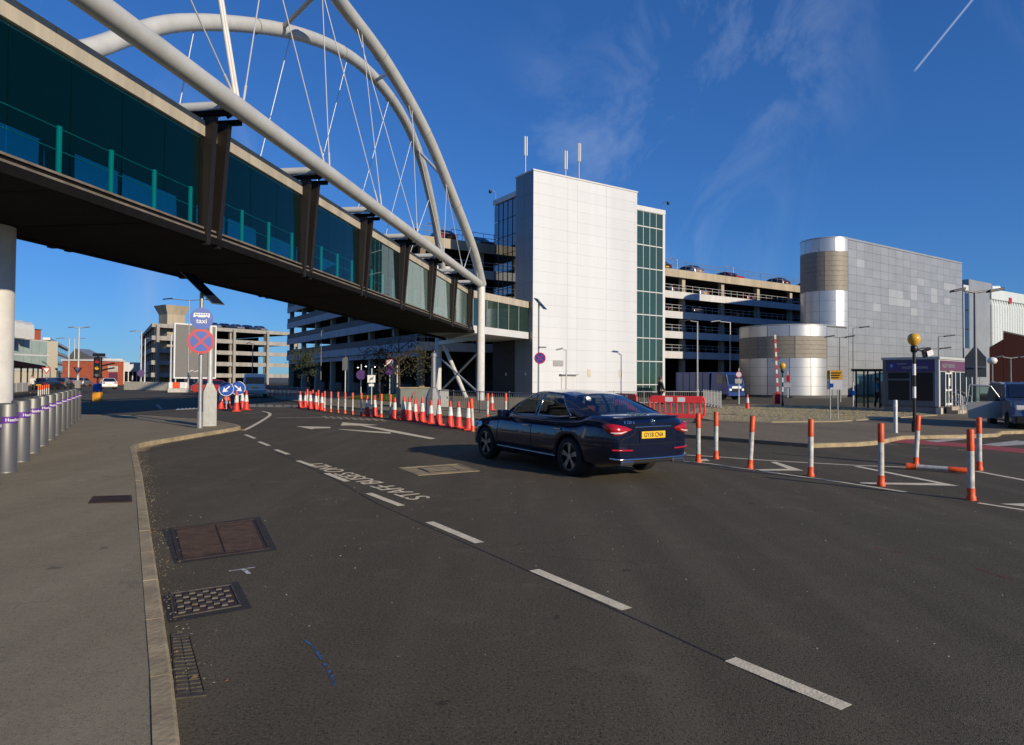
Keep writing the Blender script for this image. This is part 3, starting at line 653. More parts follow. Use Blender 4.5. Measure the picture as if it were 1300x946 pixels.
for pts, par in ((NA, an), (FA, af)):
    for i in range(6, len(pts)-4, 9):
        m = MB(); d = (pts[i+1]-pts[i]).normalized(); m.cyl(pts[i]-d*.02, pts[i]+d*.02, .325, n=20); m.build('weld_collar', 'grey_trim', par, True)
def onarch(P, Y): return min(P, key=lambda p: abs(p.y-Y))
for Yf in FINS:
    for P, o in ((NA, .75), (FA, WID-.75)):
        for d in ((-3.4, 2.2) if Yf < 46 and P is NA else (-2.6,)):
            a = onarch(P, Yf+d+(4 if P is FA else 0)); b = BP(Yf+(.2 if d > 0 else -.2), o, TZ+.2)
            m = MB(); m.cyl(a, b, .021, n=6); m.build('hanger_cable', 'cable', br, True)
            m = MB(); t = (b-a).normalized(); m.cyl(b-t*.6, b-t*.05, .038, n=6); m.build('cable_socket', 'cable', br, True)
for dx in (-.07, .07):
    m = MB(); m.cyl(BP(17.45+dx, .75, TZ+.2), onarch(NA, 16.7)+Vector((0, dx, 0)), .05, n=8); m.build('strut', 'steel_white', br, True)
for Ya, Yb in ((33.4, 38.0), (26, 28.5), (41, 46.5)):
    m = MB(); m.cyl(onarch(NA, Ya), onarch(FA, Yb), .10, n=10); m.build('arch_brace', 'steel_paint', br, True)
# portal columns with their cross bracing, and the round pier
CN = Vector((AT(611,362,50).x, 50, 0)); CF = Vector((AT(557,380,59.7).x, 59.7, 0))
for c, zt in ((CN, 8.75), (CF, 8.6)):
    m = MB(); m.lathe([(.40, 0), (.40, .05), (.29, .06), (.28, zt-.1), (.24, zt)], c, 24); m.build('portal_column', 'steel_white', br, True)
m = MB(); m.cyl(CF+Vector((0,0,.3)), CN+Vector((0,0,3.8)), .075, n=8); m.build('brace', 'steel_paint', br, True)
m = MB(); m.cyl(CF+Vector((0,0,3.6)), CN+Vector((0,0,.5)), .075, n=8); m.build('brace', 'steel_paint', br, True)
foot_s = G(592,498,.0); foot_s = Vector((foot_s.x*56/foot_s.y, 56, .098)); m = MB(); m.cyl(CF+Vector((.4,-.6,4.9)), foot_s, .17, n=12); m.build('brace', 'steel_white', br, True)
m = MB(); m.obox((CN+CF)/2+Vector((0,0,4.75)), (CF-CN)/2, (.12,.05,0), (0,0,.16)); m.build('portal_beam', 'steel_paint', br, True)
pc = Vector((-12.0, 15.6, 0)); m = MB(); m.lathe([(.56, 0), (.56, .12), (.50, .14), (.50, ZB)], pc, 32); m.build('pier', 'steel_white', br, True)
# link from the portal to the white tower
LK = [BP(YN+.02, .02, 0), Vector((-1.94, 52.6, 0)), Vector((1.40, 58.35, 0)), Vector((-2.05, 63.8, 0)), BP(60, WID, 0)]
def lkpoly(inset=0): c = sum(LK, Vector())/5; return [V2(lerp(p, c, inset)) for p in LK]
m = MB(); m.prism(lkpoly(), ZT-.42, ZT+.12); m.build('link_roof', 'bridge_fascia', br, True)
m = MB(); m.prism(lkpoly(), ZB, ZB+.56); m.build('link_fascia', 'white_trim', br, True)
for a, b in ((LK[0], LK[1]), (LK[1], LK[2])):
    n_ = max(1, round((b-a).length/1.7))
    for i in range(n_):
        p, q = lerp(a, b, i/n_+.004), lerp(a, b, (i+1)/n_-.004)
        m = MB(); m.wallbox(p+(q-p)*.0+Vector((-.05,.05,0)), q+Vector((-.05,.05,0)), ZB+.57, ZT-.43, .02, 1); m.build('glass_pane', 'green_glass', br, True)
        m = MB(); m.cyl(Vector((p.x-.05, p.y+.1, ZB+.56)), Vector((p.x-.05, p.y+.1, ZT-.42)), .04, n=6); m.build('mullion', 'grey_trim', br, True)
m = MB(); m.cyl(Vector((LK[1].x,LK[1].y,ZB+1.5))+Vector((-.3,.4,0)), Vector((LK[2].x,LK[2].y,ZB+1.5))+Vector((-.3,.3,0)), .03, n=6); m.build('handrail', 'galv_pale', br, True)
# ================================================================== white stair tower
U = Vector((.83, .56)).normalized(); Vv = Vector((-.53, .85)).normalized()
W0 = Vector((1.74, 58.0))
def TW(u, v, z=0): p = W0+U*u+Vv*v; return Vector((p.x, p.y, z))
tw = thing('stair_tower', 'tall white panelled tower with glazed stairwell strips and rooftop aerials', 'building', TW(6, 3, 0))
TH = 19.55; TG = 18.45
def tbox(name, mat, u0, u1, v0, v1, z0, z1, par=tw):
    m = MB(); m.prism([V2(TW(u0,v0)), V2(TW(u1,v0)), V2(TW(u1,v1)), V2(TW(u0,v1))], z0, z1); return m.build(name, mat, par, True)
core = tbox('core', 'tower_core', .05, 12.15, .05, 2.75, 0, TH-.06)
tbox('parapet', 'white_trim', -.06, 12.26, -.06, 2.86, TH-.05, TH+.08)
us = [0, 3.75, 4.85, 8.3, 12.2]; nr = 20
for j in range(nr):
    z0, z1 = .45+(TH-.5)*j/nr, .45+(TH-.5)*(j+1)/nr-.008
    for a, b in zip(us[:-1], us[1:]): tbox('panel', 'white_clad' if random.random() < .75 else 'white_clad_b', a+.006, b-.006, 0, .04, z0, z1)
M('shaded_clad', (.20, .21, .22), .4, metal=.3, var=.12, vscale=.4)  # white cladding of the unlit side face, its shade painted in as grey
for j in range(10):
    z0, z1 = .45+(TH-.5)*j/10, .45+(TH-.5)*(j+1)/10-.015
    tbox('side_panel', 'shaded_clad', 0, .04, .046, 1.39, z0, z1); tbox('side_panel', 'shaded_clad', 0, .04, 1.41, 2.8, z0, z1)
tbox('plinth', 'grey_trim', -.03, 12.2, -.03, 2.8, 0, .44)
tbox('rear_block', 'dark_floor', 1.4, 15.0, 2.9, 6.7, 0, TG-.2)
tbox('glazed_roof', 'white_trim', .1, 16.3, .25, 7.0, TG-.45, TG)
tbox('corner_post', 'white_trim', 15.95, 16.28, .28, .6, 0, TG-.46); tbox('corner_post', 'white_trim', 12.24, 12.42, .28, .5, 0, TG-.46)
zs = [.5, 1.2, 3.45, 5.7, 7.95, 10.2, 12.45, 14.7, 16.5, 18.0]
for z in zs: tbox('transom', 'white_trim', 12.42, 15.95, .30, .40, z-.045, z+.045)
for i in range(4):
    u0 = 12.42+i*.8825
    if i: tbox('mullion', 'white_trim', u0-.025, u0+.025, .30, .40, .56, 17.94)
    for a, b in zip(zs[:-1], zs[1:]): tbox('pane', 'stair_glass', u0+.03, u0+.8525, .34, .36, a+.065, b-.065)
for z in zs[:-1]: tbox('landing', 'concrete_grey', 12.5, 15.9, 1.2, 2.8, z+.1, z+.3)
tbox('stair_back', 'concrete_grey', 12.3, 16.2, 2.82, 2.88, 0, TG-.5)
tbox('stair_side', 'white_trim', 16.2, 16.27, .62, 6.9, 0, TG-.46)
zl = [8.3, 9.9, 11.5, 13.1, 14.7, 16.3, 17.9]
for a, b in zip(zl[:-1], zl[1:]):
    for k in range(5):
        tbox('pane', 'blue_glass', .20, .22, 2.86+k*.81, 2.86+k*.81+.78, a+.03, b-.03)
        tbox('mullion', 'black', .16, .25, 2.825+k*.81, 2.86+k*.81, a, b)
    tbox('landing', 'concrete_grey', .5, 1.3, 2.9, 6.8, a-.1, a+.15)
tbox('lower_side', 'dark_wall', .12, .3, 2.82, 6.9, 0, 8.2)
for v in (1.0, 4.4):
    m = MB(); m.obox(TW(-.03 if v < 2 else .08, v, 2.1), (.05,.03,0), (-.03,.05,0), (0,0,.12)); m.build('wall_light', 'white', tw, True)
tbox('service_door', 'white_trim', 3.1, 4.6, -.05, -.035, .0, 2.0); tbox('door_hood', 'grey_trim', 2.9, 4.8, -.3, -.052, 2.02, 2.14)
for u in (6.1, 9.9): tbox('notice', 'cream', u, u+.35, -.03, -.012, 1.9, 2.6)
tbox('vent', 'grey_trim', 2.2, 3.3, -.04, -.01, 2.8, 3.3)
for u, v, hh in ((.15, 1.5, 3.3), (4.62, 1.5, 2.9), (6.19, 1.5, 3.9)):
    b = TW(u, v, TH+.08); a = thing('mobile_aerial', {.15:'pale panel aerial mast at the corner of the white tower roof', 4.62:'shortest panel aerial mast in the middle of the white tower roof', 6.19:'tallest panel aerial mast on the white tower roof'}[u], 'aerial', b)
    m = MB(); m.cyl((0,0,0), (0,0,hh-.2), .05, n=8); m.build('mast', 'galv', a)
    for k in range(3):
        an_ = k*2.1; m = MB(); m.obox((.13*math.cos(an_), .13*math.sin(an_), hh-.9), (.04*math.cos(an_), .04*math.sin(an_), 0), (-.09*math.sin(an_), .09*math.cos(an_), 0), (0,0,.85)); m.build('aerial_panel', 'white', a, bevel=.03)
    m = MB(); m.box((-.15,-.15,0), (.15,.15,.05)); m.build('base_plate', 'galv', a)
for p, dirv, lb in ((TW(.2, 6.7, TG), (-.5,-.3), 'dome camera on a bracket above the shaded glass side of the tower'), (TW(16.1, .6, TG), (.6,-.2), 'small camera on a mast at the glazed stair end of the tower roof')):
    a = thing('security_camera', lb, 'camera', p)
    m = MB(); m.tube([(0,0,0), (0,0,.7), (dirv[0]*.5,dirv[1]*.5,.9), (dirv[0],dirv[1],.85)], .03, n=6); m.build('bracket', 'pole_grey', a)
    m = MB(); m.lathe([(.05,-.28),(.13,-.2),(.15,-.08),(.13,0),(.05,.05)], (dirv[0],dirv[1],.82), 10); m.build('dome', 'car_black', a)
# ================================================================== car parks
def rail_run(m, p, q, z, h, step=1.2):
    p, q = V2(p), V2(q); n = max(1, round((q-p).length/step)); d = (q-p).normalized()
    for zz in (z+h, z+h*.55): m.cyl((*p, zz), (*q, zz), .028, n=5, cap=False)
    for i in range(n+1): a = lerp(p, q, i/n); m.cyl((*a, z-.02), (*a, z+h), .024, n=5, cap=False)
def carpark(name, label, C0, Fe, Le, levels, roof, depth, fmat, lmat, ldark, colstep=7.6, band=.85, rails=True, roofband=.95, rmat='concrete', ground_wall=True, lowmat=None):
    C0, Fe, Le = V2(C0), V2(Fe), V2(Le)
    t = thing(name, label, 'car park', (C0.x, C0.y, 0))
    df = (Fe-C0).normalized(); dl = (Le-C0).normalized()
    nf = Vector((-df.y, df.x)); nl = Vector((dl.y, -dl.x))      # inward
    B1 = Fe+nf*depth; B2 = Le+nl*depth
    def ins(e): k = df+dl; return [C0+(df+dl)*e, Fe+dl*0+nf*e, B1, B2, Le+nl*e]
    allz = list(levels)+[roof]
    for z in allz:
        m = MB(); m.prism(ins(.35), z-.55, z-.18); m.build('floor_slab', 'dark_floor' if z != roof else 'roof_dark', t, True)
        last = z == roof; bd = roofband if last else band; mt = rmat if last else fmat
        Lf = (Fe-C0).length; kf = max(1, round(Lf/colstep))
        for i in range(kf):
            a, b = lerp(C0, Fe, i/kf), lerp(C0, Fe, (i+1)/kf); g = df*.012
            m = MB(); m.wallbox(a+g, b-g, z-bd, z, .24, 1); m.build('parapet_panel', mt, t, True)
            if rails: m = MB(); rail_run(m, a+nf*.12, b+nf*.12, z, .8 if not last else 1.0); m.build('railing', 'galv_pale' if not last else 'pole_grey', t, True)
        Ll = (Le-C0).length; kl = max(1, round(Ll/colstep))
        for i in range(kl):
            a, b = lerp(C0, Le, i/kl)+(dl*.26 if i == 0 else dl*0), lerp(C0, Le, (i+1)/kl); g = dl*.012
            m = MB(); m.wallbox(a+g, b-g, z-bd, z, .24, -1); m.build('parapet_panel', lmat if not last else rmat, t, True)
            if ldark:
                m = MB(); m.wallbox(a+g+nl*.05, b-g+nl*.05, z+.01, z+.72, .08, -1); m.build('balustrade_panel', 'dark_blue_panel', t, True)
    zt = roof-.56
    for q0, q1, n_, kk in ((C0, Fe, nf, round((Fe-C0).length/colstep)), (C0, Le, nl, round((Le-C0).length/colstep))):
        for i in range(kk+1):
            p = lerp(q0, q1, i/max(1,kk))+n_*.75
            if i == 0: p = C0+(df+dl)*.8
            zz = [0]+allz
            for z0, z1 in zip(zz[:-1], zz[1:]):
                m = MB(); a = z0 if z0 == 0 else z0-.18; m.obox((*p, (a+z1-.55)/2), (*(df*.28), 0), (*(nf*.28), 0), (0,0,(z1-.55-a)/2)); m.build('column', 'concrete', t, True)
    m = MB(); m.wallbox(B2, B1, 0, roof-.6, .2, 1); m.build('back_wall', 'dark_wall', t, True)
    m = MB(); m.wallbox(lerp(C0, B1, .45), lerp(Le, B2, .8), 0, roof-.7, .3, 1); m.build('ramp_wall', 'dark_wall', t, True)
    return t, df, dl, nf, nl
C0 = Vector((-8.95, 64)); FE = Vector((52, 104.4)); LE = Vector((-35, 106))
cp, DF, DL, NF, NL = carpark('multi_storey_car_park', 'multi-storey car park with white decks wrapping behind the white tower', C0, FE, LE, [5.15, 7.6, 10.05, 12.5], 15.2, 26, 'slab_white', 'slab_shaded', True)
m = MB(); m.wallbox(C0+NL*.3+DL*.4, LE+NL*.3, 3.75, 4.28, .25, -1); m.build('canopy_band', 'slab_shaded', cp, True)
for i in range(4):
    a = lerp(C0, FE, .05+i*.006)
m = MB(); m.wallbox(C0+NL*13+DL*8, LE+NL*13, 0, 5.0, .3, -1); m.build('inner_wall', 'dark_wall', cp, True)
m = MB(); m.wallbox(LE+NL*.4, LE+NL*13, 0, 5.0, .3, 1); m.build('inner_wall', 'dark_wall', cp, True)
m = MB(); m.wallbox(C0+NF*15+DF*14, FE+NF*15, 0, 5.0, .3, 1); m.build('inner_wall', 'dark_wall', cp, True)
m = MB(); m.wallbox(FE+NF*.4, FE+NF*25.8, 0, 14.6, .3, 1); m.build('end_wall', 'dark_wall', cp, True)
# strip lights inside the ground floor of the shaded side
M('tube_light', (1, .97, .9), .4, emit=6)
for i in range(7):
    p = lerp(C0, LE, .42+i*.07)+NL*(5+i % 2*2.5)
    m = MB(); m.obox((*p, 3.2), (*(DL*.14), 0), (*(NL*.06), 0), (0,0,.04)); m.build('strip_light', 'tube_light', cp, True)
    m = MB(); m.cyl((*p, 3.25), (*p, 4.75), .02, n=5); m.build('light_rod', 'galv', cp, True)
for i in range(6):
    p = lerp(C0, LE, .1+i*.15)+NL*1.6
    m = MB(); m.wallbox(p, p+DL*5.5, 0, 1.1, .1, -1); m.build('low_wall', 'dark_blue_panel', cp, True)
cA = AT(193,412,140); cB = AT(380,424,168); cC = AT(178,440,186)
cp2 = carpark('multi_storey_car_park', 'pale concrete multi-storey car park behind the grey advertising hoarding', (cA.x,140), (cB.x,168), (cC.x,186), [2.5, 5.05, 7.6, 10.15], 12.7, 18, 'concrete_grey', 'concrete_grey', False, 9, .9, False, .8, 'concrete_grey')[0]
for i in range(5):
    p = lerp(V2(cA), V2((cB.x,168)), .03+i*.24); d2 = (V2((cB.x,168))-V2(cA)).normalized(); n2 = Vector((d2.y, -d2.x))
    m = MB(); m.obox((*(p+n2*.25), 6.2), (*(d2*.28), 0), (*(n2*.22), 0), (0,0,6.2)); m.build('facade_pier', 'concrete_grey', cp2, True)
p = lerp(V2(cA), V2((cB.x,168)), .17)-n2*4
st = thing('stair_turret', 'flared concrete stair turret rising above the far car park roof', 'building', (*p, 0))
m = MB(); m.obox((0,0,7.6), (*(d2*1.9),0), (*(n2*1.9),0), (0,0,7.6)); m.build('shaft', 'concrete', st)
m = MB(); A = [Vector((*(d2*a+n2*b), z)) for z, s in ((15.0, 1.9), (16.9, 2.7)) for a, b in ((-s,-s),(s,-s),(s,s),(-s,s))]
m.add(A, [(0,1,2,3),(7,6,5,4),(1,0,4,5),(2,1,5,6),(3,2,6,7),(0,3,7,4)]); m.build('flared_cap', 'concrete', st)
# advertising hoarding
hA, hB = AT(221.8,479,133), AT(272.6,479,140); bd = thing('advertising_hoarding', 'tall grey advertising hoarding with a white border in front of the far car park', 'billboard', (hA.x, 133, 0))
hz0, hz1 = hA.z, AT(222,411.5,133).z; hd = (V2(hB)-V2(hA)).normalized(); hn = Vector((hd.y, -hd.x)); hl = (V2(hB)-V2(hA)).length
M('poster_grey', (.19, .185, .175), .6, var=.1)
m = MB(); m.wallbox(V2(hA), V2(hB), hz0, hz1, .3, 1); m.build('poster', 'poster_grey', bd, True)
for u0, u1, z0, z1 in ((-.25,0,hz0-.25,hz1+.25),(hl,hl+.25,hz0-.25,hz1+.25),(0,hl,hz0-.25,hz0),(0,hl,hz1,hz1+.25)):
    m = MB(); m.wallbox(V2(hA)+hd*u0+hn*.05, V2(hA)+hd*u1+hn*.05, z0, z1, .4, 1); m.build('frame', 'white', bd, True)
def stroke(pts, r, mat):
    m = MB(); m.tube([(*(V2(hA)+hd*u*hl+hn*.03), lerp(hz0, hz1, z)) for u, z in pts], r, n=5); m.build('printed_stroke', mat, bd, True)
stroke([(.45,.58),(.52,.50),(.62,.40),(.66,.35)], .10, 'white'); stroke([(.33,.62),(.37,.52),(.36,.45)], .12, 'skin'); stroke([(.40,.66),(.46,.60)], .10, 'sign_yellow')
stroke([(.35,.10),(.42,.14),(.48,.10),(.55,.13),(.62,.10)], .07, 'white'); stroke([(.55,.92),(.68,.86)], .08, 'cream')
for u in (.05, .35, .65, .95):
    m = MB(); q = V2(hA)+hd*u*hl-hn*.5; m.cyl((*q, 0), (*q, hz1-.5), .15, n=8); m.build('post', 'galv_pale', bd, True)
    m = MB(); m.cyl((*q, hz1-1), (*(q+hn*.4), hz1-1), .05, n=6); m.build('strut', 'galv', bd, True)
# ================================================================== silver drum building
SN = Vector((-U.y, U.x))                                # inward normal of the long silver wall
A0 = Vector((AT(1077,400,72).x, 72.0)); RT = 2.55; TOPS = 16.8
sv = thing('silver_building', 'large silver panelled building with a rounded drum corner', 'building', (A0.x, A0.y, 0))
WL = 26.2
m = MB(); m.prism([A0+SN*.06, A0+U*WL+SN*.06, A0+U*WL+SN*10, A0+Vector((.5,.87))*12], 0, TOPS-.15); m.build('backing', 'joint', sv, True)
m = MB(); m.prism([A0+SN*.0-U*.0, A0+U*(WL+.05), A0+U*(WL+.05)+SN*10, A0+Vector((.5,.87))*12], TOPS-.14, TOPS+.06); m.build('coping', 'silver_b', sv, True)
light = {(5,12),(5,11),(6,12),(6,11),(7,11),(8,13),(8,12),(8,10),(11,13),(11,12),(13,14),(14,14),(13,12),(3,10),(1,15),(9,14)}
for i in range(16):
    for j in range(18):
        a, b = A0+U*(WL*i/16+.012), A0+U*(WL*(i+1)/16-.012); z0 = .25+(TOPS-.42)*j/18; z1 = .25+(TOPS-.42)*(j+1)/18-.02
        mt = 'silver_c' if (i, j) in light else random.choice(['silver_a', 'silver_a', 'silver_b'])
        m = MB(); m.wallbox(a, b, z0, z1, .05, 1); m.build('panel', mt, sv, True)
def drum(par, A, Rr, bands, z_top, ncol, a_span=180):
    Cc = A+SN*Rr; a0 = math.atan2(-SN.y, -SN.x); n_sub = 4
    P = lambda r, an, z: (Cc.x+r*math.cos(an), Cc.y+r*math.sin(an), z)
    m = MB(); nn = 40
    m.prism([Vector(P(Rr-.06, a0-R(a_span)*i/nn, 0)[:2]) for i in range(nn+1)], 0, z_top-.05); m.build('drum_core', 'joint', par, True)
    m = MB(); m.prism([Vector(P(Rr+.02, a0-R(a_span)*i/nn, 0)[:2]) for i in range(nn+1)], z_top-.04, z_top+.06); m.build('drum_coping', 'silver_b', par, True)
    for z0, z1, mat, rows, cols in bands:
        for j in range(rows):
            za, zb = z0+(z1-z0)*j/rows+.01, z0+(z1-z0)*(j+1)/rows-.01
            for c in range(cols):
                t0 = a0-R(a_span)*c/cols-.006; t1 = a0-R(a_span)*(c+1)/cols+.006; m = MB(); V = []
                ans = [lerp(t0, t1, k/n_sub) for k in range(n_sub+1)]
                O = [P(Rr, an, za) for an in ans]+[P(Rr, an, zb) for an in ans]; I = [P(Rr-.05, an, za) for an in ans]+[P(Rr-.05, an, zb) for an in ans]; q = n_sub+1
                m.add(O, [(k+1, k, q+k, q+k+1) for k in range(n_sub)], True)
                m.add(O+I, [(q+k+1, q+k, 3*q+k, 3*q+k+1) for k in range(n_sub)]+[(k, k+1, 2*q+k+1, 2*q+k) for k in range(n_sub)]+[(0, 2*q, 3*q, q), (n_sub, q+n_sub, 3*q+n_sub, 2*q+n_sub)])
                me = m
                me.build('louvre_panel' if mat == 'louvre' else 'drum_panel', mat, par, True)
drum(sv, A0-U*.02, RT, [(.25, 11.2, 'drum_metal', 10, 5), (11.2, 15.35, 'louvre', 8, 3), (15.35, TOPS-.05, 'drum_metal', 1, 5)], TOPS, 5)
A2 = Vector((AT(1050,450,66).x, 66.0)); RL = 4.5; TL = 7.05
dr = thing('drum_annexe', 'low silver drum with a brown louvred band in front of the tall silver building', 'building', (A2.x, A2.y, 0))
drum(dr, A2-U*.02, RL, [(.25, 3.85, 'drum_metal', 4, 7), (3.85, 5.95, 'louvre', 5, 4), (5.95, TL-.05, 'drum_metal', 1, 7)], TL, 7)
m = MB(); m.prism([A2+SN*.06, A2+U*3.6+SN*.06, A2+U*3.6+SN*7.5, A2+SN*7.5], 0, TL-.06); m.build('backing', 'joint', dr, True)
for j in range(7):
    for i in range(2):
        m = MB(); m.wallbox(A2+U*(1.8*i+.012), A2+U*(1.8*(i+1)-.012), .25+.95*j, .25+.95*(j+1)-.02, .05, 1); m.build('panel', 'silver_b', dr, True)
m = MB(); m.prism([A2, A2+U*3.65, A2+U*3.65+SN*7.5, A2+SN*7.5], TL-.05, TL+.05); m.build('coping', 'silver_b', dr, True)
# ================================================================== blocks beyond the silver building
q0 = AT(1223.5,400,94); q1 = AT(1259,400,99); gb = thing('grey_block', 'narrow grey block with a blue glazed strip beside the silver building', 'building', (q0.x, q0.y, 0))
zt = AT(1240,356,96).z; p0, p1 = V2(q0), V2(q1); dd = (p1-p0).normalized(); LB = (p1-p0).length; nn_ = Vector((-dd.y, dd.x))
m = MB(); m.prism([p0+dd*1.6, p1, p1+nn_*9, p0+dd*1.6+nn_*9], 0, zt); m.build('tower_wall', 'silver_a', gb, True)
m = MB(); m.prism([p0+nn_*.4, p0+dd*1.58+nn_*.4, p0+dd*1.58+nn_*9, p0+nn_*9], 0, zt-1.0); m.build('glazed_core', 'joint', gb, True)
m = MB(); m.prism([p0, p0+dd*1.58, p0+dd*1.58+nn_*.38, p0+nn_*.38], zt-2.0, zt-.9); m.build('glazed_head', 'white_trim', gb, True)
m = MB(); m.prism([p0, p0+dd*1.58, p0+dd*1.58+nn_*.38, p0+nn_*.38], 0, 6.3); m.build('glazed_base', 'silver_a', gb, True)
for i in range(4):
    for j in range(3):
        m = MB(); m.wallbox(p0+dd*(.2+i*.34), p0+dd*(.2+i*.34+.31), 6.35+j*2.65, 6.35+(j+1)*2.65-.12, .05, 1); m.build('pane', 'blue_glass', gb, True)
m = MB(); m.prism([p0, p0+dd*.18, p0+dd*.18+nn_*.38, p0+nn_*.38], 6.31, zt-2.01); m.build('jamb', 'white_trim', gb, True)
for k in range(3):
    m = MB(); m.wallbox(p0+dd*(1.7+k*.75)-nn_*.03, p0+dd*(1.7+k*.75+.72)-nn_*.03, .3, zt-.05, .03, 1); m.build('wall_panel', 'silver_a' if k != 1 else 'silver_b', gb, True)
q0 = AT(1259,400,98.5); q1 = AT(1345,400,112); rb = thing('ribbed_building', 'pale building with tall vertical ribs behind the dark brown shed', 'building', (q0.x, q0.y, 0))
zt = AT(1270,369,100).z; p0, p1 = V2(q0), V2(q1); dd = (p1-p0).normalized(); LB = (p1-p0).length; nn_ = Vector((-dd.y, dd.x))
m = MB(); m.prism([p0+nn_*.3, p1+nn_*.3, p1+nn_*14, p0+nn_*14], 0, zt); m.build('wall', 'rib_white', rb, True)
m = MB(); m.prism([p0, p1, p1+nn_*.29, p0+nn_*.29], zt-1.4, zt+.03); m.build('fascia', 'rib_white', rb, True)
for k in range(int(LB/.85)):
    c = p0+dd*(.45+k*.85)+nn_*.25; m = MB(); m.cyl((*c, 0), (*c, zt-2.3), .36, .36, n=12, cap=False); m.cyl((*c, zt-2.3), (*c, zt-1.4), .36, .10, n=12, cap=False); m.build('rib', 'rib_white', rb, True)
m = MB(); m.obox((*(p0+dd*6.1-nn_*.05), zt-1.25), (*(dd*.45),0), (*(nn_*.04),0), (0,0,.42)); m.build('red_sign', 'sign_red', rb, True)
vu = thing('rooftop_vent', 'white rooftop vent unit on the ribbed building', 'vent', (*(p0+dd*4.2+nn_*1.2), zt)); m = MB(); m.cyl((0,0,0), (0,0,.5), .12, n=8); m.cyl((-.6,0,.6), (.6,0,.6), .35, n=12); m.build('housing', 'white', vu)
# dark brown shed
q = [AT(1256,441,62), AT(1273.5,431,64), AT(1273.5,422,64), AT(1345,438,72)]
sh = thing('brown_shed', 'dark brown windowless shed with a stepped sloping roofline', 'shed', (q[0].x, q[0].y, 0))
bk = Vector((.64, .77))*6
def shedblk(a, b, name):
    m = MB(); A = [(a.x,a.y,0),(b.x,b.y,0),(b.x+bk.x,b.y+bk.y,0),(a.x+bk.x,a.y+bk.y,0),(a.x,a.y,a.z),(b.x,b.y,b.z),(b.x+bk.x,b.y+bk.y,b.z),(a.x+bk.x,a.y+bk.y,a.z)]
    m.add(A, [(0,3,2,1),(4,5,6,7),(0,1,5,4),(1,2,6,5),(2,3,7,6),(3,0,4,7)]); m.build(name, 'shed_brown', sh, True)
shedblk(q[0], q[1]+Vector((-.02,0,0)), 'low_wing'); shedblk(q[2], q[3], 'main_wing')
m = MB(); a, b = q[2], q[3]; m.add([(a.x-.1,a.y-.15,a.z+.01),(b.x,b.y-.15,b.z+.01),(b.x+bk.x,b.y+bk.y,b.z+.01),(a.x-.1+bk.x,a.y+bk.y,a.z+.01),(a.x-.1,a.y-.15,a.z+.15),(b.x,b.y-.15,b.z+.15),(b.x+bk.x,b.y+bk.y,b.z+.15),(a.x-.1+bk.x,a.y+bk.y,a.z+.15)], [(0,3,2,1),(4,5,6,7),(0,1,5,4),(1,2,6,5),(2,3,7,6),(3,0,4,7)]); m.build('roof_edge', 'roof_dark', sh, True)
# ================================================================== near car
def interp(tab, x):
    if x >= tab[0][0]: return tab[0][1]
    for (a, u), (b, v) in zip(tab[:-1], tab[1:]):
        if b <= x <= a: t = (a-x)/(a-b); return u+(v-u)*t
    return tab[-1][1]
def smooth_tab(tab, x, e=.05): return (interp(tab, x-e)+2*interp(tab, x)+interp(tab, x+e))/4
TOP = [(2.46,.60),(2.43,.70),(2.36,.765),(2.15,.83),(1.6,.915),(1.0,.985),(.9,.99),(.3,.985),(-1.0,.995),(-1.6,1.03),(-1.8,1.085),(-2.1,1.078),(-2.36,1.045),(-2.42,.995),(-2.46,.93)]
WID_T = [(2.46,.60),(2.42,.70),(2.3,.80),(2.1,.865),(1.8,.905),(1.3,.922),(0,.926),(-1.3,.926),(-1.8,.905),(-2.1,.875),(-2.3,.83),(-2.42,.775),(-2.46,.72)]
BOT = [(2.46,.26),(2.3,.20),(1.9,.18),(-1.9,.20),(-2.3,.27),(-2.46,.33)]
AXF, AXR, WR = 1.62, -1.32, .335
def section(x, arch=True):
    w = smooth_tab(WID_T, x); zt = smooth_tab(TOP, x); zb = interp(BOT, x)
    prof = [(0, zb), (w*.80, zb), (w*.965, zb+.10), (w*.99, zb+.28*(zt-zb)+.05), (w*1.0, zb+.55*(zt-zb)), (w*.985, zb+.72*(zt-zb)), (w*.95, zb+.87*(zt-zb)), (w*.885, zt-.035), (w*.72, zt-.004), (w*.35, zt+.012), (0, zt+.016)]
    for ax in (AXF, AXR):
        d = abs(x-ax)
        if d < .385 and arch:
            za = WR+math.sqrt(max(0, .385**2-d*d))
            prof = [(y, max(z, za)) if (k > 0 and z < za) else (y, z) for k, (y, z) in enumerate(prof)]
            prof[0] = (0, max(prof[0][1], zb))
    return prof
def sidept(x, z, out=.004):
    p = section(x, False)
    for (y0, z0), (y1, z1) in zip(p[1:-1], p[2:]):
        if z0 <= z <= z1 and z1 > z0: return Vector((x, lerp(y0, y1, (z-z0)/(z1-z0))+out, z))
    return Vector((x, p[4][0]+out, z))
GS = 14
BELT = lambda s: Vector((lerp(1.02, -1.93, s), interp([(1.1,.70),(.98,.76),(.6,.85),(.2,.872),(-1.0,.872),(-1.5,.83),(-1.93,.68)], lerp(1.02, -1.93, s)), interp([(1.1,.985),(.3,.985),(-1.0,.998),(-1.6,1.04),(-1.93,1.085)], lerp(1.02, -1.93, s))-.01))
def RAIL(s):
    x = lerp(.30, -1.02, s); return Vector((x, interp([(.3,.55),(0,.60),(-.6,.615),(-1.02,.55)], x), interp([(.3,1.385),(.05,1.428),(-.3,1.442),(-.65,1.428),(-1.02,1.372)], x)))
def SIDE(s, t):
    b, r = BELT(s), RAIL(s); p = lerp(b, r, t); p.y += .05*math.sin(math.pi*t)*(1-.4*t); p.z += .012*math.sin(math.pi*t); return p
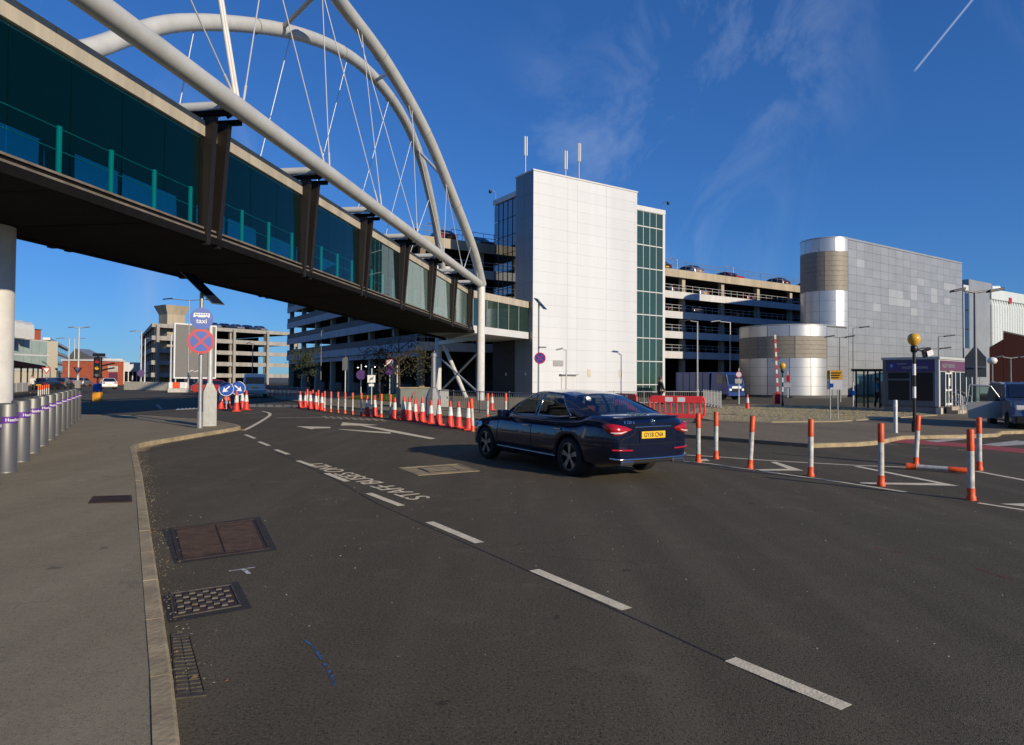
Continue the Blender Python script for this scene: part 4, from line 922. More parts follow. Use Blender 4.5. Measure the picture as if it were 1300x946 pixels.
def grid(m, fn, us, vs, smooth=True, flip=False):
    V = [fn(u, v) for v in vs for u in us]; n = len(us)
    F = [(j*n+i, j*n+i+1, (j+1)*n+i+1, (j+1)*n+i) for j in range(len(vs)-1) for i in range(n-1)]
    if flip: F = [f[::-1] for f in F]
    m.add(V, F, smooth)
mir = lambda p: Vector((p.x, -p.y, p.z))
def wheel(par, x, y, side, detail=True, name='wheel', r=WR, w=.235):
    # tyre is the wheel mesh; rim and hub are sub-parts
    c = Vector((x, y, r)); n = 28
    prof = [(r*.72,-w/2),(r*.93,-w/2),(r*.99,-w*.38),(r,-w*.2),(r,w*.2),(r*.99,w*.38),(r*.93,w/2),(r*.72,w/2)]
    V = []; 
    for rr, h in prof: V += [c+Vector((rr*math.cos(2*math.pi*k/n), h*side, rr*math.sin(2*math.pi*k/n))) for k in range(n)]
    F = [(i*n+k, i*n+(k+1)%n, (i+1)*n+(k+1)%n, (i+1)*n+k) for i in range(len(prof)-1) for k in range(n)]
    if side < 0: F = [f[::-1] for f in F]
    m = MB(); m.add(V, [f[::-1] for f in F], True); tyre = m.build(name, 'tyre', par)
    m = MB(); o = Vector((0, side, 0)); m.cyl(c+o*(-w*.45), c+o*(w*.12), r*.73, n=n); m.build('wheel_back', 'car_black', tyre)
    m = MB(); m.ring(c+o*(w*.30), o, r*.67, r*.745, w*.15, n)
    if detail:
        for k in range(5):
            a = 2*math.pi*k/5+.3
            for da in (-.13, .13):
                d0 = Vector((math.cos(a), 0, math.sin(a)))*r*.12; d1 = Vector((math.cos(a+da), 0, math.sin(a+da)))*r*.69
                mid = (d0+d1)/2; t = (d1-d0); m.obox(c+o*(w*.33)+mid, t/2, o*.012, t.cross(o).normalized()*.020)
        m.cyl(c+o*(w*.2), c+o*(w*.4), r*.17, n=14)
    else: m.cyl(c+o*(w*.15), c+o*(w*.36), r*.6, n=14)
    m.build('rim', 'alloy', tyre); return tyre
def saloon(name, label, loc, rot):
    t = thing(name, label, 'car', loc, rot)
    m = MB(); xs = [2.46*math.copysign(1-(1-abs(q))**1.35, q) for q in [1-i/48 for i in range(97)]]; secs = [section(x) for x in xs]; n = len(secs[0])
    for sg in (1, -1):
        V = [(x, sg*y, z) for x, s in zip(xs, secs) for (y, z) in s]
        F = [(i*n+k, i*n+k+1, (i+1)*n+k+1, (i+1)*n+k) for i in range(96) for k in range(n-1)]
        cutk = lambda i, k: k >= 8 and -1.80 < xs[i] < .92
        F = [f for f, (i, k) in zip(F, [(i, k) for i in range(96) for k in range(n-1)]) if not cutk(i, k)]
        if sg > 0: F = [f[::-1] for f in F]
        m.add(V, F, True)
        for i, fl in ((0, sg > 0), (96, sg < 0)):
            P = [(xs[i], sg*y, z) for y, z in secs[i]]; f = tuple(range(n)); m.add(P, [f if fl else f[::-1]])
    body = m.build('body', 'car_paint', t)
    w_ = body.modifiers.new('weld', 'WELD'); w_.merge_threshold = .0006
    m = MB(); m.box((-1.65,-.70,.19), (2.1,.70,.24)); m.box((-1.7,-.55,.242), (-.95,.55,.60)); m.box((1.25,-.55,.242), (2.0,.55,.60)); m.build('underbody', 'car_black', t)
    # greenhouse
    sA = [0, .035, .075, .11, .19, .27, .35, .425, .465, .53, .60, .67, .74, .80, .86, .93, 1.0]; tA = [0, .05, .25, .5, .72, .88, 1.0]
    for sg in (1, -1):
        gl = [(4, 7), (8, 13)]
        mg, mp_ = MB(), MB()
        for i in range(len(sA)-1):
            for j in range(len(tA)-1):
                s0, s1, t0, t1 = sA[i], sA[i+1], tA[j], tA[j+1]
                win = (3 <= i < 7 or 8 <= i < 13) and 1 <= j < 5
                P = [SIDE(s0, t0), SIDE(s1, t0), SIDE(s1, t1), SIDE(s0, t1)]
                if sg < 0: P = [mir(p) for p in P]
                else: P = P[::-1]
                (mg if win else mp_).add(P, [(3,2,1,0)], True)
        g = mg.build('side_window', 'car_glass', t); p = mp_.build('pillar', 'car_paint', t)
        for o_ in (g, p): q = o_.modifiers.new('weld', 'WELD'); q.merge_threshold = .0006
        for a, b in ((.108, .428), (.462, .803)):
            L_ = [SIDE(lerp(a, b, k/10), .045) for k in range(11)]+[SIDE(b, v) for v in (.3, .6, .885)]+[SIDE(lerp(b, a, k/10), .885) for k in range(1, 11)]+[SIDE(a, v) for v in (.6, .3, .05)]
            L_ = [Vector((q.x, sg*(q.y+.006), q.z)) for q in L_]
            m = MB(); m.tube(L_, .009, n=6); m.build('window_trim', 'chrome', t)
    m = MB()
    def roof(s, v):
        r = RAIL(s); y = lerp(-r.y, r.y, v); return Vector((r.x, y, r.z+.042*(1-(2*v-1)**2)))
    grid(m, roof, [k/14 for k in range(15)], [k/8 for k in range(9)], flip=True); m.build('roof', 'car_paint', t)
    def shield(s, bulge):
        def f(v, tt):
            b, r = BELT(s), RAIL(s); p = lerp(b, r, tt); y = lerp(-p.y, p.y, v); c = 1-(2*v-1)**2
            return Vector((p.x+bulge*c*(1-.45*tt), y, p.z+.035*c*tt+.012*c*(1-tt)))
        return f
    m = MB(); grid(m, shield(0, .17), [k/10 for k in range(11)], [0, .06, .3, .55, .8, .95, 1], flip=False); m.build('windscreen', 'car_glass', t)
    m = MB(); grid(m, shield(1, -.13), [k/10 for k in range(11)], [.05, .3, .55, .8, .93], flip=True); m.build('rear_window', 'car_glass', t)
    m = MB(); f = shield(1, -.13); grid(m, lambda v, tt: f(v, tt)+Vector((.003, 0, 0)), [k/10 for k in range(11)], [0, .05], flip=True); grid(m, f, [k/10 for k in range(11)], [.93, 1.0], flip=True); m.build('rear_window_surround', 'car_paint', t)
    m = MB(); m.add([(-1.80, -.68, 1.075), (-1.80, .68, 1.075), (-1.25, .70, 1.0), (-1.25, -.70, 1.0)], [(0,1,2,3)]); m.build('parcel_shelf', 'seat_cloth', t)
    # interior
    m = MB(); m.box((-1.7,-.78,.26), (1.1,.78,.34)); m.build('cabin_floor', 'car_black', t)
    for y in (-.37, .37):
        m = MB(); m.obox((.12, y, .55), (.26,0,0), (0,.24,0), (0,0,.12)); m.obox((-.2, y, .88), (.06,0,.02), (0,.23,0), (-.09,0,.30)); m.obox((-.31, y, 1.23), (.04,0,0), (0,.12,0), (0,0,.08)); m.build('front_seat', 'seat_cloth', t, bevel=.04)
        m = MB(); m.obox((-1.22, y, 1.13), (.04,0,0), (0,.12,0), (0,0,.075)); m.build('head_restraint', 'seat_red' if y > 0 else 'seat_cloth', t, bevel=.03)
    m = MB(); m.obox((-.85, 0, .55), (.27,0,0), (0,.66,0), (0,0,.12)); m.obox((-1.18, 0, .82), (.07,0,.02), (0,.66,0), (-.09,0,.26)); m.build('rear_bench', 'seat_cloth', t, bevel=.05)
    m = MB(); m.obox((.75, 0, .86), (.2,0,0), (0,.72,0), (0,0,.10)); m.build('dashboard', 'car_black', t, bevel=.04)
    m = MB(); m.torus((.42,-.37,.92), (-.9,0,.4), .18, .017, 20, 6); m.build('steering_wheel', 'car_black', t)
    for ax in (AXF, AXR):
        for sg in (1, -1):
            wheel(t, ax, sg*.79, sg)
    for sg in (1, -1):
        m = MB()                                        # shut lines
        for x0, x1 in ((1.08, 1.12), (-.14, -.16), (-1.04, -1.20)):
            P = [sidept(lerp(x0, x1, k/8)-(.12*math.sin(k/8*2.2) if x1 == -1.20 and k < 6 else 0), lerp(.93, .30, k/8), .003) for k in range(9)]; P = [Vector((p.x, sg*p.y, p.z)) for p in P]
            m.tube(P, .004, n=4)
        m.build('shut_line', 'car_black', t)
        for x in (.02, -1.0):
            c = sidept(x, .80, .02); m = MB(); m.obox((c.x, sg*c.y, c.z), (.10,0,0), (0,.010,0), (0,0,.013)); m.build('door_handle', 'chrome', t, bevel=.006)
        P = [sidept(lerp(1.1, -.92, k/10), .33-.02*k/10, .004) for k in range(11)]; m = MB(); m.tube([Vector((p.x, sg*p.y, p.z)) for p in P], .012, n=6); m.build('sill_trim', 'chrome', t)
        c = Vector((.72, sg*1.0, .99)); m = MB(); m.obox(c, (.06,sg*.02,0), (-.02,sg*.10,0), (0,0,.07)); m.obox((.72, sg*.89, .965), (.03,0,0), (0,.05,0), (0,0,.02)); m.build('door_mirror', 'car_paint', t, bevel=.03)
        # tail lamp
        pl = [(-2.468, .47), (-2.47, .58), (-2.458, .68), (-2.425, .775), (-2.37, .83), (-2.30, .858), (-2.22, .875)]
        zz = [(.86, .865), (.815, .90), (.775, .925), (.765, .945), (.775, .955), (.82, .95), (.88, .93)]
        m = MB(); V = [(x-.014, sg*(y+.014), z) for (x, y), (z0, z1) in zip(pl, zz) for z in (z0, z1)]
        V += [(x+.03, sg*(y-.03), z) for (x, y), (z0, z1) in zip(pl, zz) for z in (z0, z1)]; q = len(pl)*2
        F = []
        for k in range(len(pl)-1): F += [(2*k, 2*k+2, 2*k+3, 2*k+1), (2*k+1, 2*k+3, q+2*k+3, q+2*k+1), (2*k+2, 2*k, q+2*k, q+2*k+2)]
        if sg > 0: F = [f_[::-1] for f_ in F]
        m.add(V, F, True); tl = m.build('tail_lamp', 'tail_red', t)
        m = MB(); m.tube([Vector((x-.022, sg*(y+.02), lerp(z0, z1, .22))) for (x, y), (z0, z1) in list(zip(pl, zz))[1:5]], [.008, .016, .017, .006], n=6); m.build('lamp_insert', 'tail_white', tl)
        m = MB(); m.tube([(-2.472, sg*.46, .52), (-2.472, sg*.62, .525), (-2.452, sg*.74, .53), (-2.40, sg*.825, .535)], .016, n=6); m.build('reflector', 'tail_red', t)
        m = MB(); m.obox((-2.45, sg*.56, .315), (.03,0,0), (0,.13,0), (0,0,.036)); m.build('tailpipe', 'chrome', t, bevel=.015)
        m = MB(); m.obox((-2.482, sg*.56, .315), (.004,0,0), (0,.105,0), (0,0,.022)); m.build('tailpipe_mouth', 'black', t)
        c = sidept(-.98+1.9-.0, .5)
        m = MB(); V = [Vector((2.38, sg*.70, .62)), Vector((2.15, sg*.86, .66)), Vector((2.1, sg*.86, .76)), Vector((2.36, sg*.66, .73))]; m.obox((2.24, sg*.765, .69), (.13,-sg*.085,.0), (.02,sg*.03,0), (0,0,.055)); m.build('headlamp', 'tail_white', t, bevel=.02)
    m = MB(); m.tube([(-2.36,-.845,.40),(-2.44,-.765,.385),(-2.475,-.6,.375),(-2.482,0,.372),(-2.475,.6,.375),(-2.44,.765,.385),(-2.36,.845,.40)], .018, n=8); m.build('bumper_trim', 'chrome', t)
    m = MB(); m.obox((-2.44,0,.34), (.03,0,0), (0,.70,0), (0,0,.03)); m.build('diffuser', 'car_black', t, bevel=.01)
    m = MB(); m.tube([(-2.462,-.40,.893),(-2.474,0,.897),(-2.462,.40,.893)], .013, n=6); m.build('boot_trim', 'chrome', t)
    m = MB(); m.tube([(-2.4625,-.70,.615),(-2.4625,.70,.615)], .0035, n=4)
    for sg in (1, -1): m.tube([(-2.4625,sg*.70,.615),(-2.4625,sg*.66,.70),(-2.4625,sg*.40,.78),(-2.4625,sg*.385,.90)], .0035, n=4)
    m.build('boot_shut_line', 'black', t)
    m = MB(); m.obox((-2.463,0,.745), (.006,0,0), (0,.30,0), (0,0,.10)); m.build('plate_recess', 'car_paint', t)
    m = MB(); m.box((-2.478,-.26,.705), (-2.470,.26,.82)); pl_ = m.build('number_plate', 'plate_yellow', t)
    text('plate_lettering', 'GY18 CNA', .105, 'black', pl_, (-2.480, 0, .727), (0,-1,0), (0,0,1), .001, 'CENTER', .86, .0012)
    em = Vector((-2.448, 0, .975)); m = MB(); m.torus(em, (-1,0,.35), .044, .006, 20, 6)
    for k in range(3): a = math.pi/2+k*2*math.pi/3; m.cyl(em, em+Vector((-.0, math.cos(a)*.042, math.sin(a)*.042)), .008, .002, n=5)
    m.build('star_emblem', 'chrome', t)
    text('model_lettering', 'E 220 d', .062, 'chrome', t, (-2.455, .62, .955), (-.08,-1,0), (.25,0,1), .002, 'LEFT', 1.1)
    m = MB(); m.tube([(-2.30,-.72,1.045),(-2.38,-.4,1.056),(-2.40,0,1.062),(-2.38,.4,1.056),(-2.30,.72,1.045)], .016, n=8); m.build('boot_lip', 'car_paint', t)
    m = MB(); f = shield(1, -.13); c = f(.86, .78); m.lathe([(.055, 0), (.055, .003)], (0,0,0), 16); mt = Matrix.Translation(c+Vector((-.004,0,.004))) @ Matrix.Rotation(R(-52), 4, 'Y'); m.v = [mt @ v for v in m.v]; m.build('window_sticker', 'white', t)
    return t
hd_ = math.atan2(.852, -.523)
saloon('saloon_car', 'dark blue saloon car with a yellow rear plate driving past the cones', (1.06, 13.45, 0), hd_)
# ================================================================== small vehicles seen far off
def hatch_parts():
    r = thing('parked_car', 'x', 'car')
    prof = [(2.1,.30),(2.15,.55),(2.0,.72),(1.15,.92),(.45,1.38),(-.2,1.47),(-1.2,1.45),(-1.8,1.0),(-2.05,.92),(-2.1,.45),(-2.0,.28)]
    def shell(P, w0, w1, zt):
        m = MB(); n = len(P); V = []
        for s in (-1, 1): V += [(x, s*(w0 if z < .95 else lerp(w0, w1, (z-.95)/.5)), z) for x, z in P]
        F = [tuple(range(n)), tuple(range(2*n-1, n-1, -1))]+[(i, n+i, n+(i+1)%n, (i+1)%n) for i in range(n)]
        m.add(V, F); return m
    shell(prof, .88, .62, 1.47).build('body', 'car_dark', r, bevel=.05)
    m = MB()
    for s in (-1, 1):
        q = [(1.0,.96),(.42,1.36),(-1.15,1.41),(-1.65,1.0)]; f = lambda z: s*(lerp(.88, .62, (z-.95)/.5)+.012)
        V = [(x, f(z), z) for x, z in q]; m.add(V, [(0,1,2,3) if s < 0 else (3,2,1,0)])
    for q in ([(1.16,.95),(.50,1.38)], [(-1.80,1.02),(-1.25,1.42)]):
        (x0, z0), (x1, z1) = q; e = .02 if x0 > 0 else -.02
        V = [(x0+e,-.76,z0),(x0+e,.76,z0),(x1+e,.55,z1),(x1+e,-.55,z1)]; m.add(V, [(0,1,2,3) if x0 > 0 else (3,2,1,0)])
    m.build('glazing', 'solar', r)
    for x in (1.35, -1.3):
        for s in (-1, 1):
            m = MB(); m.cyl((x, s*.66, .31), (x, s*.87, .31), .31, n=14); m.build('wheel', 'tyre', r)
    for s in (-1, 1):
        m = MB(); m.obox((-2.06, s*.66, .80), (.05,0,0), (0,.15,0), (0,0,.08)); m.build('tail_lamp', 'tail_red', r)
    m = MB(); m.box((-2.125,-.26,.55), (-2.115,.26,.67)); m.build('number_plate', 'plate_yellow', r)
    return r
hatch0 = hatch_parts(); used_h = [False]
def parked(loc, rot, label, mat, group=None):
    r = hatch0 if not used_h[0] else dup(hatch0)
    used_h[0] = True; r.location = loc; r.rotation_euler = (0,0,rot); r['label'] = label
    if group: r['group'] = group
    for c in r.children:
        if c.name.startswith('body'):
            c.material_slots[0].link = 'OBJECT'; c.material_slots[0].material = MATS[mat]
    return r
zr = 15.2-.18; ang = math.atan2(DF.y, DF.x)
gR = 'cars parked on the car park roof'
def roofp(t, off): p = lerp(C0, FE, t)+NF*off; return Vector((p.x, p.y, zr))
parked(roofp(.055, 3.2), ang+math.pi/2, 'red car parked on the roof deck near the corner above the bridge', 'car_red', gR)
parked(roofp(.115, 3.2), ang-math.pi/2, 'dark car on the roof deck between the red car and the tower', 'car_dark', gR)
parked(roofp(.165, 3.2), ang+math.pi/2, 'silver car on the roof deck close to the shaded tower glass', 'car_silver', gR)
for tt, mt, lb in ((.47, 'car_dark', 'dark car on the roof deck just right of the glazed stair end'), (.55, 'car_silver', 'silver car on the roof deck behind the railing beside the glazed stair end'), (.66, 'car_red', 'red car on the middle of the sunny roof deck'), (.80, 'car_dark', 'black car on the roof deck near the silver drum building'), (.9, 'car_silver', 'pale car on the roof deck behind the silver drum building')):
    parked(roofp(tt, 3.2), ang+math.pi/2*(1 if mt != 'car_red' else -1), lb, mt, gR)
fz = 12.7-.18; d2_ = (V2((cB.x,168))-V2(cA)).normalized(); n2_ = Vector((-d2_.y, d2_.x)); a2 = math.atan2(d2_.y, d2_.x)
for i, u in enumerate((.42, .50, .58, .66, .75)):
    p = lerp(V2(cA), V2((cB.x,168)), u)+n2_*3.2; parked((*p, fz), a2-math.pi/2, ('dark' if i % 2 else 'silver')+' car parked nose out in the row on the far car park roof', 'car_dark' if i % 2 else 'car_silver', 'cars on the far car park roof')
# cars on the decks of the main car park
for z, tt in ((12.5,.50),(12.5,.57),(12.5,.70),(10.05,.49),(10.05,.555),(10.05,.66),(7.6,.50),(7.6,.58),(5.15,.52)):
    p = lerp(C0, FE, tt)+NF*3.6; parked((p.x, p.y, z-.18), ang+math.pi/2, 'car parked nose to the railing on a shaded deck of the main car park', random.choice(['car_dark','car_silver','car_red']), 'cars on the main car park decks')
# small white van with its back to the camera
def bodybox(t, name, mat, prof, w, bevel=.06, top_in=.12, zin=1.0):
    m = MB(); n = len(prof); zt = max(z for _, z in prof); V = []
    for s in (-1, 1): V += [(x, s*(w if z < zin else w-top_in*(z-zin)/(zt-zin)), z) for x, z in prof]
    m.add(V, [tuple(range(n)), tuple(range(2*n-1, n-1, -1))]+[(i, n+i, n+(i+1)%n, (i+1)%n) for i in range(n)]); return m.build(name, mat, t, bevel=bevel)
b_ = G(323,504.5); wv = thing('white_van', 'small silver white van seen from behind beyond the blue arrow signs', 'van', b_, math.atan2(.92, -.36))
bodybox(wv, 'body', 'van_white', [(2.2,.35),(2.2,.75),(1.5,1.05),(.9,1.85),(-2.1,1.95),(-2.25,1.1),(-2.25,.35)], .92)
m = MB(); m.box((-2.27,-.70,1.15), (-2.20,.70,1.68)); m.build('rear_window', 'solar', wv, bevel=.03)
m = MB(); m.box((-2.33,-.85,.38), (-2.262,.85,.62)); m.build('bumper', 'grey_trim', wv)
for s in (-1, 1):
    m = MB(); m.box((-2.28,s*.84-.06,.75), (-2.2,s*.84+.06,1.25)); m.build('tail_lamp', 'tail_red', wv)
    for x in (1.35, -1.35): m = MB(); m.cyl((x,s*.72,.33), (x,s*.93,.33), .33, n=14); m.build('wheel', 'tyre', wv)
m = MB(); m.box((-2.275,-.26,.78), (-2.258,.26,.90)); m.build('number_plate', 'plate_yellow', wv)
# dark blue van with open grey driver's door
b_ = AT(1288,546,23.2); vang = math.atan2(-.90, -.42)
vn = thing('parked_van', 'dark blue van facing the road with its grey front door swung open', 'van', (b_.x+1.35, 24.3, .0), vang)
bodybox(vn, 'body', 'van_blue', [(2.2,.28),(2.28,.55),(2.2,.88),(1.95,1.02),(1.15,1.12),(.55,1.60),(.3,1.66),(-2.2,1.68),(-2.3,.9),(-2.3,.30)], .95, .07, .16, 1.0)
m = MB(); V = [(1.18,-.84,1.14),(1.18,.84,1.14),(.585,.73,1.575),(.585,-.73,1.575)]; m.add([Vector(v)+Vector((.022,0,.02)) for v in V], [(0,1,2,3)]); m.build('windscreen', 'solar', vn)
m = MB(); m.obox((2.27,0,.66), (.03,0,0), (0,.62,0), (0,0,.09)); m.build('grille', 'car_black', vn, bevel=.02)
m = MB(); m.obox((2.28,0,.42), (.04,0,0), (0,.86,0), (0,0,.12)); m.build('bumper', 'car_black', vn, bevel=.03)
m = MB(); m.obox((2.325,0,.46), (.006,0,0), (0,.26,0), (0,0,.057)); m.build('number_plate', 'grey_trim', vn)
m = MB(); m.obox((2.305,0,.70), (.006,0,0), (0,.05,.05), (0,-.04,.04)); m.build('badge', 'chrome', vn)
m = MB(); m.tube([(2.30,-.6,.585),(2.315,0,.57),(2.30,.6,.585)], .012, n=6); m.build('grille_bar', 'chrome', vn)
for s in (-1, 1):
    m = MB(); m.obox((2.14,s*.76,.80), (.10,-s*.05,.02), (0.02,s*.14,0), (0,0,.085)); m.build('headlamp', 'galv_pale', vn, bevel=.03)
    for x in (1.45, -1.45): m = MB(); m.cyl((x,s*.74,.33), (x,s*.96,.33), .33, n=16); m.build('wheel', 'tyre', vn)
m = MB(); m.obox((.95,-1.1,1.12), (.05,0,0), (0,.10,0), (0,0,.12)); m.obox((.9,-.97,1.05), (.02,0,0), (0,.06,0), (0,0,.02)); m.build('door_mirror', 'car_black', vn, bevel=.03)
# the door hangs on the vehicle's right side (picture left) and opens outwards
hx, hy = .98, -.97; dv = Vector((.10, -.995, 0))
def dp(u, z, o=0): return Vector((hx, hy, 0))+dv*u+Vector((0,0,z))+Vector((dv.y,-dv.x,0))*o
def doorquad(P, th, name, mat):
    m = MB(); n = len(P); V = [dp(u, z, -th) for u, z in P]+[dp(u, z, th) for u, z in P]
    m.add(V, [tuple(range(n))[::-1], tuple(range(n, 2*n))]+[(i, (i+1)%n, n+(i+1)%n, n+i) for i in range(n)]); return m.build(name, mat, vn)
dr_ = doorquad([(.02,.42),(1.02,.38),(1.08,.95),(.02,1.0)], .035, 'open_door', 'van_grey')
tag(dr_, 'pale grey front door swung wide open')
for a, b in (((.02,1.0),(.36,1.52)), ((.36,1.52),(1.0,1.56)), ((1.0,1.56),(1.08,.95))):
    m = MB(); m.cyl(dp(*a), dp(*b), .032, n=6); m.build('door_frame', 'van_grey', vn)
doorquad([(.06,1.01),(1.05,.97),(.98,1.53),(.37,1.50)], .006, 'door_glass', 'shelter_glass')
m = MB(); m.obox(dp(.85,.84,.04), dv*.09, (0,0,.015), (.02,0,0)); m.build('door_handle', 'car_black', vn)
# blue lorry beside the drum
b_ = G(930,508.3); lo = thing('blue_lorry', 'small blue lorry with a high sided body parked beside the silver drum', 'lorry', (b_.x-1.0, b_.y+3.2, 0), math.atan2(-.86, .51))
for nm, mt, a, b in (('chassis','car_black',(-3.0,-.7,.45),(2.9,.7,.62)), ('load_body','truck_blue',(-3.1,-1.0,.65),(.95,1.0,2.35))):
    m = MB(); m.box(a, b); m.build(nm, mt, lo, bevel=.04)
bodybox(lo, 'cab', 'truck_blue', [(2.95,.45),(3.0,1.25),(2.72,2.2),(2.45,2.35),(1.05,2.35),(1.05,.62),(1.5,.45)], 1.0, .05, .08, 1.4)
m = MB(); m.add([(3.02,-.86,1.32),(3.02,.86,1.32),(2.76,.80,2.15),(2.76,-.80,2.15)], [(0,1,2,3)]); m.build('windscreen', 'solar', lo)
for s in (-1, 1):
    m = MB(); m.add([(2.75,s*1.008,1.38),(2.6,s*.965,2.1),(1.75,s*.965,2.1),(1.75,s*1.008,1.38)], [(0,1,2,3) if s > 0 else (3,2,1,0)]); m.build('side_window', 'solar', lo)
    for x in (2.15, -1.9): m = MB(); m.cyl((x,s*.68,.42), (x,s*.98,.42), .42, n=16); m.build('wheel', 'tyre', lo)
    m = MB(); m.obox((3.0,s*.74,.88), (.04,0,0), (0,.14,0), (0,0,.09)); m.build('headlamp', 'white', lo)
    m = MB(); m.obox((2.7,s*1.18,1.75), (.05,0,0), (0,.09,0), (0,0,.2)); m.cyl((2.62,s*.97,1.9), (2.7,s*1.12,1.85), .02, n=5); m.build('door_mirror', 'car_black', lo)
m = MB(); m.box((2.985,-.55,.98), (3.03,.55,1.16)); m.build('front_badge_panel', 'white', lo); m = MB(); m.box((2.99,-.62,.72), (3.04,.62,.94)); m.build('grille', 'car_black', lo)
m = MB(); m.box((2.9,-1.0,.36), (3.06,1.0,.60)); m.build('bumper', 'truck_blue', lo)
for k in range(6):
    m = MB(); m.box((-3.05+k*.78,-1.035,.68), (-2.98+k*.78,-1.003,2.33)); m.build('side_rib', 'truck_blue', lo)
# ================================================================== bollards
bb = [(7,598),(25.3,586),(40.7,575.3),(53.6,566),(63.3,559),(72,551),(78.4,545.6),(84,541.5),(89,538),(93.5,535),(97,532)]
B0, B1 = G(7,599.5,.1), G(97,531.5,.1)
gB = 'steel bollards along the pavement'
lb = 'brushed steel bollard with a purple band in the row along the pavement'
b0 = thing('bollard', lb, 'bollard', B0, 0, gB)
m = MB(); m.lathe([(.165,0),(.165,.02),(.148,.03),(.148,1.10),(.142,1.118),(.0,1.124)][:-1]+[(.10,1.124)], (0,0,0), 28); m.build('shaft', 'brushed_steel', b0)
m = MB(); m.lathe([(.1492,.80),(.1492,.91)], (0,0,0), 28); bnd = m.build('band', 'purple', b0)
def wrap_text(body, r, z, size, mat, parent, a_c):
    c = bpy.data.curves.new('t', 'FONT'); c.body = body; c.size = size; c.align_x = 'CENTER'; c.extrude = .0008; c.offset = .0008
    t = bpy.data.objects.new('t', c); COL.objects.link(t); bpy.context.view_layer.update()
    me = bpy.data.meshes.new_from_object(t.evaluated_get(bpy.context.evaluated_depsgraph_get())); bpy.data.objects.remove(t); bpy.data.curves.remove(c)
    for v in me.vertices:
        a = a_c+v.co.x/r; rr = r+v.co.z; v.co = Vector((rr*math.cos(a), rr*math.sin(a), z+v.co.y))
    me.name = 'band_lettering'; return link('band_lettering', me, mat, parent)
for k in range(2): wrap_text('Heathrow', .151, .832, .075, 'white', bnd, R(-2+180*k))
for i in range(1, len(bb)+1):
    p = lerp(B0, B1, (i)/(len(bb)-1)) if i < len(bb) else lerp(B0, B1, -1/(len(bb)-1))
    dup(b0, p, random.uniform(-.25, .35))
# ================================================================== flexible posts
gP = 'orange and white flexible posts around the painted island'
lbP = 'orange topped white flexible post standing on the painted island edge'
fp = thing('lane_post', lbP, 'traffic post', (0,0,0), 0, gP)
m = MB(); m.lathe([(.045,.17),(.045,.70)], (0,0,0), 16); m.build('shaft', 'white_dirty', fp)
m = MB(); m.lathe([(.065,0),(.062,.05),(.052,.07),(.052,.17)], (0,0,0), 16); m.build('foot', 'orange', fp)
m = MB(); m.lathe([(.048,.695),(.048,.99),(.04,1.0)], (0,0,0), 16); m.build('cap_sleeve', 'orange', fp)
posts = [(886.5,587,0),(909,582.6,0),(952,595,.055),(1029,604.8,.01),(1118.6,617,0),(1162.4,591.2,.06),(1233,635,-.005),(1243.3,597.2,0)]
for i, (x, y, l) in enumerate(posts):
    p = G(x, y); o = fp if i == 0 else dup(fp)
    o.location = (p.x, p.y, 0); o.rotation_euler = (random.uniform(-.015,.015), l, random.uniform(0, 6))
    o.rotation_euler = Matrix.Rotation(l, 3, 'Y').to_euler()
    if abs(l) > .05: o['label'] = 'orange topped flexible post leaning aside ' + ('in front of the red crossing surface' if x > 1100 else 'beside the shallow painted chevron'); 
pa, pb = G(1151,592.5,.052), G(1229,598.3,.052); d = (pb-pa); fl = dup(fp, pa, label='flexible post lying flat on the road at the foot of a leaning post')
fl.rotation_euler = (Matrix.Rotation(math.atan2(d.y, d.x), 3, 'Z') @ Matrix.Rotation(math.pi/2, 3, 'Y')).to_euler(); fl.location = pa+Vector((0,0,.013))
fl.scale = (1, 1, d.length)
gQ = 'orange and white posts along the cone line'
for x, y in ((390,515.5),(397,518),(404,518.5),(412,522),(420,523.3),(429,524.3),(438,525.2),(447.5,526.5),(458.5,527.6),(484,530),(495.5,531.5),(619,531.5),(642,531)):
    p = G(x, y); z = 0 if x < 600 else .098; q = G(x, y, z); o = dup(fp, (q.x, q.y, z), 0, 'slim orange topped white post in the line between the traffic cones', gQ)
slim = dup(fp, None, 0, 'slim orange topped post pressed against the last cone of the line', gQ); p = G(600.5,548); slim.location = (p.x, p.y, 0); slim.rotation_euler = (0, -.06, 0); slim.scale = (1.15, 1.15, 1.05)
# ================================================================== cones
gC = 'red and white traffic cones in the long line'
lbC = 'red traffic cone with a white sleeve standing in the long line'
cn = thing('traffic_cone', lbC, 'traffic cone', (0,0,0), 0, gC)
m = MB(); m.box((-.17,-.17,0), (.17,.17,.045)); m.build('base', 'cone_red', cn, bevel=.02)
m = MB(); m.lathe([(.145,.045),(.132,.08),(.096,.40)], (0,0,0), 18); m.build('body', 'cone_red', cn)
m = MB(); m.lathe([(.098,.395),(.062,.70)], (0,0,0), 18); m.build('sleeve', 'cone_white', cn)
m = MB(); m.lathe([(.061,.695),(.040,.88),(.035,.90)], (0,0,0), 18); m.build('tip', 'cone_red', cn)
first = True
for x, y, z in ((381,518,0),(387.5,517.5,0),(394,519.3,0),(401,520.3,0),(408.5,521.3,0),(466,528.3,0),(475.5,529,0),(501,532.3,0),(512.5,532.7,0),(519.5,533.5,0),(527,535,0),(536,536.3,0),(547,538,0),(557,540,0),(571.5,542,0),(582,543.8,0),(594.5,546,0)):
    p = G(x, y, z); o = cn if first else dup(cn); first = False
    o.location = p; o.rotation_euler = (0, 0, random.uniform(0, 1.5)); s = random.uniform(.96, 1.05); o.scale = (s, s, s)
def xcone(px, py, z, label, grp=None, s=1.0):
    o = dup(cn, G(px, py, z), random.uniform(0, 1.5), label); o.scale = (s, s, s)
    if grp: o['group'] = grp
    else: del o['group']
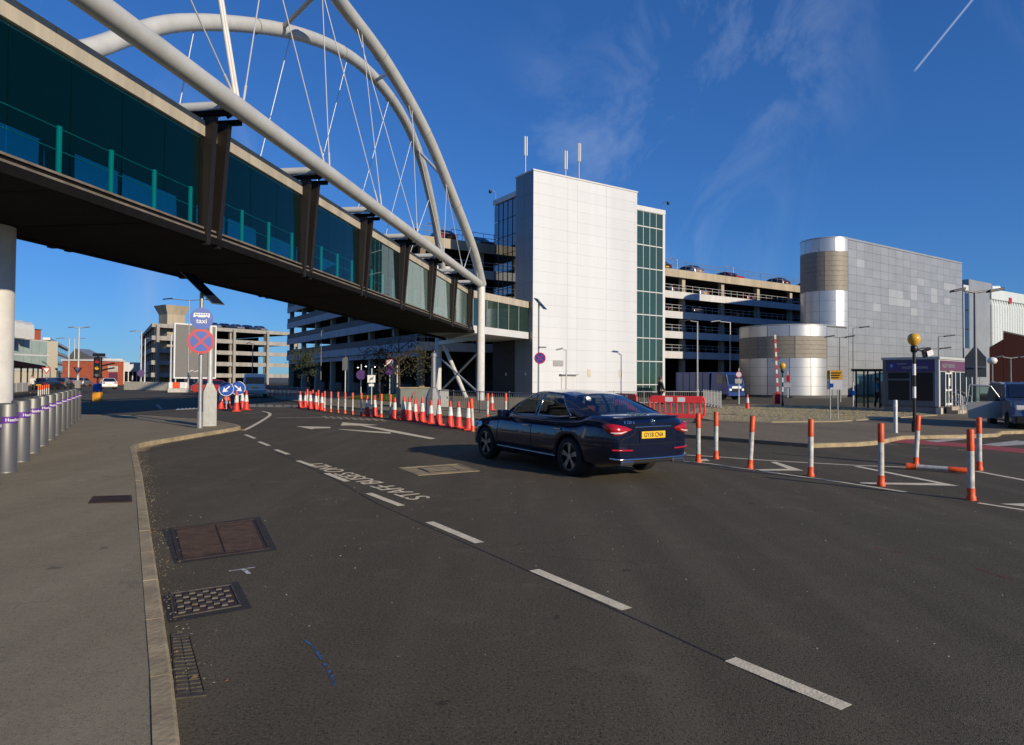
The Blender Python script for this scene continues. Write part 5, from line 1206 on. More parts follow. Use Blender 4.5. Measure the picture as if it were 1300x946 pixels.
gK = 'cones gathered under the blue arrow signs'
for x, y in ((280.3,519.6),(300,522.6),(307.4,519.8),(312.5,520.8)): xcone(x, y, 0, 'traffic cone with a white sleeve beneath the blue arrow signs', gK, 1.12)
xcone(624.5,521,.098, 'lone traffic cone standing behind the guard rail near the column', None, .95)
xcone(949,519.5,.098, 'lone traffic cone by the blue lorry at the verge', None, .9)
gF = 'tiny cones across the far road'
for i in range(7): xcone(343+i*5.2, 503.5, 0, 'small traffic cone in the row beyond the white van', gF, .8)
# ================================================================== red plastic barriers
def barrier(loc, rot, label):
    t = thing('plastic_barrier', label, 'barrier', loc, rot); Lb, Hb = 2.05, .98
    out = [(-Lb/2+.12,.16),(Lb/2-.12,.16),(Lb/2-.02,.24),(Lb/2,.38),(Lb/2,.80),(Lb/2-.06,.94),(Lb/2-.18,Hb),(-Lb/2+.18,Hb),(-Lb/2+.06,.94),(-Lb/2,.80),(-Lb/2,.38),(-Lb/2+.02,.24)]
    def bar(name, x0, x1, z0, z1, th=.035, mat='barrier_red', bev=.015, par=t): m = MB(); m.box((x0,-th,z0), (x1,th,z1)); return m.build(name, mat, par, bevel=bev)
    bar('top_panel', -Lb/2+.08, Lb/2-.08, .72, Hb); bar('bottom_rail', -Lb/2+.06, Lb/2-.06, .16, .32)
    for s in (-1, 1):
        m = MB(); m.tube([(s*(Lb/2-.14),0,.24),(s*(Lb/2-.04),0,.27),(s*(Lb/2-.01),0,.40),(s*(Lb/2-.01),0,.80),(s*(Lb/2-.05),0,.91),(s*(Lb/2-.14),0,.93)], .04, n=8); m.build('end_loop', 'barrier_red', t)
    for k in range(9):
        x = -Lb/2+.17+k*(Lb-.34)/8; m = MB(); m.box((x-.032,-.028,.315), (x+.032,.028,.725)); m.build('upright', 'barrier_red', t, bevel=.012)
    for x in (-.28, .17): bar('reflective_panel', x-.14, x+.14, .76, .93, .038, 'white', .0)
    for x in (-.7, .7): m = MB(); m.box((x-.06,-.28,0), (x+.06,.28,.07)); m.box((x-.05,-.034,.07), (x+.05,.034,.17)); m.build('foot', 'rubber', t, bevel=.015)
    return t
p, q = G(826,535,.098), G(893,537,.098); barrier((p+q)/2, math.atan2(q.y-p.y, q.x-p.x), 'bright red plastic road barrier with white panels behind the saloon')
p, q = G(768,526,.098), G(824,533,.098); barrier((p+q)/2, math.atan2(q.y-p.y, q.x-p.x), 'second red plastic barrier half hidden behind the saloon boot')
# ================================================================== guard rails
def guard(pa, pb, label, h=1.0, mat='pole_grey', panel=2.0, bars=14, z=.098, name='guard_rail'):
    pa, pb = V2(pa), V2(pb); L_ = (pb-pa).length; n = max(1, round(L_/panel)); d = (pb-pa).normalized()
    t = thing(name, label, 'railing', (*pa, z), math.atan2(d.y, d.x)); w = L_/n
    for i in range(n+1):
        m = MB(); m.cyl((i*w,0,0), (i*w,0,h+.02), .03, n=8); m.build('post', mat, t)
    for i in range(n):
        for zz in (h-.03, .12):
            m = MB(); m.cyl((i*w+.03,0,zz), ((i+1)*w-.03,0,zz), .022, n=6); m.build('rail', mat, t)
        m = MB()
        for k in range(1, bars): m.cyl((i*w+w*k/bars,0,.12), (i*w+w*k/bars,0,h-.03), .008, n=4, cap=False)
        m.build('infill_bars', mat, t)
    return t
guard(G(545,519.5,.098), G(688,529.5,.098), 'dark guard rail with thin bars between the column and the road', 1.0)
guard(G(700,513.5,.098), G(893,513.5,.098), 'grey guard rail in front of the white tower and the red barriers', .85, 'galv')
guard(G(893,513.3,.098), G(915,519,.098), 'short galvanised rail beside the red barrier end', .95, 'galv_pale', 1.2, 8)
guard(G(350,508,0), G(392,510.5,0), 'dark low rail beyond the first cones by the small tree', 1.0, 'pole_grey', z=0)
pa, pb = G(157,495.5), G(216,496.5)
t = thing('white_hoarding_fence', 'pale board fence across the road before the far car park', 'fence', (pa.x, pa.y, 0)); L_ = (pb-pa).length; n = 16
for i in range(n):
    m = MB(); m.wallbox(V2(lerp(pa, pb, i/n+.003)), V2(lerp(pa, pb, (i+1)/n-.003)), .05, 1.05+random.uniform(-.03,.03), .06, 1); m.build('board', 'cream', t, True)
for i in range(0, n+1, 4): q = lerp(pa, pb, i/n); m = MB(); m.cyl((q.x,q.y+.12,0), (q.x,q.y+.12,1.0), .05, n=6); m.build('post', 'concrete_grey', t, True)
# ================================================================== signs
def face_dir(p): d = Vector((-p[0], -p[1], 0)); return d.normalized()
def frame_of(n): n = Vector(n).normalized(); r = Vector((0,0,1)).cross(n).normalized(); return r, Vector((0,0,1))     # r points right as seen by a viewer facing the sign
def roundel(par, c, n, r, kind, zoff=0):
    n = Vector(n).normalized(); R_, U_ = frame_of(n); c = Vector(c)
    m = MB(); m.cyl(c-n*.012, c, r, n=32, smooth=False); s = m.build('sign_plate', {'nostop':'sign_blue','taxi':'sign_blue','arrow_l':'sign_blue','arrow_r':'sign_blue','limit':'white','purple':'purple_dark'}[kind], par)
    f = lambda x, y, o=.003: c+R_*x*r+U_*y*r+n*o
    def poly(P, mat, nm='symbol', o=.003):
        m = MB(); k = len(P); m.add([f(x, y, 0) for x, y in P]+[f(x, y, o) for x, y in P], [tuple(range(k, 2*k))]+[(i, (i+1)%k, k+(i+1)%k, k+i) for i in range(k)]); return m.build(nm, mat, s)
    if kind == 'nostop':
        m = MB(); m.ring(c, n, r*.80, r*1.0, .004); m.build('red_ring', 'sign_red', s)
        for a in (math.pi/4, -math.pi/4):
            ca, sa = math.cos(a), math.sin(a); e, w = .84, .085
            poly([(-e*ca+w*sa, -e*sa-w*ca), (e*ca+w*sa, e*sa-w*ca), (e*ca-w*sa, e*sa+w*ca), (-e*ca-w*sa, -e*sa+w*ca)], 'sign_red', 'red_bar', .003 if a > 0 else .0036)
    if kind == 'limit': m = MB(); m.ring(c, n, r*.78, r, .004); m.build('red_ring', 'sign_red', s)
    if kind in ('arrow_l', 'arrow_r'):
        m = MB(); m.ring(c, n, r*.93, r, .003); m.build('white_ring', 'white', s); sg = -1 if kind == 'arrow_l' else 1
        A = [(-.62,.09),(.12,.09),(.02,.42),(.66,0),(.02,-.42),(.12,-.09),(-.62,-.09)]
        th = math.radians(-42); P = []
        for x, y in A: xx, yy = x*math.cos(th)-y*math.sin(th), x*math.sin(th)+y*math.cos(th); P.append((sg*xx, yy))
        if sg < 0: P = P[::-1]
        poly(P[::-1] , 'white', 'arrow')
    if kind == 'taxi':
        poly([(-.68,.12),(.68,.12),(.68,.50),(-.60,.50),(-.68,.38)], 'white', 'bus_symbol')
        for k in range(6): x = -.56+k*.2; poly([(x,.32),(x+.14,.32),(x+.14,.44),(x,.44)], 'sign_blue', 'bus_window', .0045)
        for x in (-.42, .42): m = MB(); m.cyl(f(x,.12,0), f(x,.12,.005), r*.1, n=12); m.build('bus_wheel', 'sign_blue', s)
        o = f(0, -.42, .002); text('sign_lettering', 'taxi', r*.62, 'white', s, o, R_, U_, .0015, 'CENTER', 1, .002)
    m = MB(); m.cyl(c-n*.035, c-n*.0125, r*.35, n=10); m.build('sign_bracket', 'galv', s)
    return s
pb_ = G(253.5,543.5,.1); dz = pb_.y
sp = thing('sign_pole', 'grey pole with blue bus and taxi roundel, red crossed roundel and tilted solar panel', 'sign', pb_)
ztop = AT(256,372,dz).z; m = MB(); m.cyl((0,0,0), (0,0,.5), .085, n=14); m.cyl((0,0,.5), (0,0,ztop-.1), .058, n=14); m.build('pole', 'galv', sp)
nrm = face_dir(pb_)+Vector((.12, 0, 0)); nrm.normalize()
for px, py, r_, kd in ((256,404.5,.335,'taxi'),(255,433.5,.385,'nostop')):
    q = AT(px, py, dz-.12)-Vector(pb_); roundel(sp, q, nrm, r_, kd)
a, b = AT(238,347,dz-.25)-Vector(pb_), AT(277,386,dz+.1)-Vector(pb_)
e1 = (b-a)/2; e2 = Vector((.55, .83, 0)).normalized()*.2; m = MB(); m.obox((a+b)/2, e1, e2, e1.cross(e2).normalized()*.025); sop = m.build('solar_panel', 'solar', sp)
m = MB(); m.obox((a+b)/2, e1*1.02, e2*1.04, e1.cross(e2).normalized()*.018); m.build('panel_frame', 'pole_grey', sop)
m = MB(); m.cyl((0,0,ztop-.2), (a+b)/2, .04, n=8); m.build('panel_arm', 'pole_black', sp)
pk = G(265.5,541,.1); fpz = pk.y
cp_ = thing('feeder_pillar', 'pale grey feeder pillar pole with a tapered steel base beside the taxi sign', 'pole', pk, math.atan2(pk.y, pk.x)-math.pi/2+.1)
m = MB(); A = [(-.2,-.16),(.2,-.16),(.2,.16),(-.2,.16)]; m.prism([Vector(v) for v in A], 0, 1.1)
V = [(x,y,1.1) for x, y in A]+[(x*.42,y*.42,1.38) for x, y in A]; m.add(V, [(0,1,5,4),(1,2,6,5),(2,3,7,6),(3,0,4,7),(4,5,6,7)]); m.build('base_case', 'cabinet_grey', cp_, bevel=.01)
m = MB(); m.cyl((0,0,1.36), (0,0,3.2), .075, n=14); m.build('pole', 'galv_pale', cp_)
m = MB(); m.box((-.17,-.168,.1), (.17,-.162,1.0)); m.build('access_door', 'cabinet_grey', cp_)
for px, kd, lb in ((287.3,'arrow_l','blue keep left roundel with a white arrow above the cones'), (302.3,'arrow_r','blue keep right roundel with a white arrow above the cones')):
    b_ = G(px, 521 if kd == 'arrow_l' else 520.5); c = AT(px, 494 if kd == 'arrow_l' else 493, b_.y-.08); t = thing('arrow_sign', lb, 'sign', b_)
    roundel(t, c-b_, face_dir(b_), .355, kd)
    m = MB(); m.cyl((0,0,0), (0,0,c.z+.1), .03, n=8); m.build('post', 'galv', t)
    m = MB(); m.box((-.3,-.2,0), (.3,.2,.06)); m.build('foot', 'rubber', t)
for px in (286, 289):
    b_ = G(px, 518.2); t = thing('marker_drum', 'squat red marker drum between the cones under the arrow signs', 'traffic drum', b_, 0, 'marker drums')
    m = MB(); m.lathe([(.2,0),(.2,.06),(.14,.08),(.13,.5),(.10,.62)], (0,0,0), 14); m.build('body', 'cone_red', t); m = MB(); m.lathe([(.1385,.25),(.135,.36)], (0,0,0), 14); m.build('band', 'cone_white', t)
def pole_sign(base, zt, label, r=.035, mat='galv_pale', name='sign_post', cat='sign'):
    t = thing(name, label, cat, base); m = MB(); m.cyl((0,0,0), (0,0,zt), r, n=8); m.build('pole', mat, t); return t
def plate(t, c, n, w, h, mat, nm='sign_plate', th=.01):
    R_, U_ = frame_of(n); m = MB(); m.obox(c, R_*w/2, U_*h/2, Vector(n).normalized()*th); return m.build(nm, mat, t)
def onpix(px, py, base): return AT(px, py, base.y-.06)-Vector(base)
b_ = G(471.5,513.5,.098); t = pole_sign(b_, 2.15, 'white square sign with a dark diagonal bar on a pole behind the posts'); n_ = face_dir(b_)
c = onpix(471.5,481,b_); s = plate(t, c, n_, .46, .44, 'white'); R_, U_ = frame_of(n_); m = MB(); m.obox(c+n_*.012, (R_+U_)*.14, (R_-U_)*.012, n_*.003); m.build('diagonal_bar', 'black', s)
m = MB(); m.obox(c+n_*.011, R_*.1, U_*.07, n_*.002); m.build('symbol', 'galv', s)
plate(t, onpix(471.5,489,b_), n_, .30, .15, 'white', 'sub_plate')
b_ = G(438,514,.098); t = pole_sign(b_, 3.3, 'thin pole with a grey sign turned away near the small tree'); plate(t, onpix(438,462,b_), face_dir(b_), .3, .75, 'sign_back')
b_ = G(458,513,.098); t = pole_sign(b_, 2.4, 'thin pole with an unlit purple roundel in the shade'); roundel(t, onpix(458.5,476,b_), face_dir(b_), .3, 'purple')
b_ = G(494.5,509,.098); t = pole_sign(b_, 3.4, 'pole with red triangle, red roundel and crossed roundel behind the service cabinet'); n_ = face_dir(b_); R_, U_ = frame_of(n_)
c = onpix(495,450.5,b_); m = MB(); P = [c+R_*.3*math.cos(a)+U_*.3*math.sin(a) for a in (-math.pi/2, math.pi/6, 5*math.pi/6)]; m.add([p-n_*.01 for p in P]+[p+n_*.01 for p in P], [(2,1,0),(3,4,5),(0,1,4,3),(1,2,5,4),(2,0,3,5)]); tr = m.build('triangle_plate', 'sign_red', t)
m = MB(); P = [c+(p-c)*.6+n_*.013 for p in P]; m.add(P, [(0,1,2)]); m.build('triangle_face', 'white', tr)
roundel(t, onpix(495,460.5,b_), n_, .3, 'limit'); roundel(t, onpix(494,471,b_), n_, .3, 'purple')
b_ = G(504,508,.098); t = pole_sign(b_, 2.5, 'plain pale post with a yellow plate behind the service cabinet', .06, 'cream'); plate(t, onpix(503.5,474,b_), face_dir(b_), .22, .16, 'sign_yellow')
# solar lamp column with crossed roundel by the white tower
b_ = Vector((AT(683.5,500,43).x, 43, .098)); zt_ = AT(684,381,43).z; t = thing('solar_lamp', 'slim dark solar lamp column with a crossed roundel before the white tower', 'lamp post', b_)
m = MB(); m.cyl((0,0,0), (0,0,zt_-.1), .05, n=8); m.build('pole', 'pole_grey', t)
a, b = AT(680,379,42.8)-b_, AT(692,392.5,43.1)-b_; e1 = (b-a)/2; m = MB(); m.obox((a+b)/2, e1, (.12,.22,0), (.015,0,.015)); m.build('solar_panel', 'solar', t); m = MB(); m.cyl((0,0,zt_-.2), (a+b)/2, .035, n=6); m.build('panel_arm', 'pole_grey', t)
m = MB(); m.obox(onpix(689,441,b_), (.22,0,.0), (0,.1,0), (0,0,.04)); m.cyl((0,0,AT(684,442,43).z), onpix(688,441,b_)+Vector((0,.06,0)), .02, n=6); m.build('lamp_head', 'pole_grey', t); roundel(t, onpix(685.5,454.8,b_), face_dir(b_), .36, 'nostop')
# small lamp by the tower
def lamp(px, ptop, Y, label, arms, r=.055, z0=0, mat='galv', flat=True, name='lamp_post'):
    ptop_ = AT(px, ptop, Y); b = Vector((ptop_.x, Y, z0)); H = ptop_.z-z0; t = thing(name, label, 'lamp post', b)
    m = MB(); m.cyl((0,0,0), (0,0,.9), r*1.5, n=10); m.cyl((0,0,.9), (0,0,H), r, r*.7, n=10); m.build('column', mat, t)
    for dx, dy, hl in arms:
        e = Vector((dx, dy*.0, H+.05*abs(dx))); m = MB(); m.cyl((0,0,H-.05), e, r*.6, n=6); m.build('arm', mat, t)
        s = 1 if dx >= 0 else -1; m = MB(); c = e+Vector((s*hl/2, 0, .03)); m.obox(c, (hl/2,0,.06*1), (0,.14,0), (-.015*s,0,.055)); m.build('lamp_head', 'pole_black' if mat != 'galv_pale' else 'galv', t, bevel=.03)
    return t
lamp(719,444,50,'small lamp post with a single head in front of the white tower wall', [(-.25,0,.5)], .05, .098, 'galv_pale')
lamp(885.5,408,58,'single arm lamp post beside the red barriers and the lorry', [(-.6,0,.9)], .07, 0, 'galv')
lamp(927,409,74,'single arm lamp post in front of the shaded car park decks', [(-1.1,0,1.0)], .07, 0, 'galv_pale')
lamp(1066,428,54,'double arm lamp post in front of the low silver drum', [(-.45,0,.7),(.45,0,.7)], .06, 0, 'pole_grey')
lamp(1083,416,60,'tall single arm lamp post before the flat silver wall', [(.6,0,.8)], .06, 0, 'pole_grey')
lamp(1191.5,427,60,'lamp post with one arm rising behind the valet kiosk roof', [(.5,0,.9)], .06, 0, 'pole_grey')
lamp(1179,443,56,'low double arm lamp just above the valet kiosk roof', [(-.1,0,.8),(.9,0,.9)], .05, 0, 'pole_grey')
lamp(1283,454,52,'double arm lamp in front of the dark brown shed', [(-.6,0,.6),(.6,0,.6)], .06, 0, 'pole_grey')
tl = lamp(1237.5,370,29,'tall lamp post with two long arms and triangular signs turned away beside the kiosk', [(-.45,0,.55),(.55,0,.65)], .075, .098, 'pole_grey')
bq = Vector(tl.location); n_ = face_dir(bq); R_, U_ = frame_of(n_)
c = AT(1238,446,29.12)-bq; m = MB(); P = [c+R_*.38*x+U_*.27*y for x, y in ((-1,-1),(1,-1),(0,1))]; m.add([p-n_*.01 for p in P]+[p+n_*.01 for p in P], [(2,1,0),(3,4,5),(0,1,4,3),(1,2,5,4),(2,0,3,5)]); m.build('triangle_sign', 'sign_back', tl)
plate(tl, AT(1238.5,466,29.12)-bq, n_, .76, .86, 'sign_back'); m = MB(); m.obox(AT(1238.5,466,29.08)-bq, R_*.37, U_*.02, n_*.015); m.build('sign_rail', 'galv', tl)
b_ = Vector((AT(1260,500,40).x, 40, .0)); t = thing('globe_lamp', 'white oval globe lamp on a thin post before the brown shed', 'lamp post', b_); zc = AT(1262,458,40).z
m = MB(); m.cyl((0,0,0), (0,0,zc-.18), .04, n=8); m.build('post', 'pole_grey', t); m = MB(); m.lathe([(.05,-.2),(.2,-.15),(.27,0),(.2,.15),(.05,.2)], (0,0,zc), 16); m.build('globe', 'white', t)
# belisha beacons
def beacon(base, H, r, label, flood=False):
    t = thing('belisha_beacon', label, 'beacon', base); n = 7; h = (H-.25)/n
    for k in range(n):
        m = MB(); m.cyl((0,0,k*h), (0,0,(k+1)*h), r if k else r*1.7, n=12); m.build('band', 'pole_black' if k % 2 == 0 or k < 2 else 'white', t)
    m = MB(); m.lathe([(.07,H-.25),(.10,H-.2),(.10,H-.06),(.07,H-.02)], (0,0,0), 12); m.build('collar', 'pole_black', t)
    m = MB(); m.lathe([(.07,H-.03),(.15,H+.05),(.19,H+.16),(.17,H+.27),(.09,H+.34),(.02,H+.35)], (0,0,0), 18); m.build('globe', 'amber', t)
    if flood:
        m = MB(); m.cyl((0,0,H-.15), (.3,-.05,H-.22), .02, n=6); m.build('floodlight_arm', 'pole_black', t); m = MB(); m.obox((.36,-.06,H-.25), (.12,-.02,.05), (.02,.08,0), (-.03,0,.12)); m.build('floodlight', 'pole_black', t, bevel=.02); m = MB(); m.obox((.41,-.16,H-.27), (.09,-.0,.03), (.005,.012,0), (-.02,0,.08)); m.build('floodlight_lens', 'white', t)
    return t
beacon(G(1161,548.5,.098), 2.72, .05, 'black and white striped crossing beacon with amber globe and floodlight', True)
beacon(G(993.5,515.5,.14), 2.25, .04, 'far striped crossing beacon in front of the low silver drum')
b_ = G(1137,549.5,.098); t = thing('slim_bollard', 'slim pale metal bollard beside the striped crossing beacon', 'bollard', b_); m = MB(); m.lathe([(.062,0),(.058,.02),(.058,.98),(.05,1.0)], (0,0,0), 16); m.build('shaft', 'galv_pale', t); m = MB(); m.lathe([(.0595,.80),(.0595,.86)], (0,0,0), 16); m.build('band', 'white', t)
# raised barrier arm
b_ = G(986,513,.14); t = thing('barrier_arm', 'raised red and white barrier arm standing upright before the low drum', 'barrier', b_)
m = MB(); m.box((-.18,-.18,0), (.18,.18,.75)); m.build('motor_case', 'sign_red', t, bevel=.03); zt_ = AT(982.5,428,b_.y).z; x1 = AT(982.5,428,b_.y).x-b_.x
for k in range(14): m = MB(); f = lambda q: Vector((lerp(0, x1, q), -.2, lerp(.55, zt_, q))); m.obox((f(k/14)+f((k+1)/14))/2, (f((k+1)/14)-f(k/14))/2, (.06,0,0), (0,.02,0)); m.build('arm_section', 'white_dirty' if k % 2 else 'sign_red', t)
b_ = G(938,513.2,.14); t = pole_sign(b_, 2.3, 'red ringed roundel over a small plate on a post by the lorry', .04); roundel(t, onpix(938,475.5,b_), face_dir(b_), .21, 'limit'); plate(t, onpix(937.5,484,b_), face_dir(b_), .4, .3, 'white_dirty')
b_ = G(1000,514.5,.14); t = pole_sign(b_, 2.1, 'small red sign over a grey plate on a post by the far beacon', .035); plate(t, onpix(1000.5,480.5,b_), face_dir(b_), .2, .4, 'sign_red'); plate(t, onpix(1000,489,b_), face_dir(b_), .45, .25, 'galv_pale')
# orange and white notice on two posts
bl, brr = G(1054,532.5,.138), G(1063.5,532.5,.138); t = thing('notice_board', 'orange and white notice on two thin posts standing in the dry verge', 'sign', (bl+brr)/2); n_ = face_dir(bl); o_ = (bl+brr)/2
for b_ in (bl, brr): m = MB(); m.cyl(b_-o_, b_-o_+Vector((0,0,1.95)), .025, n=8); m.build('post', 'galv', t)
for (x0, y0, x1, y1, mt) in ((1051,470,1068.5,482.2,'sign_yellow'), (1051,482.4,1068.5,494.5,'white')):
    a, b = AT(x0,y0,o_.y-.05)-o_, AT(x1,y1,o_.y-.05)-o_; s = plate(t, (a+b)/2, n_, abs(b.x-a.x), abs(a.z-b.z), mt, 'panel')
R_, U_ = frame_of(n_)
for k in range(3): m = MB(); m.obox(AT(1060,473.5+k*3,o_.y-.075)-o_, R_*(.22-.04*k), U_*.018, n_*.003); m.build('printed_line', 'black', t)
m = MB(); m.obox(AT(1056,489.5,o_.y-.075)-o_, R_*.06, U_*.08, n_*.003); m.build('printed_symbol', 'sign_blue', t)
# ================================================================== cabinets and poles behind the cones
def cabinet(px0, px1, pb, Y, h, dpt, label, mat, cap=True, yaw=0):
    a, b = AT(px0, pb, Y), AT(px1, pb, Y); w = abs(b.x-a.x); t = thing('service_cabinet', label, 'cabinet', ((a.x+b.x)/2, Y, .098), yaw)
    m = MB(); m.box((-w/2,-dpt/2,.0), (w/2,dpt/2,h)); m.build('case', mat, t, bevel=.015)
    if cap: m = MB(); m.box((-w/2-.06,-dpt/2-.06,h+.001), (w/2+.06,dpt/2+.06,h+.07)); m.build('lid', 'concrete_frame', t, bevel=.01)
    n = max(1, round(w/.7))
    for k in range(n):
        m = MB(); m.box((-w/2+w*k/n+.03,-dpt/2-.012,.1), (-w/2+w*(k+1)/n-.03,-dpt/2-.002,h-.08)); d_ = m.build('door', mat, t); m = MB(); m.box((-w/2+w*(k+.85)/n-.02,-dpt/2-.03,h*.5), (-w/2+w*(k+.85)/n+.02,-dpt/2-.0125,h*.5+.1)); m.build('handle', 'black', d_)
    return t
cabinet(505, 543, 520, 37.5, 1.02, .8, 'wide olive grey service cabinet with a tan lid behind the cones', 'cabinet_green', True, .42)
cabinet(557, 569, 520, 37.8, .95, .45, 'pale grey box cabinet behind the guard rail beside the stub pole', 'cabinet_grey', False, .2)
b_ = G(550,527,.098); t = thing('camera_mast', 'slate grey tapered mast with a flared base behind the cones', 'pole', b_); zt_ = AT(550,452,b_.y).z
m = MB(); m.lathe([(.34,0),(.34,.75),(.17,1.15),(.12,1.2),(.10,zt_-.15),(.13,zt_-.13),(.13,zt_),(.08,zt_+.05)], (0,0,0), 8, False); m.build('mast', 'pole_grey', t); m = MB(); m.lathe([(.10,zt_+.05),(.10,zt_+.16),(.04,zt_+.2)], (0,0,0), 10); m.build('cap', 'pole_black', t)
b_ = G(525,523,.098); t = thing('folding_sign', 'folded triangular roadworks sign seen edge on behind the cones', 'sign', b_)
for s in (-1, 1):
    m = MB(); P = [Vector((s*.02,0,.95)), Vector((s*.28,-.35,0)), Vector((s*.28,.35,0))]; m.add([p-Vector((.01,0,0)) for p in P]+[p+Vector((.01,0,0)) for p in P], [(0,2,1),(3,4,5),(0,1,4,3),(1,2,5,4),(2,0,3,5)]); m.build('leaf', 'sign_back' if s < 0 else 'cone_red', t)
# ================================================================== valet kiosk
KC = Vector((20.63, 33.0)); KL = Vector((-.62, .785)).normalized(); KR = Vector((.75, .66)).normalized(); KW, KD, KH = 2.6, 6.6, 2.78
kz = .098; kk = thing('valet_kiosk', 'grey cabin kiosk with purple valet parking sign and glazed doors', 'kiosk', (KC.x, KC.y, kz))
def kp(l, r, z): p = KC+KL*l+KR*r; return Vector((p.x, p.y, z+kz))
def kbox(name, mat, l0, l1, r0, r1, z0, z1, par=kk, bev=0):
    m = MB(); m.prism([V2(kp(l0,r0,0)), V2(kp(l0,r1,0)), V2(kp(l1,r1,0)), V2(kp(l1,r0,0))], z0+kz, z1+kz); return m.build(name, mat, par, True, bev)
M('kiosk_grey', (.13, .14, .15), .5, var=.1); M('kiosk_trim', (.50, .51, .50), .5, var=.1)
kbox('plinth', 'pole_grey', .05, KW-.05, .05, KD-.05, 0, .3); kbox('floor', 'dark_floor', .02, KW, .02, KD, .301, .36)
kbox('roof', 'kiosk_trim', -.05, KW+.05, -.05, KD+.05, KH-.12, KH); kbox('ceiling', 'white', .06, KW-.06, .06, KD-.06, KH-.16, KH-.125)
for l, r in ((0,0),(KW-.18,0),(0,KD-.18),(KW-.18,KD-.18)): kbox('corner_post', 'kiosk_trim' if (l, r) == (0,0) else 'kiosk_grey', l, l+.18, r, r+.18, .361, KH-.121)
kbox('back_wall', 'kiosk_grey', KW-.08, KW, .185, KD-.185, .361, KH-.165); kbox('end_wall', 'kiosk_grey', .185, KW-.185, KD-.08, KD, .361, KH-.165)
# side facing the road (left face): head sign, windows
kbox('head_panel', 'kiosk_grey', .185, KW-.185, .02, .10, 2.0, KH-.125); kbox('sill_panel', 'kiosk_grey', .185, KW-.185, .02, .10, .361, .62)
for l in (.185, 1.25, KW-.26): kbox('jamb', 'kiosk_grey', l, l+.08, .02, .10, .621, 1.999)
kbox('window_pane', 'kiosk_glass', .27, 1.245, .05, .06, .625, 1.995); kbox('window_pane', 'kiosk_glass', 1.335, KW-.265, .05, .06, .625, 1.62); kbox('window_rail', 'kiosk_grey', 1.335, KW-.265, .02, .10, 1.621, 1.70); kbox('window_pane', 'kiosk_glass', 1.335, KW-.265, .05, .06, 1.701, 1.995)
sgn = kbox('sign_board', 'purple_sign', .22, KW-.22, -.03, .015, 2.05, 2.60)
xd = Vector((-KL.x, -KL.y, 0)); o_ = kp(KW-.95, -.034, 2.20); text('sign_lettering', 'VALET PARKING', .17, 'galv_pale', sgn, o_, xd, (0,0,1), .002, 'LEFT', .95, 0, True)
o_ = kp(KW-.72, -.034, 2.42); text('sign_lettering', 'Heathrow', .11, 'galv_pale', sgn, o_, xd, (0,0,1), .002, 'LEFT', 1, 0, True)
m = MB(); c = kp(KW-.45, -.036, 2.34); m.obox(c, xd*.11, (0,0,.12), (0.003,0,0)); pp = m.build('parking_symbol', 'sign_blue', sgn, True); text('symbol_lettering', 'P', .2, 'white', pp, kp(KW-.40,-.043,2.27), xd, (0,0,1), .002, 'LEFT', 1, 0, True)
# lit face with doors
kbox('head_panel', 'kiosk_trim', .02, .10, .185, KD-.185, 2.05, KH-.125); s2 = kbox('sign_board', 'magenta_sign', -.03, .015, .22, 5.6, 2.10, 2.60)
o_ = kp(-.034, .35, 2.26); text('sign_lettering', 'VALET PARKING', .26, 'galv', s2, o_, (KR.x,KR.y,0), (0,0,1), .002, 'LEFT', 1, .004, True)
for r in (.185, 1.02, 1.50, 1.98, 2.55, 3.3, 4.3, 5.3, KD-.26): kbox('jamb', 'white', .02, .10, r, r+.08, .361, 2.049)
for r0, r1 in ((.27,1.015),(2.07,2.545),(2.64,3.295),(3.39,4.295),(4.39,5.295),(5.39,KD-.265)): kbox('window_pane', 'kiosk_glass', .05, .06, r0, r1, .40, 2.045)
for r0, r1 in ((1.105,1.495),(1.585,1.975)):
    for z0, z1 in ((.40,.50),(1.10,1.2),(1.95,2.04)): kbox('door_rail', 'white', .03, .09, r0, r1, z0, z1)
    kbox('door_pane', 'kiosk_glass', .05, .06, r0, r1, .501, 1.099); kbox('door_pane', 'kiosk_glass', .05, .06, r0, r1, 1.201, 1.949)
kbox('poster', 'white', .035, .045, 1.62, 1.80, 1.35, 1.75); kbox('door_light', 'cream', -.12, .015, 1.2, 1.8, 2.062, 2.10)
kbox('step', 'concrete', -.55, -.06, .9, 2.3, 0, .17); kbox('step', 'concrete', -.28, -.06, .9, 2.3, .171, .34); kbox('kerb_block', 'cream', -.12, .1, -.12, .14, 0, .3)
for r in (.92, 2.28):
    m = MB(); m.tube([kp(-.75,r,0), kp(-.75,r,.85), kp(-.1,r,1.2), kp(-.08,r,.35)], .02, n=6); m.tube([kp(-.75,r,.45), kp(-.1,r,.8)], .014, n=5)
    for k in range(4): l = -.6+k*.14; m.cyl(kp(l,r,.17 if l > -.55 else 0), kp(l,r,1.0+l*.3), .01, n=4)
    m.build('handrail', 'white', kk, True)
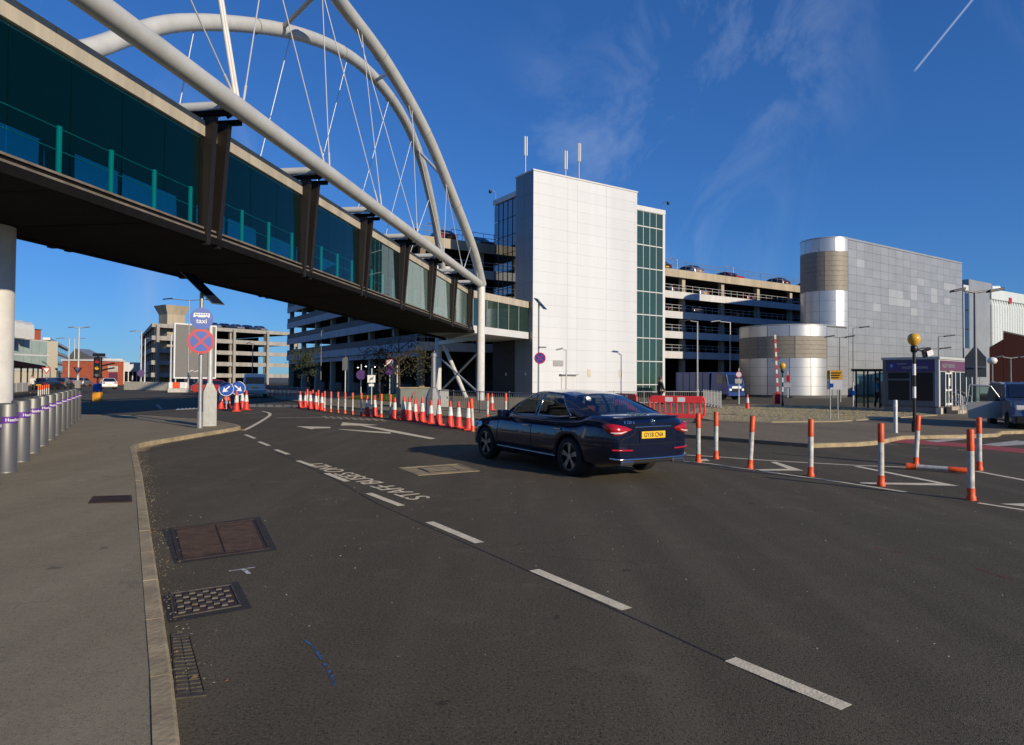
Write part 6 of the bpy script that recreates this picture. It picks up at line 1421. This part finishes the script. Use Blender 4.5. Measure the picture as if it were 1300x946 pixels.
# ================================================================== bus shelter
bs = G(1087,517.5,.098); be = G(1117,518.5,.098); d_ = (V2(be)-V2(bs)).normalized(); nb = Vector((-d_.y, d_.x)); Ls = (be-bs).length
sb = thing('bus_shelter', 'dark framed glass bus shelter left of the valet kiosk', 'bus shelter', bs)
for a in (0, .5, 1):
    for e in (0, 1.2):
        q = V2(bs)+d_*Ls*a+nb*e; m = MB(); m.cyl((*q,.098), (*q,2.25), .05, n=8); m.build('post', 'pole_black', sb, True)
m = MB(); m.prism([V2(bs)-d_*.2-nb*.2, V2(bs)+d_*(Ls+.2)-nb*.2, V2(bs)+d_*(Ls+.2)+nb*1.4, V2(bs)-d_*.2+nb*1.4], 2.25, 2.38); m.build('roof', 'pole_black', sb, True)
for k in range(2):
    m = MB(); m.wallbox(V2(bs)+d_*(Ls*k/2+.07)+nb*1.2, V2(bs)+d_*(Ls*(k+1)/2-.07)+nb*1.2, .35, 2.1, .015, 1); m.build('glass_pane', 'shelter_glass', sb, True)
    m = MB(); m.wallbox(V2(bs)+d_*(Ls*k)+nb*.12, V2(bs)+d_*(Ls*k)+nb*1.1, .35, 2.1, .015, 1); m.build('end_pane', 'shelter_glass', sb, True)
m = MB(); m.wallbox(V2(bs)+d_*.2+nb*.75, V2(bs)+d_*(Ls-.2)+nb*.75, .45, .5, .3, 1); m.build('bench', 'galv', sb, True)
b_ = G(1083,516,.098); t = pole_sign(b_, 1.5, 'short post with a small blue plate beside the bus shelter', .035); plate(t, onpix(1083,499,b_), face_dir(b_), .28, .28, 'sign_blue')
# ================================================================== people
def skinmesh(verts, edges, radii, name, mat, parent=None, sub=1, root=0):
    me = bpy.data.meshes.new(name); me.from_pydata(verts, edges, []); o = bpy.data.objects.new(name, me); COL.objects.link(o)
    md = o.modifiers.new('skin', 'SKIN'); md.use_smooth_shade = True
    for i, r in enumerate(radii): me.skin_vertices[0].data[i].radius = (r, r) if not isinstance(r, tuple) else r
    me.skin_vertices[0].data[root].use_root = True
    sb_ = o.modifiers.new('sub', 'SUBSURF'); sb_.levels = sub; sb_.render_levels = sub
    bpy.context.view_layer.update(); nm = bpy.data.meshes.new_from_object(o.evaluated_get(bpy.context.evaluated_depsgraph_get()))
    bpy.data.objects.remove(o); nm.materials.clear(); return link(name, nm, mat, parent)
def person(loc, rot, label, coat, legs, hairm, seated=False, stride=.16):
    t = thing('person', label, 'person', loc, rot)
    v = [(0,0,.95),(0,0,1.15),(0,0,1.38),(0,.0,1.50),(0,-.01,1.60),(0,-.01,1.70)]; e = [(0,1),(1,2),(2,3),(3,4),(4,5)]; r = [(.15,.10),(.14,.10),(.17,.11),(.055,.055),(.075,.09),(.06,.075)]
    def chain(p0, pts, rs):
        prev = p0
        for p, rr in zip(pts, rs): v.append(p); e.append((prev, len(v)-1)); r.append(rr); prev = len(v)-1
        return prev
    for s in (-1, 1):
        chain(0, [(s*.10,0,.88),(s*.10,-s*stride*.5-.02,.50),(s*.10,-s*stride+.02,.09),(s*.11,-s*stride-.10,.04)], [.085,.06,.04,.035])
        w = chain(2, [(s*.19,0,1.40),(s*.24,s*.06,1.14),(s*.22,s*.10-.06,.90),(s*.215,s*.10-.09,.84)], [.055,.045,.032,.034])
        for k in range(4): chain(w, [(s*(.235-.012*k),s*.10-.085-.02*k+.02,.77),(s*(.225-.012*k),s*.10-.095-.02*k+.02,.735)], [.010,.009])
        chain(w, [(s*.20,s*.10-.14,.80),(s*.20,s*.10-.15,.775)], [.011,.010])
    skinmesh(v, e, r, 'body', 'skin', t, 1)
    cv_ = [(0,0,.78),(0,0,.95),(0,0,1.15),(0,0,1.38),(0,0,1.46)]; ce = [(0,1),(1,2),(2,3),(3,4)]; cr = [(.18,.13),(.175,.125),(.165,.125),(.19,.135),(.09,.09)]
    for s in (-1, 1):
        i = len(cv_); cv_ += [(s*.20,0,1.40),(s*.245,s*.06,1.14),(s*.225,s*.10-.05,.93)]; ce += [(3,i),(i,i+1),(i+1,i+2)]; cr += [.075,.065,.052]
    skinmesh(cv_, ce, cr, 'coat', coat, t, 1, 1)
    lv = [(0,0,.92)]; le = []; lr = [(.155,.115)]
    for s in (-1, 1):
        i = len(lv); lv += [(s*.10,0,.84),(s*.10,-s*stride*.5-.02,.50),(s*.10,-s*stride+.02,.11)]; le += [(0,i),(i,i+1),(i+1,i+2)]; lr += [.105,.078,.06]
    skinmesh(lv, le, lr, 'trousers', legs, t, 1, 0)
    m = MB(); m.lathe([(.03,1.58),(.085,1.60),(.10,1.68),(.085,1.76),(.04,1.79)], (0,.02,0), 12); m.build('hair', hairm, t)
    m = MB(); m.lathe([(.005,0),(.013,.01),(.005,.03)], (0,-.105,1.645), 6)
    for s in (-1, 1): m.lathe([(.004,0),(.010,.008),(.004,.016)], (s*.033,-.092,1.685), 6)
    m.box((-.03,-.098,1.608), (.03,-.085,1.614)); m.build('facial_features', 'hair', t)
    return t
b_ = AT(838.5,505,40); person((b_.x, 40, .098), R(100), 'person in a dark coat walking behind the red barriers by the white tower', 'coat_dark', 'trousers', 'hair')
b_ = (V2(bs)+d_*Ls*.82+nb*.45); person((b_.x, b_.y, .098), R(40), 'person in a blue jacket waiting in the bus shelter', 'coat_blue', 'trousers', 'hair')
b_ = G(41,500); person((b_.x, b_.y, 0), R(60), 'person in a pale jacket crossing near the taxi canopy', 'cone_white', 'trousers', 'hair')
# ================================================================== trees
def tree(base, H, cr, label, leafmat, n, droop=0, name='tree'):
    t = thing(name, label, 'tree', base); rng = random.Random(int(base[0]*10)); m = MB(); tips = []
    m.tube([(0,0,0),(.03,.02,H*.25),(-.02,.05,H*.5),(0,0,H*.85)], [.11,.085,.06,.02], n=8)
    for k in range(11):
        z = H*rng.uniform(.32,.8); a = rng.uniform(0,6.28); L_ = cr*rng.uniform(.6,1.05)*(1.1-abs(z/H-.55)); e = Vector((math.cos(a)*L_, math.sin(a)*L_, z+L_*rng.uniform(.25,.8)*(1-droop*1.6)))
        md = Vector((math.cos(a)*L_*.5, math.sin(a)*L_*.5, z+L_*.4)); m.tube([(0,0,z), md, e], [.04,.025,.008], n=5); tips += [md, e, (md+e)/2, (md+e*2)/3]
    tips += [Vector((0,0,H*.9)), Vector((0,0,H*.8)), Vector((0,0,H*.7))]
    m.build('trunk', 'bark', t); m = MB()
    for _ in range(n):
        c = rng.choice(tips)+Vector((rng.gauss(0,.32), rng.gauss(0,.32), rng.gauss(-droop*.5,.30)))*cr*.55; s = rng.uniform(.05,.11); a = Vector((rng.gauss(0,1), rng.gauss(0,1), rng.gauss(0,1))).normalized(); b = a.orthogonal().normalized()
        m.add([c-a*s, c-b*s*.5, c+a*s, c+b*s*.5], [(0,1,2,3)])
    m.build('crown', leafmat, t); return t
b_ = AT(390,500,68); tree((b_.x, 68, .098), 4.7, 1.5, 'small dense leafy tree in the shade of the car park', 'leaf', 2600)
b_ = AT(506,500,46); tree((b_.x, 46, .098), 5.0, 2.0, 'thin airy autumn tree standing under the bridge soffit', 'leaf_autumn', 650, .5)
b_ = AT(481,500,50); tree((b_.x, 50, .098), 4.4, 1.6, 'slender sparse sapling beside the airy autumn tree', 'leaf_autumn', 350, .5)
# ================================================================== far left: terminal forecourt
def blockpx(name, label, px0, px1, pt, Y0, Y1, depth, mat, cat='building', z0=0):
    a, b = AT(px0, pt, Y0), AT(px1, pt, Y1); zt_ = a.z; t = thing(name, label, cat, (a.x, a.y, 0)); m = MB(); d = (V2(b)-V2(a)).normalized(); n = Vector((-d.y, d.x))
    m.prism([V2(a), V2(b), V2(b)+n*depth, V2(a)+n*depth], z0, zt_); m.build('wall', mat, t, True); return t, V2(a), V2(b), zt_, n, d
t, a, b, zt_, n, d = blockpx('terminal_building', 'cream terminal block with ribbon windows and a glazed end left of the road', 60, 86, 432, 130, 182, 40, 'cream'); Lb = (b-a).length
for fl_ in range(3):
    z0 = 2.6+fl_*2.1; nw = 9
    m = MB(); m.wallbox(a-n*.12, b-n*.12, z0-.2, z0+.1, .1, 1); m.build('string_course', 'white_trim', t, True)
    for k in range(nw): m = MB(); m.wallbox(lerp(a, b, .03+k/nw*.95)-n*.06, lerp(a, b, .03+(k+.85)/nw*.95)-n*.06, z0+.3, z0+1.4, .05, 1); m.build('window', 'blue_glass', t, True)
m = MB(); m.wallbox(a-n*.5-d*.5, b-n*.5, zt_+.01, zt_+.5, 1.2, 1); m.build('roof_edge', 'white_trim', t, True)
e0, e1 = V2(AT(60,450,129.6)), V2(AT(-40,450,112))
for fl_ in range(2):
    for k in range(9):
        m = MB(); m.wallbox(lerp(e0, e1, k/9+.004), lerp(e0, e1, (k+1)/9-.004), 2.9+fl_*2.8, 5.4+fl_*2.8, .1, -1); m.build('glazed_panel', 'reflect_panel', t, True)  # glazing whose pale reflection is painted into the panel colour
    m = MB(); m.wallbox(e0+Vector((0,.6)), e1+Vector((0,.6)), 2.6+fl_*2.8, 2.9+fl_*2.8, 1.4, -1); m.build('floor_band', 'white_trim', t, True)
m = MB(); m.wallbox(e0+Vector((0,3)), e1+Vector((0,3)), 0, 8.4, .3, -1); m.build('inner_wall', 'cream', t, True)
for k, px in enumerate((10, 21, 33)):
    p = V2(AT(px,420,114+k*4)); t2 = thing('roof_cowl', 'curved metal cowl on the glazed terminal roof', 'vent', (*p, 8.2), -.5, 'roof cowls on the terminal'); m = MB()
    prof = [(-1.2,0),(1.2,0),(1.25,1.6),(.9,2.6),(.2,3.1),(-.6,2.9),(-1.2,2.0)]; q = len(prof); m.add([(x,-.8,z) for x, z in prof]+[(x,.8,z) for x, z in prof], [tuple(range(q)), tuple(range(q,2*q))[::-1]]+[((i+1)%q, i, q+i, q+(i+1)%q) for i in range(q)]); m.build('cowl', 'galv_pale', t2)
    m = MB(); m.box((-1.3,-.9,-.05), (1.3,.9,.0)); m.build('flashing', 'grey_trim', t2)
t2 = thing('red_plant_box', 'red plant housing on the terminal roof', 'housing', (*V2(AT(41,425,135)), 8.6)); m = MB(); m.box((-1,-1,0), (1,1,2.2)); m.build('case', 'brick_red', t2); m = MB(); m.box((-1.1,-1.1,2.201), (1.1,1.1,2.35)); m.build('lid', 'roof_dark', t2)
# canopy over the taxi rank
c0, c1 = V2(AT(-20,461,48)), V2(AT(57,468,96)); t = thing('taxi_canopy', 'long dark canopy on thin posts over the taxi rank', 'canopy', (*c0, 0)); d = (c1-c0).normalized(); n = Vector((-d.y, d.x))
m = MB(); m.wallbox(c0, c1, 2.75, 3.05, 4.5, 1); m.build('roof', 'roof_dark', t, True); m = MB(); m.wallbox(c0-n*.05, c1-n*.05, 2.6, 3.1, .04, -1); m.build('fascia', 'shed_brown', t, True)
for k in range(9):
    for e in (.3, 4.0): q = lerp(c0, c1, k/8)+n*e; m = MB(); m.cyl((*q,0), (*q,2.75), .08, n=6); m.build('post', 'pole_black', t, True)
m = MB(); m.wallbox(lerp(c0, c1, .2)+n*3.4, lerp(c0, c1, .9)+n*3.4, .0, 1.5, .1, 1); m.build('screen', 'yellow_box', t, True)
a, b = G(12,499), G(36,497); t = thing('concrete_barrier', 'white concrete road barrier under the taxi canopy', 'barrier', (a.x,a.y,0))
for k in range(3): m = MB(); m.wallbox(V2(lerp(a, b, k/3+.006)), V2(lerp(a, b, (k+1)/3-.006)), 0, .95, .35, 1); m.build('block', 'white_dirty', t, True, .04)
gT = 'vehicles at the taxi rank'
for px, py, mt, lb, rt in ((60,495,'car_dark','black taxi with a yellow rear plate leaving the rank',1.75), (78,493.5,'car_dark','dark car waiting behind the black taxi near the give way sign',1.9), (66,491,'car_red','red car beyond the black taxi at the rank',1.9), (104,490.5,'car_silver','silver car ahead on the approach road',1.8), (90,490,'car_dark','dark car farther along the approach by the tall lamp',1.8)):
    p = G(px, py); parked((p.x, p.y, 0), rt, lb, mt, gT)
p = G(137,494); parked((p.x, p.y, 0), 2.2, 'small white car parked before the red brick kiosk', 'van_white')
p = G(274,501.5); parked((p.x, p.y, 0), .5, 'red car passing behind the feeder pillar', 'car_red')
gO = 'orange topped posts by the taxi rank'
for k in range(6):
    q = G(48.5+k*2.6, 508-k*.9); dup(fp, (q.x, q.y, 0), 0, 'orange topped white post in the row by the taxi rank', gO)
for px, lb in ((59,'red and white give way triangle near the black taxi'), (98.5,'red and white give way triangle on a thick pale post')):
    Y_ = 62; b_ = Vector((AT(px,490,Y_).x, Y_, 0)); t = thing('give_way_sign', lb, 'sign', b_); c = AT(px, 469.5, Y_-.1)-b_; n_ = face_dir(b_); R_, U_ = frame_of(n_)
    m = MB(); m.cyl((0,0,0), (0,0,c.z+.2), .05 if px < 80 else .09, n=8); m.build('pole', 'galv_pale', t); P = [c+R_*.42*math.cos(q)+U_*.42*math.sin(q) for q in (-math.pi/2, math.pi/6, 5*math.pi/6)]
    m = MB(); m.add([p-n_*.01 for p in P]+[p+n_*.01 for p in P], [(2,1,0),(3,4,5),(0,1,4,3),(1,2,5,4),(2,0,3,5)]); tr = m.build('triangle_plate', 'sign_red', t); m = MB(); m.add([c+(p-c)*.58+n_*.014 for p in P], [(0,1,2)]); m.build('triangle_face', 'white', tr)
    if px > 80: m = MB(); m.box((-.16,-.16,0), (.16,.16,1.3)); m.build('base_block', 'concrete_grey', t)
# traffic signal
b_ = G(123.5,510); t = thing('traffic_signal', 'black traffic signal head on a yellow base at the junction', 'traffic light', b_, .2)
m = MB(); m.box((-.24,-.22,0), (.24,.22,.62)); m.build('base', 'yellow_box', t, bevel=.03); m = MB(); m.cyl((0,0,.62), (0,0,3.0), .06, n=8); m.build('pole', 'pole_black', t)
m = MB(); m.box((-.22,-.16,1.55), (.22,.12,2.95)); hd = m.build('signal_head', 'pole_black', t, bevel=.04)
for k, mt in enumerate(('cabinet_green', 'amber', 'tail_red')):
    m = MB(); m.cyl((0,-.162,1.78+k*.44), (0,-.175,1.78+k*.44), .13, n=14); m.build('lens', mt, hd); m = MB(); m.tube([(-.15,-.18,1.80+k*.44),(-.11,-.3,1.90+k*.44),(.11,-.3,1.90+k*.44),(.15,-.18,1.80+k*.44)], .02, n=5); m.build('visor', 'pole_black', hd)
m = MB(); m.box((-.2,-.24,.7), (.2,.2,1.2)); m.build('control_box', 'sign_blue', t, bevel=.02)
for s, z in ((1,2.3),(1,2.0)): m = MB(); m.tube([(0,0,z),(.5,0,z+.15),(1.0,0,z+.25)], .05, n=6); m.build('bracket_arm', 'pole_black', t)
m = MB(); m.obox((0.05,0,3.1), (.35,0,0), (0,.1,0), (0,0,.1)); m.build('detector', 'pole_black', t)
# brick kiosk, far bridge, low range
t, a, b, zt_, n, d = blockpx('brick_kiosk', 'red brick kiosk with a pink doorway at the far junction', 130, 157, 458.5, 128, 134, 8, 'brick_red')
m = MB(); m.wallbox(lerp(a,b,.25)-n*.05, lerp(a,b,.72)-n*.05, 2.6, 3.7, .04, 1); m.build('fascia_sign', 'white_dirty', t, True); m = MB(); m.wallbox(lerp(a,b,.3)-n*.06, lerp(a,b,.7)-n*.06, 0, 2.4, .04, 1); m.build('doorway', 'magenta_sign', t, True)
m = MB(); m.wallbox(a-n*.2-d*.2, b-n*.2+d*.2, zt_+.01, zt_+.3, 8.4, 1); m.build('roof', 'white_trim', t, True)
t, a, b, zt_, n, d = blockpx('low_terminal_range', 'low white range between the brick kiosk and the far car park', 157, 190, 460, 150, 152, 10, 'white_trim')
for k in range(6): m = MB(); m.wallbox(lerp(a,b,.05+k*.16)-n*.05, lerp(a,b,.05+k*.16+.12)-n*.05, .6, 2.8, .04, 1); m.build('window', 'blue_glass', t, True)
a, b = AT(84,470,150), AT(131,470,142); t = thing('far_link_bridge', 'far glazed link bridge with a shallow pitched roof', 'bridge', (a.x, a.y, 0)); z0, z1 = a.z+.2, AT(84,458,150).z; n = Vector((.17, .98))
m = MB(); m.wallbox(V2(a), V2(b), z0-.6, z0, 4, 1); m.build('deck', 'concrete_grey', t, True); m = MB(); m.wallbox(V2(a)+n*.3, V2(b)+n*.3, z0, z1, 3.5, 1); m.build('glazing', 'blue_glass', t, True)
m = MB(); m.wallbox(V2(a), V2(b), z1, z1+.35, 4, 1); m.build('roof', 'white_trim', t, True)
for k in range(13): q = lerp(V2(a), V2(b), k/12)+n*.1; m = MB(); m.cyl((*q,z0), (*q,z1), .09, n=5); m.build('mullion', 'white_trim', t, True)
m = MB(); A, Bq = V2(a), lerp(V2(a), V2(b), .8); md = lerp(A, Bq, .3); m.add([(*A,z1+.36),(*Bq,z1+.36),(*md,z1+2.6),(*(A+n*4),z1+.36),(*(Bq+n*4),z1+.36),(*(md+n*4),z1+2.6)], [(0,1,2),(5,4,3),(1,4,5,2),(3,0,2,5),(0,3,4,1)]); m.build('pitched_roof', 'galv', t, True)
for k in (.1, .5, .9): q = lerp(V2(a), V2(b), k)+n*2; m = MB(); m.cyl((*q,0), (*q,z0-.6), .3, n=8); m.build('pier', 'concrete_grey', t, True)
lamp(100.5,416,100,'tall double headed lamp post on the approach road', [(-.7,0,.9),(.7,0,.9)], .14, 0, 'galv_pale')
lamp(88,430,120,'tall single headed lamp post beyond the terminal corner', [(-.9,0,1.4)], .12, 0, 'galv_pale')
lamp(95,430,135,'distant lamp post behind the tall double headed one', [(.8,0,1.2)], .12, 0, 'galv_pale')
lamp(179.8,421,112,'tall pale pole with a purple roundel beside the far car park', [(-1.0,0,.9)], .15, 0, 'galv_pale')
lamp(184.5,430,112,'shorter pale pole close to the far car park corner', [(.1,0,.5)], .13, 0, 'galv_pale')
lamp(217.5,425,110,'rust stained tall pole at the left edge of the hoarding', [(-.4,0,.4)], .16, 0, 'galv_pale')
lamp(240.5,381,80,'tall lamp post with an arm crossing behind the solar panel', [(-2.0,0,1.1),(2.0,0,.5)], .08, 0, 'galv')
lamp(321,436,96,'thin lamp post standing before the far car park decks', [(-.4,0,.5)], .09, 0, 'pole_grey')
for px, py, Y_ in ((403,500,96),):
    lamp(408,420,70,'dark thin pole before the shaded white decks', [(.3,0,.4)], .05, 0, 'pole_grey')
b_ = Vector((AT(179,495,111).x, 111, 0)); t = pole_sign(b_, 3.2, 'purple round sign on the pale poles by the far car park', .08); roundel(t, AT(179,474,110.8)-b_, face_dir(b_), .55, 'purple')
gW = 'white water filled blocks by the far fence'
for px in (219, 223.5, 228, 233): 
    q = G(px, 498.5); t = thing('road_block', 'all white plastic road block by the pale fence' if px in (219, 233) else 'plastic road block with an orange upper half by the pale fence', 'barrier', q, .3, gW); m = MB(); m.prism([Vector(v) for v in ((-.45,-.25),(.45,-.25),(.45,.25),(-.45,.25))], 0, .45); m.build('base', 'white_dirty', t, bevel=.06); m = MB(); m.box((-.38,-.13,.45), (.38,.13,1.1)); m.build('upper', 'white' if px in (219, 233) else 'orange', t, bevel=.05)
# small street clutter on the roof of the main car park: lamp masts
for k, tt in enumerate((.08, .58, .74)):
    p = roofp(tt, 7); lamp_ = thing('deck_lamp', ['roof deck lamp near the car park corner above the bridge', 'roof deck lamp in the middle of the sunny parapet', 'roof deck lamp toward the silver drum'][k], 'lamp post', p)
    m = MB(); m.cyl((0,0,0), (0,0,3.2), .05, n=6); m.build('column', 'galv_pale', lamp_); m = MB(); m.cyl((-.7,0,3.3), (0,0,3.15), .03, n=5); m.obox((-.9,0,3.3), (.3,0,.03), (0,.1,0), (0,0,.04)); m.build('lamp_head', 'pole_grey', lamp_)
